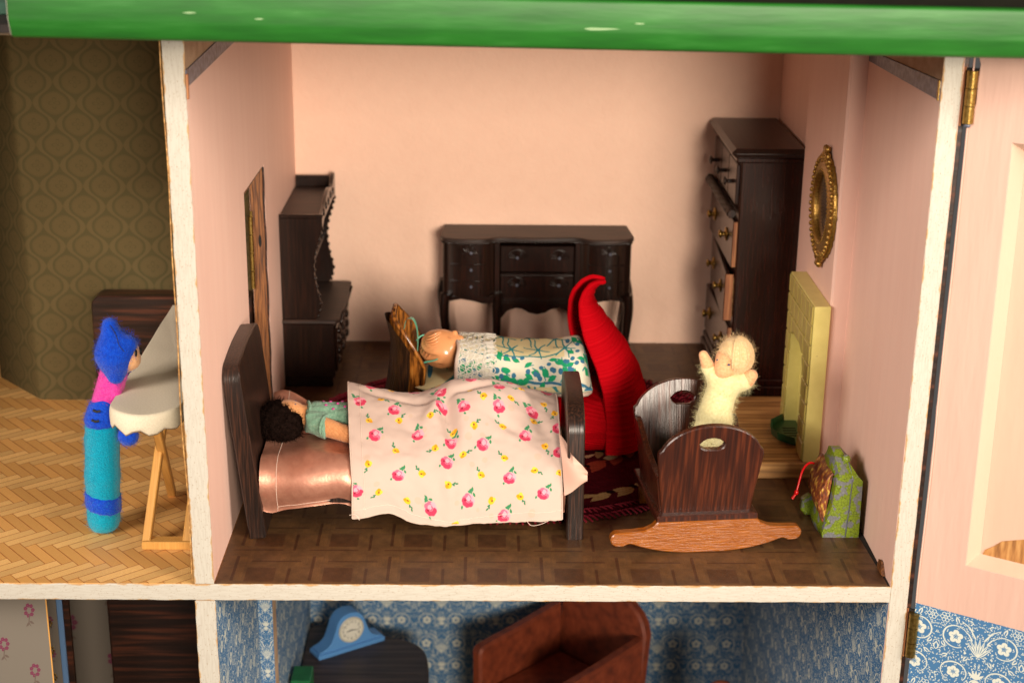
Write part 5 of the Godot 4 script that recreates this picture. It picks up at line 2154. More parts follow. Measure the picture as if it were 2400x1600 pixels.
func build_cradle() -> void:
	var cr := thing("rocking_cradle", "glossy brown wooden rocking cradle with handle holes on amber rockers", "cradle", Vector3(26.3, 0, -7.4), deg_to_rad(6.0))
	var W: Material = M["cradle_wood"]
	# rockers
	for s in [1, -1]:
		var rk := MB.new()
		var half := PackedVector2Array([Vector2(0, 1.95), Vector2(2.78, 1.95), Vector2(3.05, 1.66), Vector2(3.5, 1.45), Vector2(4.2, 1.38), Vector2(4.9, 1.36)])
		half.append_array(arc(Vector2(4.98, 0.95), Vector2(0.44, 0.42), 70, -95, 8))
		half.append_array(smooth(PackedVector2Array([Vector2(4.7, 0.52), Vector2(4.3, 0.66), Vector2(3.6, 0.42), Vector2(2.4, 0.13), Vector2(1.1, 0.0), Vector2(0, 0.0)]), 4))
		var full := PackedVector2Array()
		for p in half:
			full.append(p)
		for i in range(half.size() - 2, 0, -1):
			full.append(Vector2(-half[i].x, half[i].y))
		rk.xf = Transform3D(Basis(), Vector3(0, 0, s * 3.15))
		if s < 0:
			full = PackedVector2Array([Vector2(-2.5, 1.95), Vector2(2.5, 1.95), Vector2(2.5, 0.15), Vector2(1.1, 0.0), Vector2(-1.1, 0.0), Vector2(-2.5, 0.15)])
		rk.plate(full, -0.28, 0.28, 0.06)
		obj("rocker", rk, M["rocker_wood"], cr)
	obj("base_board", one_box(Vector3(-2.85, 1.75, -3.35), Vector3(2.85, 2.25, 3.40), 0.07), W, cr)
	# end panels with arched tops and handle holes, leaning outwards
	for s in [1, -1]:
		var ep := MB.new()
		var out := PackedVector2Array([Vector2(-2.5, 0), Vector2(2.5, 0), Vector2(2.95, 3.65), Vector2(2.9, 3.95)])
		out.append_array(arc(Vector2(0, 3.55), Vector2(2.85, 2.0), 16, 164, 18))
		out.append_array(PackedVector2Array([Vector2(-2.9, 3.95), Vector2(-2.95, 3.65)]))
		var hole := PackedVector2Array([Vector2(-0.72, 4.42), Vector2(-0.62, 4.2), Vector2(-0.4, 4.08), Vector2(0.4, 4.05), Vector2(0.62, 4.2), Vector2(0.70, 4.45)])
		hole.append_array(arc(Vector2(0, 4.42), Vector2(0.62, 0.36), 35, 145, 7))
		ep.xf = Transform3D(Basis(Vector3(1, 0, 0), deg_to_rad(9.0 if s > 0 else 15.0) * s), Vector3(0, 2.2, s * 2.7))
		ep.plate(out, -0.2, 0.2, 0.06, [hole])
		obj("end_panel", ep, W, cr)
	# side panels, lower in the middle where they were cut down
	for s in [1, -1]:
		var sp := MB.new()
		var out := PackedVector2Array([Vector2(-2.75, 0), Vector2(2.75, 0), Vector2(2.85, 2.2), Vector2(2.0, 2.15), Vector2(0.8, 2.3), Vector2(-0.6, 2.6), Vector2(-1.6, 3.1), Vector2(-2.3, 3.5), Vector2(-2.75, 3.55), Vector2(-2.95, 3.5)])
		sp.xf = Transform3D(Basis(Vector3(0, 0, 1), deg_to_rad(-6.5) * s), Vector3(s * 2.42, 2.22, 0)) * zy()
		sp.plate(out, -0.17, 0.17, 0.05)
		obj("side_panel", sp, W, cr)

	# the woolly doll
	var o := Vector3(27.0, 2.3, -8.0)
	var wd := thing("woolly_baby", "pale yellow woolly baby doll with raised arms standing in the cradle", "doll", o)
	var bm := MB.new()
	bm.origin = o
	bm.skin(func(p: Vector3) -> float:
		var d := capsule(p, Vector3(27.4, 6.2, -8.7), Vector3(27.95, 8.3, -8.9), 0.95, 0.85)
		d = smin(d, capsule(p, Vector3(27.2, 6.1, -8.55), Vector3(25.9, 3.2, -7.6), 0.72, 0.62), 0.35)
		d = smin(d, capsule(p, Vector3(27.75, 6.0, -8.6), Vector3(27.5, 3.0, -7.4), 0.74, 0.62), 0.22)
		d = smin(d, capsule(p, Vector3(27.6, 8.3, -8.9), Vector3(26.95, 9.15, -8.85), 0.52, 0.42), 0.35)
		d = smin(d, capsule(p, Vector3(28.3, 8.2, -8.7), Vector3(29.0, 8.6, -8.35), 0.62, 0.55), 0.3)
		return d + 0.03 * sin(p.y * 13.0 + p.x * 4.0) * sin(p.z * 7.0 + p.y * 3.0), Vector3(24.8, 2.0, -10.4), Vector3(30.0, 9.9, -6.4), 0.14)
	var body := obj("body", bm, M["wool_yellow"], wd)
	var hm := MB.new()
	hm.origin = o
	hm.skin(func(p: Vector3) -> float:
		var d := ell(p, Vector3(28.15, 9.55, -8.9), Vector3(0.82, 0.95, 0.80))
		return smin(d, ell(p, Vector3(27.75, 9.15, -8.55), Vector3(0.5, 0.55, 0.5)), 0.3), Vector3(26.8, 8.2, -10.2), Vector3(29.4, 10.9, -7.6), 0.10)
	obj("face", hm, M["wool_skin"], body)
	for h in [[Vector3(26.95, 9.2, -8.85), Vector3(26.62, 9.95, -8.75), 0.40, 0.27], [Vector3(29.1, 8.66, -8.3), Vector3(29.32, 8.95, -8.15), 0.50, 0.36]]:
		var km := MB.new()
		km.origin = o
		km.skin(func(p: Vector3) -> float: return capsule(p, h[0], h[1], h[2], h[3]), h[0].min(h[1]) - Vector3(0.7, 0.7, 0.7), h[0].max(h[1]) + Vector3(0.7, 0.7, 0.7), 0.10)
		obj("hand", km, M["wool_skin"], body)
	var rm := MB.new()
	rm.origin = o
	rm.skin(func(p: Vector3) -> float:
		var d := ell(p, Vector3(28.48, 9.82, -8.95), Vector3(1.0, 1.14, 1.06))
		d = maxf(d, -ell(p, Vector3(27.35, 9.25, -7.95), Vector3(0.95, 1.12, 0.95)))
		return d + 0.022 * sin(p.x * 15.0 - p.z * 9.0 + p.y * 2.0), Vector3(27.0, 8.2, -10.4), Vector3(29.8, 11.1, -7.6), 0.10)
	var hair := obj("hair", rm, M["wool_blond"], wd)
	# combed roving laid over the crown and down the right side
	var strands := MB.new()
	strands.origin = o
	for i in 64:
		var lon := lerpf(-0.35, 2.6, i / 63.0) + rng.randf_range(-0.03, 0.03)
		var line := PackedVector3Array()
		var swell := rng.randf_range(0.99, 1.035)
		for q in 9:
			var lat := lerpf(1.5, -0.75 + 0.5 * maxf(0.0, 0.4 - lon), q / 8.0)
			line.append(Vector3(28.48, 9.82, -8.95) + Vector3(sin(lon) * cos(lat) * 1.0, sin(lat) * 1.14, cos(lon) * cos(lat) * 1.06) * swell)
		strands.tube(line, PackedFloat32Array([0.02, 0.05, 0.06, 0.065, 0.065, 0.065, 0.06, 0.05, 0.02]), 5, false)
	obj("strands", strands, M["wool_blond"], hair)
	for e in [[27.98, 9.62, -8.05], [27.42, 9.72, -8.55]]:
		var em := MB.new()
		em.origin = o
		em.ball(Vector3(e[0], e[1], e[2]), Vector3(0.08, 0.06, 0.06), 8, 6)
		obj("eye", em, M["eye_ink"], body)
	tag(obj("fluff", fuzz(bm, 6500, 0.42, 0.009), M["wool_yellow"], body), "", "", "", "stuff")
	tag(obj("fluff", fuzz(rm, 2000, 0.4, 0.009), M["wool_blond"], hair), "", "", "", "stuff")


# ---------------------------------------------------------------- fireplace, hearth, mirror

func build_fireplace() -> void:
	var he := thing("hearth_slab", "pale wooden hearth slab under the cream tiled fireplace", "hearth slab", Vector3(32.6, 0, -20))
	var hm := MB.new()
	hm.origin = Vector3(32.6, 0, -20)
	hm.box(Vector3(30.3, 0.0, -25.6), Vector3(35.0, 1.08, -14.1), 0.05)
	obj("slab", hm, M["hearth_wood"], he)
	var o := Vector3(34.3, 1.1, -18)
	var fp := thing("tiled_fireplace", "cream yellow enamelled toy fireplace with embossed brick tiles", "fireplace", o)
	var z0 := -14.15
	var z1 := -21.7
	var y0 := 1.1
	var y1 := 11.15
	# surround with a cambered opening, swept across x
	var sm := MB.new()
	sm.origin = o
	sm.xf = zy()
	var op := PackedVector2Array([Vector2(-15.95, y0), Vector2(-15.95, 6.6), Vector2(-16.5, 7.45), Vector2(-17.2, 7.75), Vector2(-19.6, 7.75), Vector2(-20.3, 7.4), Vector2(-20.5, 6.8), Vector2(-20.5, y0)])
	var out := PackedVector2Array([Vector2(z0, y0), Vector2(z0, y1), Vector2(z1, y1), Vector2(z1, y0)])
	for i in range(op.size() - 1, -1, -1):
		out.append(op[i])
	sm.plate(out, 33.95, 34.94, 0.03)
	var sur := obj("surround", sm, M["cream_enamel"], fp)
	# back of the opening
	var bk := MB.new()
	bk.origin = o
	bk.box(Vector3(34.75, y0, -20.6), Vector3(34.93, 7.9, -15.9), 0.01)
	obj("fire_back", bk, M["cream_enamel"], fp)
	# brick tiles standing proud of the face
	var rows := 8
	var rh := (y1 - y0) / rows
	var poly_open := PackedVector2Array(op)
	for r in rows:
		var lo := y0 + r * rh
		var cols := []
		var z := z0 - 0.25 - (0.62 if r % 2 else 0.0)
		cols.append(z0 - 0.1)
		while z > z1 + 0.3:
			if z < z0 - 0.3:
				cols.append(z)
			z -= 1.24
		cols.append(z1 + 0.1)
		for k in cols.size() - 1:
			var a: float = cols[k]
			var b: float = cols[k + 1]
			var tile := PackedVector2Array([Vector2(a - 0.06, lo + 0.06), Vector2(a - 0.06, lo + rh - 0.06), Vector2(b + 0.06, lo + rh - 0.06), Vector2(b + 0.06, lo + 0.06)])
			for piece in Geometry2D.clip_polygons(tile, poly_open):
				var ar := 0.0
				for i in piece.size():
					ar += piece[i].cross(piece[(i + 1) % piece.size()])
				if absf(ar) < 0.12:
					continue
				var tm := MB.new()
				tm.origin = o
				tm.xf = zy()
				tm.plate(piece, 33.84 + rng.randf_range(-0.015, 0.015), 33.97, 0.05)
				obj("tile", tm, M["tile_enamel"], sur)
	# green tin grate, fan shaped, with slots
	var gr := MB.new()
	gr.origin = o
	gr.xf = xz()
	var fan := PackedVector2Array([Vector2(34.7, -16.6), Vector2(33.9, -16.5), Vector2(33.0, -17.4), Vector2(32.75, -18.4), Vector2(33.0, -19.6), Vector2(33.9, -20.6), Vector2(34.7, -20.5)])
	gr.plate(fan, 1.22, 1.36, 0.03)
	var g := obj("grate", gr, M["tin_green"], fp)
	for i in 4:
		var lm := MB.new()
		lm.origin = o
		lm.box(Vector3(33.5 + 0.02 * i, 1.355, -17.9 - i * 0.42), Vector3(34.4, 1.375, -17.75 - i * 0.42), 0.005)
		obj("slot", lm, M["black_gap"], g)
	var lipm := MB.new()
	lipm.origin = o
	for i in fan.size() - 1:
		if i == 0 or i >= 5:
			continue
		var a := Vector3(fan[i].x, 1.22, fan[i].y)
		var b := Vector3(fan[i + 1].x, 1.22, fan[i + 1].y)
		var rise := Vector3(-0.12, 0.55, 0)
		lipm.quad(a, b, b + rise, a + rise)
		lipm.quad(a + rise, b + rise, b + rise + Vector3(0.06, 0, 0), a + rise + Vector3(0.06, 0, 0))
		lipm.quad(b + Vector3(0.06, 0, 0), a + Vector3(0.06, 0, 0), a + rise + Vector3(0.06, 0, 0), b + rise + Vector3(0.06, 0, 0))
	obj("lip", lipm, M["tin_green"], g)

	# oval gilt mirror on the breast
	var c := Vector3(34.93, 16.45, -17.55)
	var mi := thing("oval_mirror", "oval mirror in an ornate gilt frame above the fireplace", "mirror", c)
	var to_wall := Transform3D(Basis(Vector3(0, 0, 1), Vector3(0, 1, 0), Vector3(-1, 0, 0)), c)  # x along z, z out of the wall
	var fm := MB.new()
	fm.origin = c
	fm.xf = to_wall
	var ringp := PackedVector3Array()
	var n := 72
	var secs := [[1.0, 0.02], [1.0, 0.20], [0.92, 0.34], [0.82, 0.34], [0.75, 0.44], [0.70, 0.43], [0.65, 0.25], [0.64, 0.05]]
	for s in secs:
		for i in n:
			var a := TAU * i / n
			var wob := 1.0 + (0.025 * cos(a * 30) if s[0] > 0.95 else 0.0)
			ringp.append(Vector3(cos(a) * 3.0 * s[0] * wob, sin(a) * 3.15 * s[0] * wob, s[1]))
	fm.grid(ringp, n, secs.size(), true, false)
	var fr := obj("frame", fm, M["gilt"], mi)
	var bd := MB.new()
	bd.origin = c
	bd.xf = to_wall
	for i in 44:
		var a := TAU * i / 44
		bd.ball(Vector3(cos(a) * 2.86, sin(a) * 3.0, 0.34), Vector3(0.16, 0.18, 0.15), 8, 5)
	for i in 60:
		var a := TAU * i / 60
		bd.ball(Vector3(cos(a) * 2.16, sin(a) * 2.26, 0.45), Vector3(0.07, 0.07, 0.05), 6, 4)
	obj("beading", bd, M["gilt"], fr)
	for s in [1, -1]:
		var cm := MB.new()
		cm.origin = c
		cm.xf = to_wall
		for k in [[0.0, 3.45, 0.36, 0.30], [0.42, 3.15, 0.30, 0.28], [-0.42, 3.15, 0.30, 0.28], [0.85, 2.95, 0.26, 0.22], [-0.85, 2.95, 0.26, 0.22], [0.22, 3.55, 0.2, 0.22], [-0.22, 3.55, 0.2, 0.22], [0.0, 2.95, 0.3, 0.26], [0.6, 2.75, 0.22, 0.2], [-0.6, 2.75, 0.22, 0.2]]:
			cm.ball(Vector3(k[0], s * k[1], 0.24), Vector3(k[2], k[3], 0.2), 9, 6)
		obj("crest", cm, M["gilt"], fr)
	var gm := MB.new()
	gm.origin = c
	gm.xf = to_wall
	var gp := PackedVector2Array()
	for i in 40:
		var a := TAU * i / 40
		gp.append(Vector2(cos(a) * 2.0, sin(a) * 2.1))
	gm.plate(gp, 0.06, 0.16, 0.02)
	obj("glass", gm, M["mirror_glass"], mi)


# ---------------------------------------------------------------- the little green heater

func build_heater() -> void:
	var o := Vector3(34.5, 0, -7.6)
	var ht := thing("toy_heater", "chipped green metal toy heater with an orange grille beside the right wall", "heater", o)
	var secs := [[-5.9, 3.5, 0.0], [-6.0, 3.62, 0.02], [-6.9, 4.35, 0.12], [-7.5, 4.6, 0.16], [-8.0, 4.6, 0.16], [-8.6, 4.35, 0.12], [-9.4, 3.62, 0.02], [-9.5, 3.5, 0.0]]
	var pm := MB.new()
	pm.origin = o
	# section in x, y: slanting front to the left, roof sloping to the wall
	var prof := PackedVector2Array([Vector2(35.62, 0.0), Vector2(33.55, 0.0), Vector2(33.5, 0.25), Vector2(33.68, 0.9), Vector2(33.95, 1.9), Vector2(34.05, 3.0), Vector2(34.1, 3.62), Vector2(34.25, 3.95), Vector2(35.35, 3.95), Vector2(35.58, 3.65)])
	var rings := []
	for s in secs:
		var ring := PackedVector3Array()
		for p in prof:
			var y := p.y
			if y > 3.0:
				y = 3.0 + (p.y - 3.0) * (s[1] - 2.75)
			ring.append(Vector3(p.x - (s[2] if p.x < 34.6 else (0.7 * (s[1] - 3.5) if p.y > 3.3 else 0.0)), y, s[0]))
		rings.append(ring)
	var np := prof.size()
	for j in secs.size() - 1:
		for i in np:
			var k := (i + 1) % np
			pm.quad(rings[j][i], rings[j][k], rings[j + 1][k], rings[j + 1][i])
	var e0: PackedVector3Array = rings[0].duplicate()
	e0.reverse()
	pm.face(e0)
	pm.face(rings[secs.size() - 1])
	var body := obj("body", pm, M["chipped_green"], ht)
	# seam and rivets on the end
	var sm := MB.new()
	sm.origin = o
	sm.tube(PackedVector3Array([Vector3(34.85, 0.05, -5.89), Vector3(34.95, 2.0, -5.89), Vector3(34.98, 3.7, -5.9), Vector3(34.85, 4.45, -6.8)]), PackedFloat32Array([0.035]), 6)
	obj("seam", sm, M["blued_steel"], body)
	for r in [Vector3(34.25, 3.1, -5.93), Vector3(33.85, 1.0, -5.93), Vector3(34.15, 3.0, -6.35)]:
		var rm := MB.new()
		rm.origin = o
		rm.ball(r, Vector3(0.14, 0.14, 0.1), 8, 6)
		obj("rivet", rm, M["chipped_green"], body)
	var km := MB.new()
	km.origin = o
	km.ball(Vector3(34.75, 4.45, -6.8), Vector3(0.26, 0.28, 0.24), 10, 7)
	obj("knob", km, M["chipped_green"], body)
	# bulging grille on the front, four bars
	var gm := MB.new()
	gm.origin = o
	var gp := PackedVector3Array()
	for j in 9:
		var t := j / 8.0
		for i in 21:
			var u := i / 20.0
			var z := lerpf(-6.35, -9.2, t)
			var y := lerpf(0.75, 3.75, u)
			var b := sin(PI * u) * 0.55 * (0.75 + 0.25 * sin(PI * t)) + 0.09 * absf(sin(PI * 4 * u))
			gp.append(Vector3(lerpf(33.68, 33.98, u) - b, y, z))
	gm.grid(gp, 21, 9)
	var last := PackedVector3Array()
	for i in 21:
		last.append(gp[i])
	last.reverse()
	gm.face(last)
	obj("grille", gm, M["grille_paint"], ht)
	for e in [0, 8]:
		var bar := MB.new()
		bar.origin = o
		var l := PackedVector3Array()
		for i in 21:
			l.append(gp[e * 21 + i])
		bar.tube(l, PackedFloat32Array([0.09]), 6)
		obj("grille_edge", bar, M["grille_paint"], ht)
	# feet
	for z in [-6.4, -9.1]:
		var fm := MB.new()
		fm.origin = o
		fm.xf = Transform3D(Basis(), Vector3(0, 0, z))
		fm.plate(PackedVector2Array([Vector2(34.0, 0.0), Vector2(33.15, 0.0), Vector2(32.85, 0.35), Vector2(32.9, 0.95), Vector2(33.3, 1.25), Vector2(34.0, 1.2)]), -0.3, 0.3, 0.08)
		if z < -8:
			obj("foot", fm, M["chipped_green"], ht)
	var cd := MB.new()
	cd.origin = o
	cd.tube(smooth3(PackedVector3Array([Vector3(33.9, 2.9, -9.4), Vector3(33.3, 3.15, -9.3), Vector3(32.85, 2.85, -9.0), Vector3(32.6, 2.2, -8.7), Vector3(32.45, 1.65, -8.5)]), 6), PackedFloat32Array([0.07]), 8)
	cd.ball(Vector3(32.44, 1.62, -8.5), Vector3(0.15, 0.17, 0.15), 8, 6)
	cd.tube(PackedVector3Array([Vector3(32.42, 1.55, -8.5), Vector3(32.2, 1.25, -8.4)]), PackedFloat32Array([0.07, 0.1]), 8)
	obj("flex", cd, M["red_plastic"], ht)


# ---------------------------------------------------------------- dark furniture along the walls

func build_sideboard() -> void:
	var o := Vector3(2, 0, -34.6)
	var sb := thing("carved_sideboard", "black brown carved sideboard with an upper shelf against the left wall", "sideboard", o)
	var W: Material = M["carved_wood"]
	var zf := -29.75
	var zb := -39.3
	# base cupboard
	var parts := [["plinth", Vector3(0.05, 0, zb), Vector3(3.45, 0.7, zf - 0.05)], ["cupboard", Vector3(0.05, 0.7, zb), Vector3(3.62, 4.72, zf)]]
	for p in parts:
		var m := MB.new()
		m.origin = o
		m.box(p[1], p[2], 0.06)
		obj(p[0], m, W, sb)
	var tm := MB.new()
	tm.origin = o
	tm.xf = xz()
	tm.plate(PackedVector2Array([Vector2(0.03, zf + 0.12), Vector2(3.75, zf + 0.12), Vector2(4.0, zf - 0.3), Vector2(4.0, zf - 2.4), Vector2(4.15, zf - 3.2), Vector2(4.15, zb + 2.6), Vector2(4.0, zb + 1.8), Vector2(4.05, zb), Vector2(0.03, zb)]), 4.72, 5.05, 0.08)
	obj("top", tm, M["carved_wood_across_sheen"], sb)
	# carved edge: a row of small notches, and raised panels on the front
	var notch := MB.new()
	notch.origin = o
	for i in 26:
		notch.ball(Vector3(4.08, 4.72, zf - 0.5 - i * 0.34), Vector3(0.12, 0.16, 0.13), 6, 5)
	obj("carved_edge", notch, W, sb)
	for k in 3:
		var m := MB.new()
		m.origin = o
		m.box(Vector3(3.6, 1.0, zf - 0.5 - k * 3.05 - 2.6), Vector3(3.78, 4.3, zf - 0.5 - k * 3.05), 0.08)
		var pn := obj("door", m, W, sb)
		var h := MB.new()
		h.origin = o
		for q in 4:
			h.ball(Vector3(3.8, 1.5 + q * 0.75, zf - 1.8 - k * 3.05), Vector3(0.16, 0.28, 0.5), 8, 6)
		obj("carving", h, W, pn)
	# upper part: two scalloped end panels, back, top with a gallery
	for z in [zf - 0.02, zb + 0.35]:
		var m := MB.new()
		m.origin = o
		var edge := PackedVector2Array([Vector2(0.05, 5.05), Vector2(2.35, 5.05)])
		edge.append_array(smooth(PackedVector2Array([Vector2(2.55, 5.3), Vector2(2.75, 6.2), Vector2(2.5, 7.4), Vector2(2.35, 8.6), Vector2(2.45, 9.8), Vector2(2.75, 10.8), Vector2(2.95, 11.6)]), 4))
		edge.append_array(PackedVector2Array([Vector2(2.95, 12.35), Vector2(0.05, 12.35)]))
		m.xf = Transform3D(Basis(), Vector3(0, 0, z - 0.35))
		m.plate(edge, 0, 0.35, 0.05)
		var pn := obj("end_panel", m, W, sb)
		var b := MB.new()
		b.origin = o
		for i in range(2, edge.size() - 2):
			if i % 2 == 0:
				b.ball(Vector3(edge[i].x + 0.02, edge[i].y, z - 0.17), Vector3(0.10, 0.15, 0.17), 7, 5)
		obj("beading", b, W, pn)
	var more := [["back_panel", Vector3(0.05, 5.05, zb), Vector3(0.35, 12.3, zf - 0.36)], ["shelf", Vector3(0.35, 8.5, zb + 0.4), Vector3(2.1, 8.75, zf - 0.4)], ["upper_top", Vector3(0.05, 12.2, zb), Vector3(2.85, 12.42, zf - 0.05)], ["gallery_end", Vector3(0.1, 12.42, zb), Vector3(2.6, 13.25, zb + 0.22)], ["near_rim", Vector3(0.05, 12.35, zf - 0.14), Vector3(3.05, 12.62, zf + 0.06)]]
	for p in more:
		var m := MB.new()
		m.origin = o
		m.box(p[1], p[2], 0.04)
		obj(p[0], m, M["carved_wood_across_sheen"] if p[0] in ["upper_top", "shelf"] else W, sb)
	var fr := MB.new()
	fr.origin = o
	var fp := PackedVector2Array([Vector2(zf, 11.5), Vector2(zf, 12.6)])
	fp.append_array(smooth(PackedVector2Array([Vector2(zf - 2, 12.75), Vector2(zf - 3.6, 13.15), Vector2(zf - 5.0, 13.3), Vector2(zf - 6.3, 13.1), Vector2(zf - 7.6, 12.9), Vector2(zf - 8.6, 13.45), Vector2(zb + 0.2, 13.5)]), 3))
	fp.append_array(PackedVector2Array([Vector2(zb, 13.3), Vector2(zb, 11.5), Vector2(zb + 1.5, 11.9), Vector2(zf - 1.5, 11.9)]))
	fr.xf = zy()
	fr.plate(fp, 2.72, 3.0, 0.05)
	var f := obj("fret", fr, W, sb)
	var kn := MB.new()
	kn.origin = o
	for i in 5:
		kn.ball(Vector3(3.0, 12.45 + 0.1 * (i % 2), zf - 1.4 - i * 1.6), Vector3(0.12, 0.3, 0.45), 8, 6)
	obj("carving", kn, W, f)


func build_dressing_table() -> void:
	var o := Vector3(18, 0, -37.8)
	var dt := thing("dressing_table", "black brown kneehole dressing table with curved drawer fronts at the back wall", "dressing table", o)
	dt.scale = Vector3(1, 1, 1.25)
	dt.position.z += 0.55 * S
	var W: Material = M["carved_wood"]
	var xl := 10.95
	var xr := 25.15
	# serpentine front line
	var front := smooth(PackedVector2Array([Vector2(xl + 0.15, -36.9), Vector2(xl + 0.5, -36.6), Vector2(xl + 1.8, -36.35), Vector2(xl + 3.1, -36.42), Vector2(xl + 3.9, -36.78), Vector2(15.7, -36.88), Vector2(18.0, -36.75), Vector2(20.4, -36.88), Vector2(xr - 3.9, -36.78), Vector2(xr - 3.1, -36.42), Vector2(xr - 1.8, -36.35), Vector2(xr - 0.5, -36.6), Vector2(xr - 0.15, -36.9)]), 5)
	var line := front.duplicate()
	line.append_array(PackedVector2Array([Vector2(xr + 0.05, -37.3), Vector2(xr - 0.2, -39.9), Vector2(xl + 0.2, -39.9), Vector2(xl - 0.05, -37.3)]))
	var tm := MB.new()
	tm.origin = o
	tm.xf = xz()
	tm.plate(line, 9.05, 9.42, 0.05)
	obj("top", tm, M["carved_wood_across_sheen"], dt)
	var em := MB.new()
	em.origin = o
	for i in range(0, front.size() - 1):
		for k in 2:
			var p := front[i].lerp(front[i + 1], k * 0.5)
			em.ball(Vector3(p.x, 9.08, p.y - 0.02), Vector3(0.12, 0.10, 0.10), 6, 4)
	obj("rope_edge", em, W, dt)
	# side blocks and the two middle drawers
	for s in 2:
		var bl := PackedVector2Array()
		var from := 0 if s == 0 else front.size() - 21
		var to := 21 if s == 0 else front.size()
		for i in range(from, to):
			bl.append(front[i] + Vector2(0, -0.12))
		bl.append(Vector2(14.9 if s == 0 else xr - 0.1, -39.8))
		bl.append(Vector2(xl + 0.1 if s == 0 else 21.2, -39.8))
		var m := MB.new()
		m.origin = o
		m.xf = xz()
		m.plate(bl, 4.95, 9.05, 0.04)
		var b := obj("drawer_block", m, W, dt)
		var cx := xl + 2.0 if s == 0 else xr - 2.0
		for k in 3:
			var kn := MB.new()
			kn.origin = o
			kn.ball(Vector3(cx + 0.25, 8.35 - k * 1.28, -36.4), Vector3(0.12, 0.12, 0.12), 8, 6)
			obj("knob", kn, M["blued_steel"], b)
		var gr := MB.new()
		gr.origin = o
		for k in 2:
			gr.box(Vector3(cx - 1.35, 7.42 - k * 1.28, -36.6), Vector3(cx + 1.35, 7.48 - k * 1.28, -36.44), 0.02)
		gr.tube(PackedVector3Array([Vector3(cx + 0.95, 5.1, -36.47), Vector3(cx + 0.95, 8.2, -36.47)]), PackedFloat32Array([0.05]), 6)
		obj("moulding", gr, W, b)
		var fan := MB.new()
		fan.origin = o
		for q in 7:
			var a := PI * q / 6.0
			fan.tube(PackedVector3Array([Vector3(cx + 0.15, 8.38, -36.42), Vector3(cx + 0.15 + 0.55 * cos(a), 8.38 + 0.5 * sin(a), -36.46)]), PackedFloat32Array([0.04, 0.06]), 5)
		obj("shell_carving", fan, W, b)
	for k in 2:
		var m := MB.new()
		m.origin = o
		m.box(Vector3(15.35, 6.75 - k * 2.1, -39.7), Vector3(20.8, 8.75 - k * 2.1, -36.95), 0.05)
		var dr := obj("drawer", m, W, dt)
		for c in [16.6, 19.7]:
			var kn := MB.new()
			kn.origin = o
			kn.ball(Vector3(c, 7.85 - k * 2.1, -36.9), Vector3(0.13, 0.13, 0.14), 8, 6)
			obj("knob", kn, M["blued_steel"], dr)
			var fan := MB.new()
			fan.origin = o
			for q in 9:
				var a := PI * q / 8.0
				fan.tube(PackedVector3Array([Vector3(c, 7.85 - k * 2.1, -36.95), Vector3(c + 0.6 * cos(a), 7.85 - k * 2.1 + 0.55 * sin(a), -36.93)]), PackedFloat32Array([0.03, 0.07]), 5)
			var rim := PackedVector3Array()
			for q in 13:
				var a := PI * q / 12.0
				rim.append(Vector3(c + 0.68 * cos(a), 7.85 - k * 2.1 + 0.62 * sin(a), -36.93))
			fan.tube(rim, PackedFloat32Array([0.05]), 5)
			obj("shell_carving", fan, W, dr)
		var bd := MB.new()
		bd.origin = o
		for i in 22:
			bd.ball(Vector3(15.5 + i * 0.243, 6.66 - k * 2.1, -36.9), Vector3(0.08, 0.08, 0.08), 6, 4)
		bd.box(Vector3(15.35, 6.40 - k * 2.1, -37.1), Vector3(20.8, 6.5 - k * 2.1, -36.86), 0.03)
		obj("beaded_rail", bd, W, dr)
	for x in [14.9, 20.85]:
		var m := MB.new()
		m.origin = o
		m.box(Vector3(x, 4.3, -39.7), Vector3(x + 0.42, 9.05, -36.85), 0.04)
		obj("upright", m, W, dt)
	# apron with ogee curves over the kneehole, and below the side blocks
	var ap := MB.new()
	ap.origin = o
	var a1 := PackedVector2Array([Vector2(14.9, 4.7), Vector2(14.9, 2.4), Vector2(15.2, 2.6), Vector2(15.45, 3.2), Vector2(15.9, 3.75), Vector2(16.5, 3.98), Vector2(17.0, 3.92), Vector2(17.5, 3.62), Vector2(18.1, 3.5), Vector2(18.7, 3.62), Vector2(19.2, 3.92), Vector2(19.8, 3.98), Vector2(20.35, 3.75), Vector2(20.75, 3.2), Vector2(21.0, 2.6), Vector2(21.27, 2.4), Vector2(21.27, 4.7)])
	ap.xf = Transform3D(Basis(), Vector3(0, 0, -37.1))
	ap.plate(a1, 0, 0.2, 0.03)
	for s in [0, 1]:
		var q := PackedVector2Array([Vector2(xl + 0.2, 5.0), Vector2(xl + 0.2, 4.3), Vector2(xl + 0.6, 4.62), Vector2(xl + 1.5, 4.8), Vector2(xl + 2.4, 4.65), Vector2(xl + 3.1, 4.45), Vector2(xl + 3.9, 4.5), Vector2(xl + 3.95, 5.0)])
		if s:
			for i in q.size():
				q[i].x = xl + xr - q[i].x
		ap.xf = Transform3D(Basis(), Vector3(0, 0, -36.7))
		ap.plate(q, 0, 0.2, 0.03)
	obj("apron", ap, W, dt)
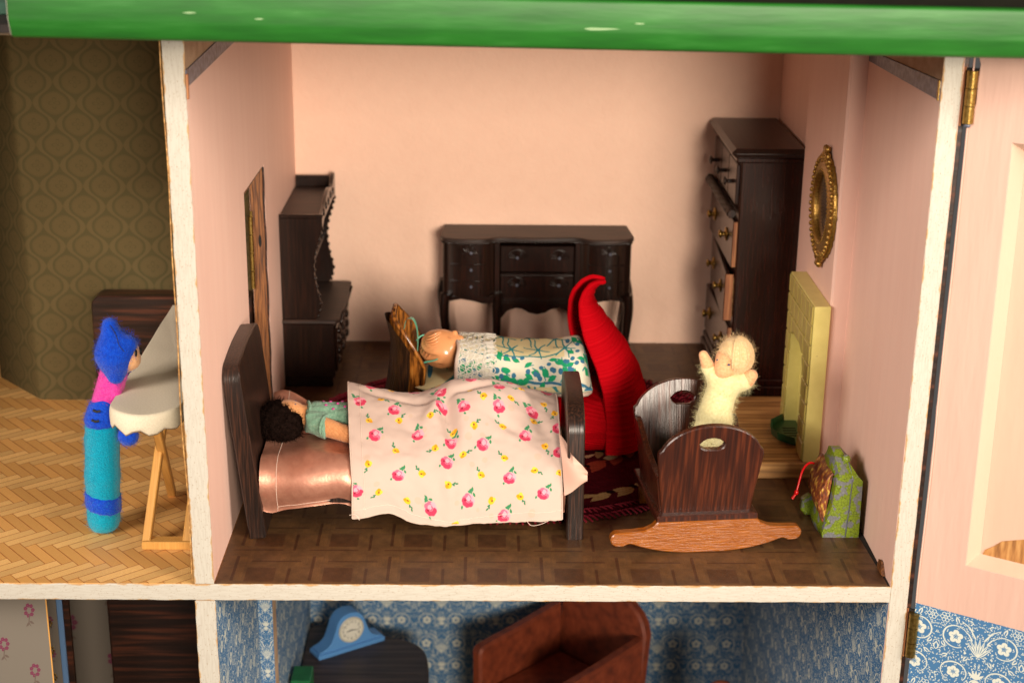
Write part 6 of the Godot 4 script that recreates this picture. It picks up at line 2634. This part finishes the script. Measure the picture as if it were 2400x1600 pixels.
	# slender cabriole legs
	for l in [[xl + 0.35, -36.6, -0.15], [xl + 0.2, -39.5, -0.35], [15.12, -37.0, 0.0], [21.05, -37.0, 0.0], [xr - 0.35, -36.6, 0.15], [xr - 0.2, -39.5, 0.35], [15.12, -39.4, 0.0], [21.05, -39.4, 0.0]]:
		var m := MB.new()
		m.origin = o
		m.tube(smooth3(PackedVector3Array([Vector3(l[0], 5.2, l[1]), Vector3(l[0] + l[2] * 0.6, 4.0, l[1]), Vector3(l[0] - l[2] * 0.1, 2.2, l[1]), Vector3(l[0] - l[2] * 0.6, 0.9, l[1]), Vector3(l[0] + l[2] * 0.5, 0.25, l[1]), Vector3(l[0] + l[2] * 0.9, 0.0, l[1])]), 4), PackedFloat32Array([0.4, 0.4, 0.39, 0.38, 0.37, 0.36, 0.34, 0.32, 0.3, 0.28, 0.27, 0.26, 0.25, 0.24, 0.24, 0.24, 0.25, 0.27, 0.28, 0.28, 0.28]), 10)
		obj("leg", m, W, dt)


func build_chest() -> void:
	var o := Vector3(33.7, 0, -34)
	var ch := thing("chest_of_drawers", "tall dark reddish chest of drawers with one drawer pulled out", "chest of drawers", o)
	var W: Material = M["chest_wood"]
	var zf := -28.6
	var zb := -39.8
	var list := [["carcass", Vector3(31.5, 1.2, zb), Vector3(35.95, 17.0, zf)], ["plinth", Vector3(31.0, 0.0, zb), Vector3(35.95, 0.75, zf + 0.25)], ["base_moulding", Vector3(31.15, 0.75, zb), Vector3(35.95, 1.25, zf + 0.15)], ["top_moulding", Vector3(31.1, 16.75, zb), Vector3(35.96, 17.15, zf + 0.3)]]
	for p in list:
		var m := MB.new()
		m.origin = o
		m.box(p[1], p[2], 0.1)
		obj(p[0], m, W, ch)
	var tm := MB.new()
	tm.origin = o
	tm.box(Vector3(30.75, 17.12, zb), Vector3(35.97, 17.75, zf + 0.55), 0.28)
	obj("top", tm, M["chest_top"], ch)
	# three small drawers in the top row, black turned knobs
	var w := (zb - zf + 0.8) / 3.0
	for k in 3:
		var m := MB.new()
		m.origin = o
		var za := zf - 0.4 + k * w
		m.box(Vector3(31.25, 13.7, za + w + 0.08), Vector3(31.8, 16.5, za - 0.08), 0.05)
		var d := obj("small_drawer", m, W, ch)
		var kn := MB.new()
		kn.origin = o
		kn.xf = Transform3D(Basis(Vector3(0, 0, 1), PI / 2), Vector3(31.25, 15.0, za + w / 2))
		kn.lathe(PackedVector2Array([Vector2(0.0, 0.0), Vector2(0.16, 0.0), Vector2(0.12, 0.25), Vector2(0.14, 0.4), Vector2(0.3, 0.48), Vector2(0.3, 0.58), Vector2(0.1, 0.66), Vector2(0.0, 0.66)]), 14)
		obj("knob", kn, M["bed_wood"], d)
	# twisted moulding below them
	var rope := MB.new()
	rope.origin = o
	rope.tube(PackedVector3Array([Vector3(31.05, 13.15, zf - 0.15), Vector3(31.05, 13.15, zb)]), PackedFloat32Array([0.26]), 10)
	for k in 3:
		var p := PackedVector3Array()
		for i in 150:
			var s := i / 149.0
			var a := s * TAU * 11 + TAU * k / 3
			p.append(Vector3(31.05 + 0.24 * cos(a), 13.15 + 0.24 * sin(a), lerpf(zf - 0.3, zb, s)))
		rope.tube(p, PackedFloat32Array([0.12]), 6)
	obj("rope_moulding", rope, M["bed_wood"], ch)
	# three long drawers with brass handles; the middle one is pulled out and hangs askew
	for k in 3:
		var y0: float = [9.3, 5.45, 1.5][k]
		var y1: float = [12.6, 8.9, 5.0][k]
		var shift := 0.0
		var turn := 0.0
		if k == 1:
			shift = -0.35
			turn = deg_to_rad(-3.2)
		var m := MB.new()
		m.origin = o
		m.xf = Transform3D(Basis(Vector3(0, 1, 0), turn), Vector3(31.5 + shift, 0, zf - 0.25))
		m.box(Vector3(-0.3, y0, zb - zf + 0.5), Vector3(0.05, y1, 0.0), 0.05)
		var d := obj("drawer", m, W, ch)
		var e := MB.new()
		e.origin = o
		e.xf = m.xf
		e.box(Vector3(-0.26, y0 + 0.06, -0.02), Vector3(0.28 if k == 1 else 0.1, y1 - 0.06, 0.03), 0.01)
		obj("drawer_edge", e, M["drawer_edge"], d)
		if k == 1:
			var b := MB.new()
			b.origin = o
			b.xf = m.xf
			b.box(Vector3(0.05, y0 + 0.3, -0.35), Vector3(2.2, y1 - 0.35, -0.12), 0.02)
			b.box(Vector3(0.05, y0 + 0.3, zb - zf + 0.6), Vector3(2.2, y1 - 0.35, zb - zf + 0.83), 0.02)
			obj("drawer_box", b, M["hearth_wood"], d)
		for s in [0.24, 0.78]:
			var z: float = (zb - zf + 0.5) * s
			var hm := MB.new()
			hm.origin = o
			hm.xf = m.xf
			hm.xf = m.xf * Transform3D(Basis(Vector3(0, 0, 1), PI / 2), Vector3(-0.3, (y0 + y1) / 2 + 0.1, z))
			hm.lathe(PackedVector2Array([Vector2(0.0, 0.0), Vector2(0.5, 0.0), Vector2(0.46, 0.1), Vector2(0.2, 0.14), Vector2(0.14, 0.3), Vector2(0.3, 0.42), Vector2(0.26, 0.55), Vector2(0.0, 0.6)]), 16)
			obj("handle", hm, M["brass"], d)


func build_rug() -> void:
	var c := Vector3(16.6, 0.0, -21.0)
	var R := 14.2
	var rg := thing("round_rug", "round dark red woven rug with a fringe under the slipper cot", "rug", c)
	var m := MB.new()
	m.origin = c
	var pts := PackedVector3Array()
	var uv := PackedVector2Array()
	var n := 96
	var radii := [0.0, 0.3, 0.6, 0.9, 0.985, 1.0, 1.0]
	var ys := [0.14, 0.14, 0.15, 0.16, 0.14, 0.08, 0.012]
	for j in radii.size():
		for i in n:
			var a := TAU * i / n
			pts.append(c + Vector3(sin(a) * R * radii[j], ys[j] + 0.02 * sin(a * 9 + j), cos(a) * R * 0.93 * radii[j]))
			uv.append(Vector2(0.5 + 0.5 * radii[j] * sin(a), 0.5 + 0.5 * radii[j] * cos(a)))
	var seam := PackedVector3Array()
	var su := PackedVector2Array()
	for j in radii.size():
		for i in n + 1:
			seam.append(pts[j * n + i % n])
			su.append(uv[j * n + i % n])
	m.grid(seam, n + 1, radii.size(), false, false, su)
	obj("pile", m, M["rug_pile"], rg)
	# knotted fringe: short twisted loops
	var f := MB.new()
	f.origin = c
	for i in 250:
		var a := TAU * i / 250
		for k in 2:
			var d := Vector3(sin(a), 0, cos(a) * 0.93)
			var t := Vector3(cos(a), 0, -sin(a))
			var p := c + d * R * (0.985 - 0.06 * k)
			var h := rng.randf_range(0.10, 0.26)
			f.tube(PackedVector3Array([p + Vector3(0, 0.1 + 0.04 * k, 0), p + d * 0.25 + t * 0.12 + Vector3(0, h, 0), p + d * rng.randf_range(0.55, 0.8) + t * 0.3 + Vector3(0, 0.05, 0)]), PackedFloat32Array([0.075]), 5)
	tag(obj("fringe", f, M["fringe_thread"], rg), "", "", "", "stuff")


# ---------------------------------------------------------------- the room on the left

func build_side_room() -> void:
	# ironing board on a crossed wooden trestle
	var o := Vector3(-4.0, 0, -11)
	var ib := thing("ironing_board", "cream cloth covered toy ironing board on a wooden trestle in the left room", "ironing board", o)
	var W: Material = M["trestle_wood"]
	var top := PackedVector2Array()
	top.append_array(arc(Vector2(-4.0, -4.6), Vector2(1.95, 1.75), 0, 180, 14))
	top.append_array(PackedVector2Array([Vector2(-6.0, -8), Vector2(-6.05, -14), Vector2(-6.05, -22.5), Vector2(-1.7, -22.5), Vector2(-1.8, -14), Vector2(-1.95, -8)]))
	# padded cover: the outline rounded over the edge and drawn in below
	var cm := MB.new()
	cm.origin = o
	var fine := PackedVector2Array()
	for i in top.size():
		var a := top[i]
		var b := top[(i + 1) % top.size()]
		var k := maxi(1, int(a.distance_to(b) / 0.7))
		for q in k:
			fine.append(a.lerp(b, float(q) / k))
	var n := fine.size()
	var pts := PackedVector3Array()
	var ctr := Vector2(-4.0, -13)
	var lay := [[0.0, 8.42], [0.5, 8.42], [0.86, 8.40], [0.95, 8.34], [1.0, 8.12], [1.01, 7.75], [0.985, 7.45], [0.93, 7.28], [0.80, 7.40], [0.3, 7.45]]
	for l in lay:
		for i in n:
			var p := ctr.lerp(fine[i], 1.0)
			var d := fine[i] - ctr
			var q: Vector2 = fine[i] - d.normalized() * (1.0 - l[0]) * minf(d.length(), 2.0 if l[0] > 0.8 else d.length())
			if l[0] == 0.0:
				q = ctr
			var y: float = l[1]
			if l[0] > 0.9 and y < 7.6:
				y += 0.14 * sin(i * 1.9) + 0.07 * sin(i * 4.7)
			pts.append(Vector3(q.x, y + 0.03 * sin(q.y * 1.3) * sin(q.x * 2.0), q.y))
	cm.grid(pts, n, lay.size(), true, false)
	obj("cover", cm, M["canvas"], ib)
	var bd := MB.new()
	bd.origin = o
	bd.box(Vector3(-5.4, 7.55, -22), Vector3(-2.3, 7.9, -4.6), 0.05)
	obj("board", bd, W, ib)
	for s in [[-4.42, 1.0], [-2.2, 1.0]]:
		var m := MB.new()
		m.origin = o
		var a := Vector3(s[0], 0.08, -4.1)
		var b := Vector3(s[0] + 0.55, 7.5, -9.6)
		bar(m, a, b, 0.46, 0.5)
		obj("leg", m, W, ib)
		var m2 := MB.new()
		m2.origin = o
		bar(m2, Vector3(s[0] + 0.05, 0.08, -11.2), Vector3(s[0] + 0.75, 7.5, -4.9), 0.46, 0.5)
		obj("leg", m2, W, ib)
	for z in [-4.05]:
		var m := MB.new()
		m.origin = o
		m.box(Vector3(-4.6, 0.02, z - 0.62), Vector3(-1.5, 0.5, z + 0.15), 0.04)
		obj("foot_bar", m, W, ib)

	# the felt doll
	var fo := Vector3(-7.2, 0, -6.4)
	var fd := thing("felt_doll", "blue haired felt doll in turquoise trousers and pink top at the ironing board", "doll", fo)
	var tm := MB.new()
	tm.origin = fo
	tm.skin(func(p: Vector3) -> float:
		var d := capsule(p, Vector3(-7.25, 0.75, -6.4), Vector3(-7.15, 3.4, -6.45), 0.92, 0.95)
		d = smin(d, capsule(p, Vector3(-7.15, 3.4, -6.45), Vector3(-6.95, 6.2, -6.5), 0.95, 0.95), 0.2)
		d = smin(d, capsule(p, Vector3(-7.75, 5.6, -6.6), Vector3(-7.7, 3.9, -6.6), 0.28, 0.2), 0.2)
		return maxf(maxf(d, 0.04 - p.y), p.y - 6.75), Vector3(-8.8, -0.1, -7.9), Vector3(-5.6, 7.0, -5.0), 0.13)
	var tr := obj("trousers", tm, M["felt_turquoise"], fd)
	tag(obj("fluff", fuzz(tm, 2600, 0.24, 0.012), M["felt_turquoise"], tr), "", "", "", "stuff")
	var bandm := MB.new()
	bandm.origin = fo
	bandm.skin(func(p: Vector3) -> float:
		var d := capsule(p, Vector3(-7.25, 0.5, -6.4), Vector3(-7.15, 3.4, -6.45), 0.99, 1.0)
		var q := p.y + 0.22 * (p.x + 7.2)
		return maxf(maxf(d, 1.35 - q), q - 2.35), Vector3(-8.8, 0.9, -7.9), Vector3(-5.6, 3.0, -5.0), 0.12)
	var bo := obj("cuff_band", bandm, M["felt_blue"], tr)
	tag(obj("fluff", fuzz(bandm, 700, 0.22, 0.012), M["felt_blue"], bo), "", "", "", "stuff")
	var bm := MB.new()
	bm.origin = fo
	bm.skin(func(p: Vector3) -> float:
		var d := capsule(p, Vector3(-6.95, 6.7, -6.5), Vector3(-6.75, 7.5, -6.5), 0.95, 0.85)
		var q := p.y - 0.35 * (p.x + 6.9)
		return maxf(maxf(d, 6.45 - p.y), 8.35 - 0.0 - p.y if false else q - 8.0), Vector3(-8.4, 6.0, -8.0), Vector3(-5.4, 8.9, -5.0), 0.12)
	var be := obj("belt", bm, M["felt_blue"], fd)
	tag(obj("fluff", fuzz(bm, 900, 0.24, 0.012), M["felt_blue"], be), "", "", "", "stuff")
	for k in [Vector3(-6.95, 7.55, -5.62), Vector3(-7.05, 7.0, -5.55)]:
		var em := MB.new()
		em.origin = fo
		em.tube(PackedVector3Array([k + Vector3(-0.2, 0.05, 0), k + Vector3(0, -0.02, 0.05), k + Vector3(0.2, 0.02, 0.02)]), PackedFloat32Array([0.07]), 6)
		obj("stitched_buckle", em, M["ink"], be)
	var pm := MB.new()
	pm.origin = fo
	pm.skin(func(p: Vector3) -> float:
		var d := capsule(p, Vector3(-6.75, 7.4, -6.6), Vector3(-6.15, 9.4, -6.8), 0.8, 0.75)
		d = smin(d, capsule(p, Vector3(-6.2, 9.2, -6.5), Vector3(-5.55, 6.8, -5.6), 0.36, 0.3), 0.2)
		return d, Vector3(-8.0, 6.0, -8.4), Vector3(-4.8, 10.6, -5.0), 0.12)
	var po := obj("top", pm, M["felt_pink"], fd)
	tag(obj("fluff", fuzz(pm, 900, 0.22, 0.012), M["felt_pink"], po), "", "", "", "stuff")
	var gm := MB.new()
	gm.origin = fo
	gm.skin(func(p: Vector3) -> float: return ell(p, Vector3(-5.25, 6.25, -5.3), Vector3(0.58, 0.58, 0.5)), Vector3(-6.1, 5.4, -6.1), Vector3(-4.4, 7.1, -4.5), 0.11)
	var go := obj("mitten", gm, M["felt_blue"], fd)
	tag(obj("fluff", fuzz(gm, 500, 0.22, 0.012), M["felt_blue"], go), "", "", "", "stuff")
	var fm := MB.new()
	fm.origin = fo
	fm.skin(func(p: Vector3) -> float:
		var d := ell(p, Vector3(-5.6, 10.5, -6.7), Vector3(0.95, 1.1, 0.9))
		return smin(d, ell(p, Vector3(-4.95, 10.25, -6.5), Vector3(0.38, 0.5, 0.5)), 0.2), Vector3(-6.9, 9.0, -8.0), Vector3(-4.2, 11.8, -5.4), 0.12)
	var fa := obj("face", fm, M["wool_skin"], fd)
	for e in [Vector3(-4.75, 10.75, -6.1), Vector3(-4.6, 10.7, -6.6)]:
		var em := MB.new()
		em.origin = fo
		var ring := PackedVector3Array()
		for i in 11:
			var a := TAU * i / 10
			ring.append(e + Vector3(0.05, 0.16 * sin(a), 0.16 * cos(a)))
		em.tube(ring, PackedFloat32Array([0.04]), 5)
		em.ball(e + Vector3(0.06, 0, 0), Vector3(0.05, 0.06, 0.06), 6, 5)
		obj("eye", em, M["ink"], fa)
	var hm := MB.new()
	hm.origin = fo
	hm.skin(func(p: Vector3) -> float:
		var d := ell(p, Vector3(-5.85, 10.6, -6.75), Vector3(1.12, 1.15, 1.15))
		d = smin(d, capsule(p, Vector3(-5.95, 10.6, -6.6), Vector3(-6.1, 12.2, -6.5), 1.0, 0.45), 0.4)
		d = smin(d, capsule(p, Vector3(-5.9, 10.6, -6.5), Vector3(-5.1, 11.2, -6.4), 0.8, 0.42), 0.4)
		d = smin(d, capsule(p, Vector3(-6.1, 10.4, -6.4), Vector3(-5.95, 9.4, -6.3), 0.75, 0.5), 0.4)
		return maxf(d, -ell(p, Vector3(-4.3, 10.0, -6.7), Vector3(0.85, 1.1, 1.3))), Vector3(-7.6, 8.6, -8.4), Vector3(-4.2, 13.0, -5.0), 0.13)
	var ho := obj("hair", hm, M["felt_blue"], fd)
	tag(obj("fluff", fuzz(hm, 2200, 0.26, 0.012), M["felt_blue"], ho), "", "", "", "stuff")
	var th := MB.new()
	th.origin = fo
	th.tube(smooth3(PackedVector3Array([Vector3(-5.95, 12.4, -5.95), Vector3(-5.6, 11.9, -5.68), Vector3(-5.45, 11.4, -5.55), Vector3(-5.2, 11.0, -5.6)]), 5), PackedFloat32Array([0.02]), 5)
	obj("sewing_thread", th, M["ink"], ho)

	# dark cabinet behind
	var co := Vector3(-7, 0, -25.2)
	var cb := thing("dark_cabinet", "dark wooden cabinet with rounded top corners behind the ironing board", "cabinet", co)
	var m := MB.new()
	m.origin = co
	var out := PackedVector2Array([Vector2(-12.0, 0.0), Vector2(-1.3, 0.0), Vector2(-1.3, 8.2)])
	out.append_array(arc(Vector2(-11.2, 7.45), Vector2(0.75, 0.75), 90, 180, 6))
	m.xf = Transform3D(Basis(), Vector3(0, 0, -26.4))
	m.plate(out, 0, 1.6, 0.08)
	obj("panel", m, M["dark_brown_wood"], cb)
	var f2 := MB.new()
	f2.origin = co
	f2.box(Vector3(-11.2, 0.6, -24.85), Vector3(-1.5, 0.9, -24.7), 0.05)
	obj("foot_rail", f2, M["dark_brown_wood"], cb)


func bar(m: MB, a: Vector3, b: Vector3, w: float, h: float) -> void:
	var d := b - a
	var y := d.normalized()
	var x := Vector3(1, 0, 0) - y * y.x
	x = x.normalized()
	var z := x.cross(y)
	var keep := m.xf
	m.xf = Transform3D(Basis(x, y, z), a)
	m.box(Vector3(-w / 2, 0, -h / 2), Vector3(w / 2, d.length(), h / 2), 0.05)
	m.xf = keep


# ---------------------------------------------------------------- the rooms below, cut off by the frame

func build_lower_rooms() -> void:
	var rep := Vector2(4.5, 4.25)
	struct("wall_lower_back", "blue patterned back wall of the lower right room", sheet(Vector3(0, -31.2, -39.95), Vector3(36, 0, 0), Vector3(0, 30.2, 0), 1.0, rep, Vector2(0.1, 0.32)), M["blue_paper"])
	struct("wall_lower_left", "blue papered left wall of the lower right room", sheet(Vector3(0.02, -31.2, -0.1), Vector3(0, 0, -39.8), Vector3(0, 30.2, 0), 0.015, rep), M["blue_paper"])
	struct("wall_lower_right", "blue papered right wall of the lower right room", sheet(Vector3(35.97, -31.2, -39.8), Vector3(0, 0, 39.7), Vector3(0, 30.2, 0), 0.015, rep), M["blue_paper"])
	var pl := MB.new()
	pl.box(Vector3(0.03, -31.2, -15.2), Vector3(0.93, -0.97, -13.72), 0.01)
	var po := struct("wall_pilaster", "narrow wall strip covered in bright blue paper", pl, M["plaster"])
	obj("paper_strip", sheet(Vector3(0.03, -31.2, -13.7), Vector3(0.9, 0, 0), Vector3(0, 30.2, 0), 0.012, Vector2(2.6, 3.4), Vector2(0.33, 0.12)), M["blue_paper"], po)
	struct("lower_floor", "wooden floor of the lower rooms", one_box(Vector3(-40, -32.2, -40), Vector3(37, -31.2, 0), 0.02), M["hearth_wood"])
	struct("wall_lower_back_left", "flowery paper on the back wall of the lower left room", sheet(Vector3(-40, -31.2, -27), Vector3(39, 0, 0), Vector3(0, 30.2, 0), 0.5, Vector2(6.4, 6.0)), M["floral_paper"])
	struct("wall_lower_far_left", "far left wall of the lower left room", sheet(Vector3(-30, -31.2, -0.5), Vector3(0, 0, -27), Vector3(0, 30.2, 0), 0.5, Vector2(4, 4)), M["floral_paper"])

	# flowery side panel near the front, a doorway strip behind it
	var sp := thing("flowery_side_panel", "cream side panel printed with pink sprigs in the lower left room", "panel", Vector3(-12.6, -31.2, -3), deg_to_rad(16.0))
	var pm := sheet(Vector3(-9, 0, 0), Vector3(11.55, 0, 0), Vector3(0, 30.1, 0), 0.3, Vector2(3.0, 3.8), Vector2(0.2, 0.1))
	obj("paper", pm, M["floral_paper"], sp)
	var ed := MB.new()
	ed.box(Vector3(2.55, 0, -0.3), Vector3(2.62, 30.1, 0.01), 0.01)
	obj("cut_edge", ed, M["trestle_wood"], sp)
	var st := thing("door_curtain_strip", "white strip with small flowers and a blue edge in the lower left room", "strip", Vector3(-12.4, -31.2, -12))
	obj("printed_strip", sheet(Vector3(-0.8, 0, 0), Vector3(1.05, 0, 0), Vector3(0, 30.1, 0), 0.1, Vector2(3.2, 2.4), Vector2(0.1, 0)), M["floral_paper"], st)
	obj("blue_edge", one_box(Vector3(0.25, 0, -0.1), Vector3(0.62, 30.1, 0.03), 0.05), M["skirting_blue"], st)
	obj("dark_post", one_box(Vector3(0.62, 0, -0.4), Vector3(1.0, 30.1, -0.02), 0.05), M["dark_brown_wood"], st)
	for i in 9:
		var fl := MB.new()
		for k in 6:
			var a := TAU * k / 6
			fl.ball(Vector3(-0.3 + 0.16 * cos(a), 27.8 - i * 1.9 + 0.2 * sin(a), 0.01), Vector3(0.09, 0.1, 0.02), 6, 4)
		obj("flower", fl, M["brass"], st)
	var dk := thing("dark_wardrobe", "dark brown wardrobe side in the lower left room", "wardrobe", Vector3(-5, -31.2, -20))
	obj("side", one_box(Vector3(-5.0, 0, -6.5), Vector3(3.9, 27.2, 4.5), 0.15), M["dark_brown_wood"], dk)

	# dark table with a shaped top; the clock stands on it
	var to := Vector3(5, -31.2, -34.5)
	var tb := thing("dark_table", "dark wooden table with a shaped top in the lower right room", "table", to)
	var tm := MB.new()
	tm.origin = to
	tm.xf = xz()
	var out := PackedVector2Array([Vector2(0.1, -29.0), Vector2(0.1, -38.0)])
	out.append_array(smooth(PackedVector2Array([Vector2(0.6, -38.6), Vector2(2.8, -39.2), Vector2(5.0, -38.1), Vector2(6.4, -37.0), Vector2(8.2, -36.1), Vector2(9.3, -35.1), Vector2(9.85, -33.6), Vector2(10.1, -31.0), Vector2(10.1, -29.0)]), 4))
	tm.plate(out, -24.6, -24.0, 0.12)
	obj("top", tm, M["table_wood"], tb)
	for l in [[0.8, -30.5], [9.2, -30.5], [0.8, -37.4], [7.6, -35.6]]:
		var m := MB.new()
		m.origin = to
		m.box(Vector3(l[0] - 0.4, -31.2, l[1] - 0.4), Vector3(l[0] + 0.4, -24.5, l[1] + 0.4), 0.06)
		obj("leg", m, M["table_wood"], tb)
	for y in [-36.4, -33.6, -30.9]:
		var j := MB.new()
		j.origin = to
		j.box(Vector3(0.3, -24.004, y), Vector3(9.3, -23.996, y + 0.04), 0.001)
		obj("joint_line", j, M["black_gap"], tb)

	# mantel clock
	var ck := thing("mantel_clock", "light blue toy mantel clock with a white dial on the dark table", "clock", Vector3(3.5, -24.0, -35.05), deg_to_rad(33.0))
	var cm := MB.new()
	var half := smooth(PackedVector2Array([Vector2(2.78, 0.55), Vector2(2.2, 0.72), Vector2(1.75, 1.1), Vector2(1.4, 1.9), Vector2(1.15, 2.6), Vector2(0.7, 3.12), Vector2(0.0, 3.3)]), 5)
	var prof := PackedVector2Array([Vector2(-2.78, 0.4), Vector2(2.78, 0.4)])
	prof.append_array(half)
	for i in range(half.size() - 2, -1, -1):
		prof.append(Vector2(-half[i].x, half[i].y))
	cm.plate(prof, -0.75, 0.65, 0.06)
	obj("case", cm, M["blue_plastic"], ck)
	obj("foot", one_box(Vector3(-2.95, 0.0, -0.85), Vector3(2.95, 0.42, 0.8), 0.08), M["blue_plastic"], ck)
	var dial := MB.new()
	dial.xf = Transform3D(Basis(Vector3(1, 0, 0), PI / 2), Vector3(0, 1.85, 0.66))
	dial.lathe(PackedVector2Array([Vector2(0.0, 0.05), Vector2(0.93, 0.05), Vector2(0.93, 0.0)]), 32)
	var dl := obj("dial", dial, M["dial_white"], ck)
	var rim := MB.new()
	rim.xf = dial.xf
	rim.lathe(PackedVector2Array([Vector2(0.92, 0.0), Vector2(0.92, 0.1), Vector2(0.98, 0.14), Vector2(1.06, 0.1), Vector2(1.1, 0.0)]), 32)
	obj("bezel", rim, M["dial_rim"], ck)
	for h in 12:
		var a := PI / 2 - TAU * (h + 1) / 12
		var tx := TextMesh.new()
		var fnt := SystemFont.new()
		fnt.font_names = PackedStringArray(["Droid Serif"])
		tx.font = fnt
		tx.text = str(h + 1)
		tx.font_size = 16
		tx.pixel_size = 0.00019
		tx.depth = 0.0001
		tx.curve_step = 2.0
		tx.material = M["ink"]
		var ti := MeshInstance3D.new()
		ti.name = "numeral"
		ti.mesh = tx
		ti.position = Vector3(0.72 * cos(a), 1.85 + 0.72 * sin(a), 0.722) * S
		dl.add_child(ti, true)
	for hd in [[8.65 / 12.0, 0.45, 0.05], [47.0 / 60.0 - 0.5, 0.62, 0.035]]:
		var a: float = PI / 2 - TAU * hd[0]
		var hm := MB.new()
		hm.tube(PackedVector3Array([Vector3(0, 1.85, 0.735), Vector3(cos(a) * hd[1], 1.85 + sin(a) * hd[1], 0.735)]), PackedFloat32Array([hd[2], hd[2] * 0.5]), 6)
		obj("hand", hm, M["ink"], dl)

	# brown armchair, facing front left
	var ao := Vector3(20, -31.2, -33)
	var ac := thing("brown_armchair", "reddish brown toy armchair with a winged back in the lower right room", "armchair", Vector3(20.3, -31.2, -32.6), deg_to_rad(-45.0))
	var H: Material = M["brown_hide"]
	# local: x to the sitter's left, z to the front
	var back := MB.new()
	var bp := PackedVector2Array([Vector2(-4.4, 0.0), Vector2(4.4, 0.0), Vector2(4.45, 7.2), Vector2(4.1, 8.1)])
	bp.append_array(smooth(PackedVector2Array([Vector2(3.6, 8.7), Vector2(1.6, 9.9), Vector2(0.0, 10.3), Vector2(-2.2, 11.2), Vector2(-3.9, 11.2), Vector2(-4.4, 10.4)]), 3))
	back.xf = Transform3D(Basis(Vector3(1, 0, 0), deg_to_rad(-6)), Vector3(0, 2.2, -4.6))
	back.plate(bp, -0.5, 0.5, 0.2)
	obj("back", back, H, ac)
	for s in [-1, 1]:
		var am := MB.new()
		var ap := PackedVector2Array([Vector2(5.0, 0), Vector2(5.0, 5.6)])
		ap.append_array(arc(Vector2(4.4, 6.1), Vector2(0.65, 0.65), 0, 90, 4))
		ap.append_array(PackedVector2Array([Vector2(0, 6.9), Vector2(-4.4, 7.2), Vector2(-4.4, 0)]))
		am.xf = Transform3D(Basis(), Vector3(s * 4.3, 2.2, 0)) * zy()
		am.plate(ap, -0.5, 0.5, 0.2)
		obj("arm", am, H, ac)
	obj("seat", one_box(Vector3(-3.9, 2.3, -4.2), Vector3(3.9, 5.2, 4.6), 0.3), H, ac)

	for f in [Vector2(-4, -4), Vector2(4, -4), Vector2(-4, 4.4), Vector2(4, 4.4)]:
		obj("foot", one_box(Vector3(f.x - 0.4, 0, f.y - 0.4), Vector3(f.x + 0.4, 2.3, f.y + 0.4), 0.08), M["dark_brown_wood"], ac)

	var gb := thing("green_toy_block", "green painted wooden block beside the blue left wall below", "block", Vector3(1.15, -31.2, -26))
	obj("block", one_box(Vector3(-0.9, 0, -1.2), Vector3(0.55, 10.15, 1.0), 0.08), M["green_toy"], gb)
	var ch := thing("small_chair", "small brown chair back just showing at the bottom edge", "chair", Vector3(31.7, -31.2, -25))
	var cbm := MB.new()
	var cp := PackedVector2Array([Vector2(-1.0, 0), Vector2(1.0, 0), Vector2(1.05, 9.4)])
	cp.append_array(arc(Vector2(0, 9.4), Vector2(1.05, 0.9), 0, 180, 8))
	cbm.plate(cp, -0.2, 0.2, 0.08)
	obj("back", cbm, H, ch)
	obj("seat", one_box(Vector3(-1.1, 2.8, 0.2), Vector3(1.1, 3.3, 2.2), 0.1), H, ch)
	for s in [-1, 1]:
		obj("leg", one_box(Vector3(s * 0.9 - 0.15, 0, 1.8), Vector3(s * 0.9 + 0.15, 2.8, 2.1), 0.04), H, ch)
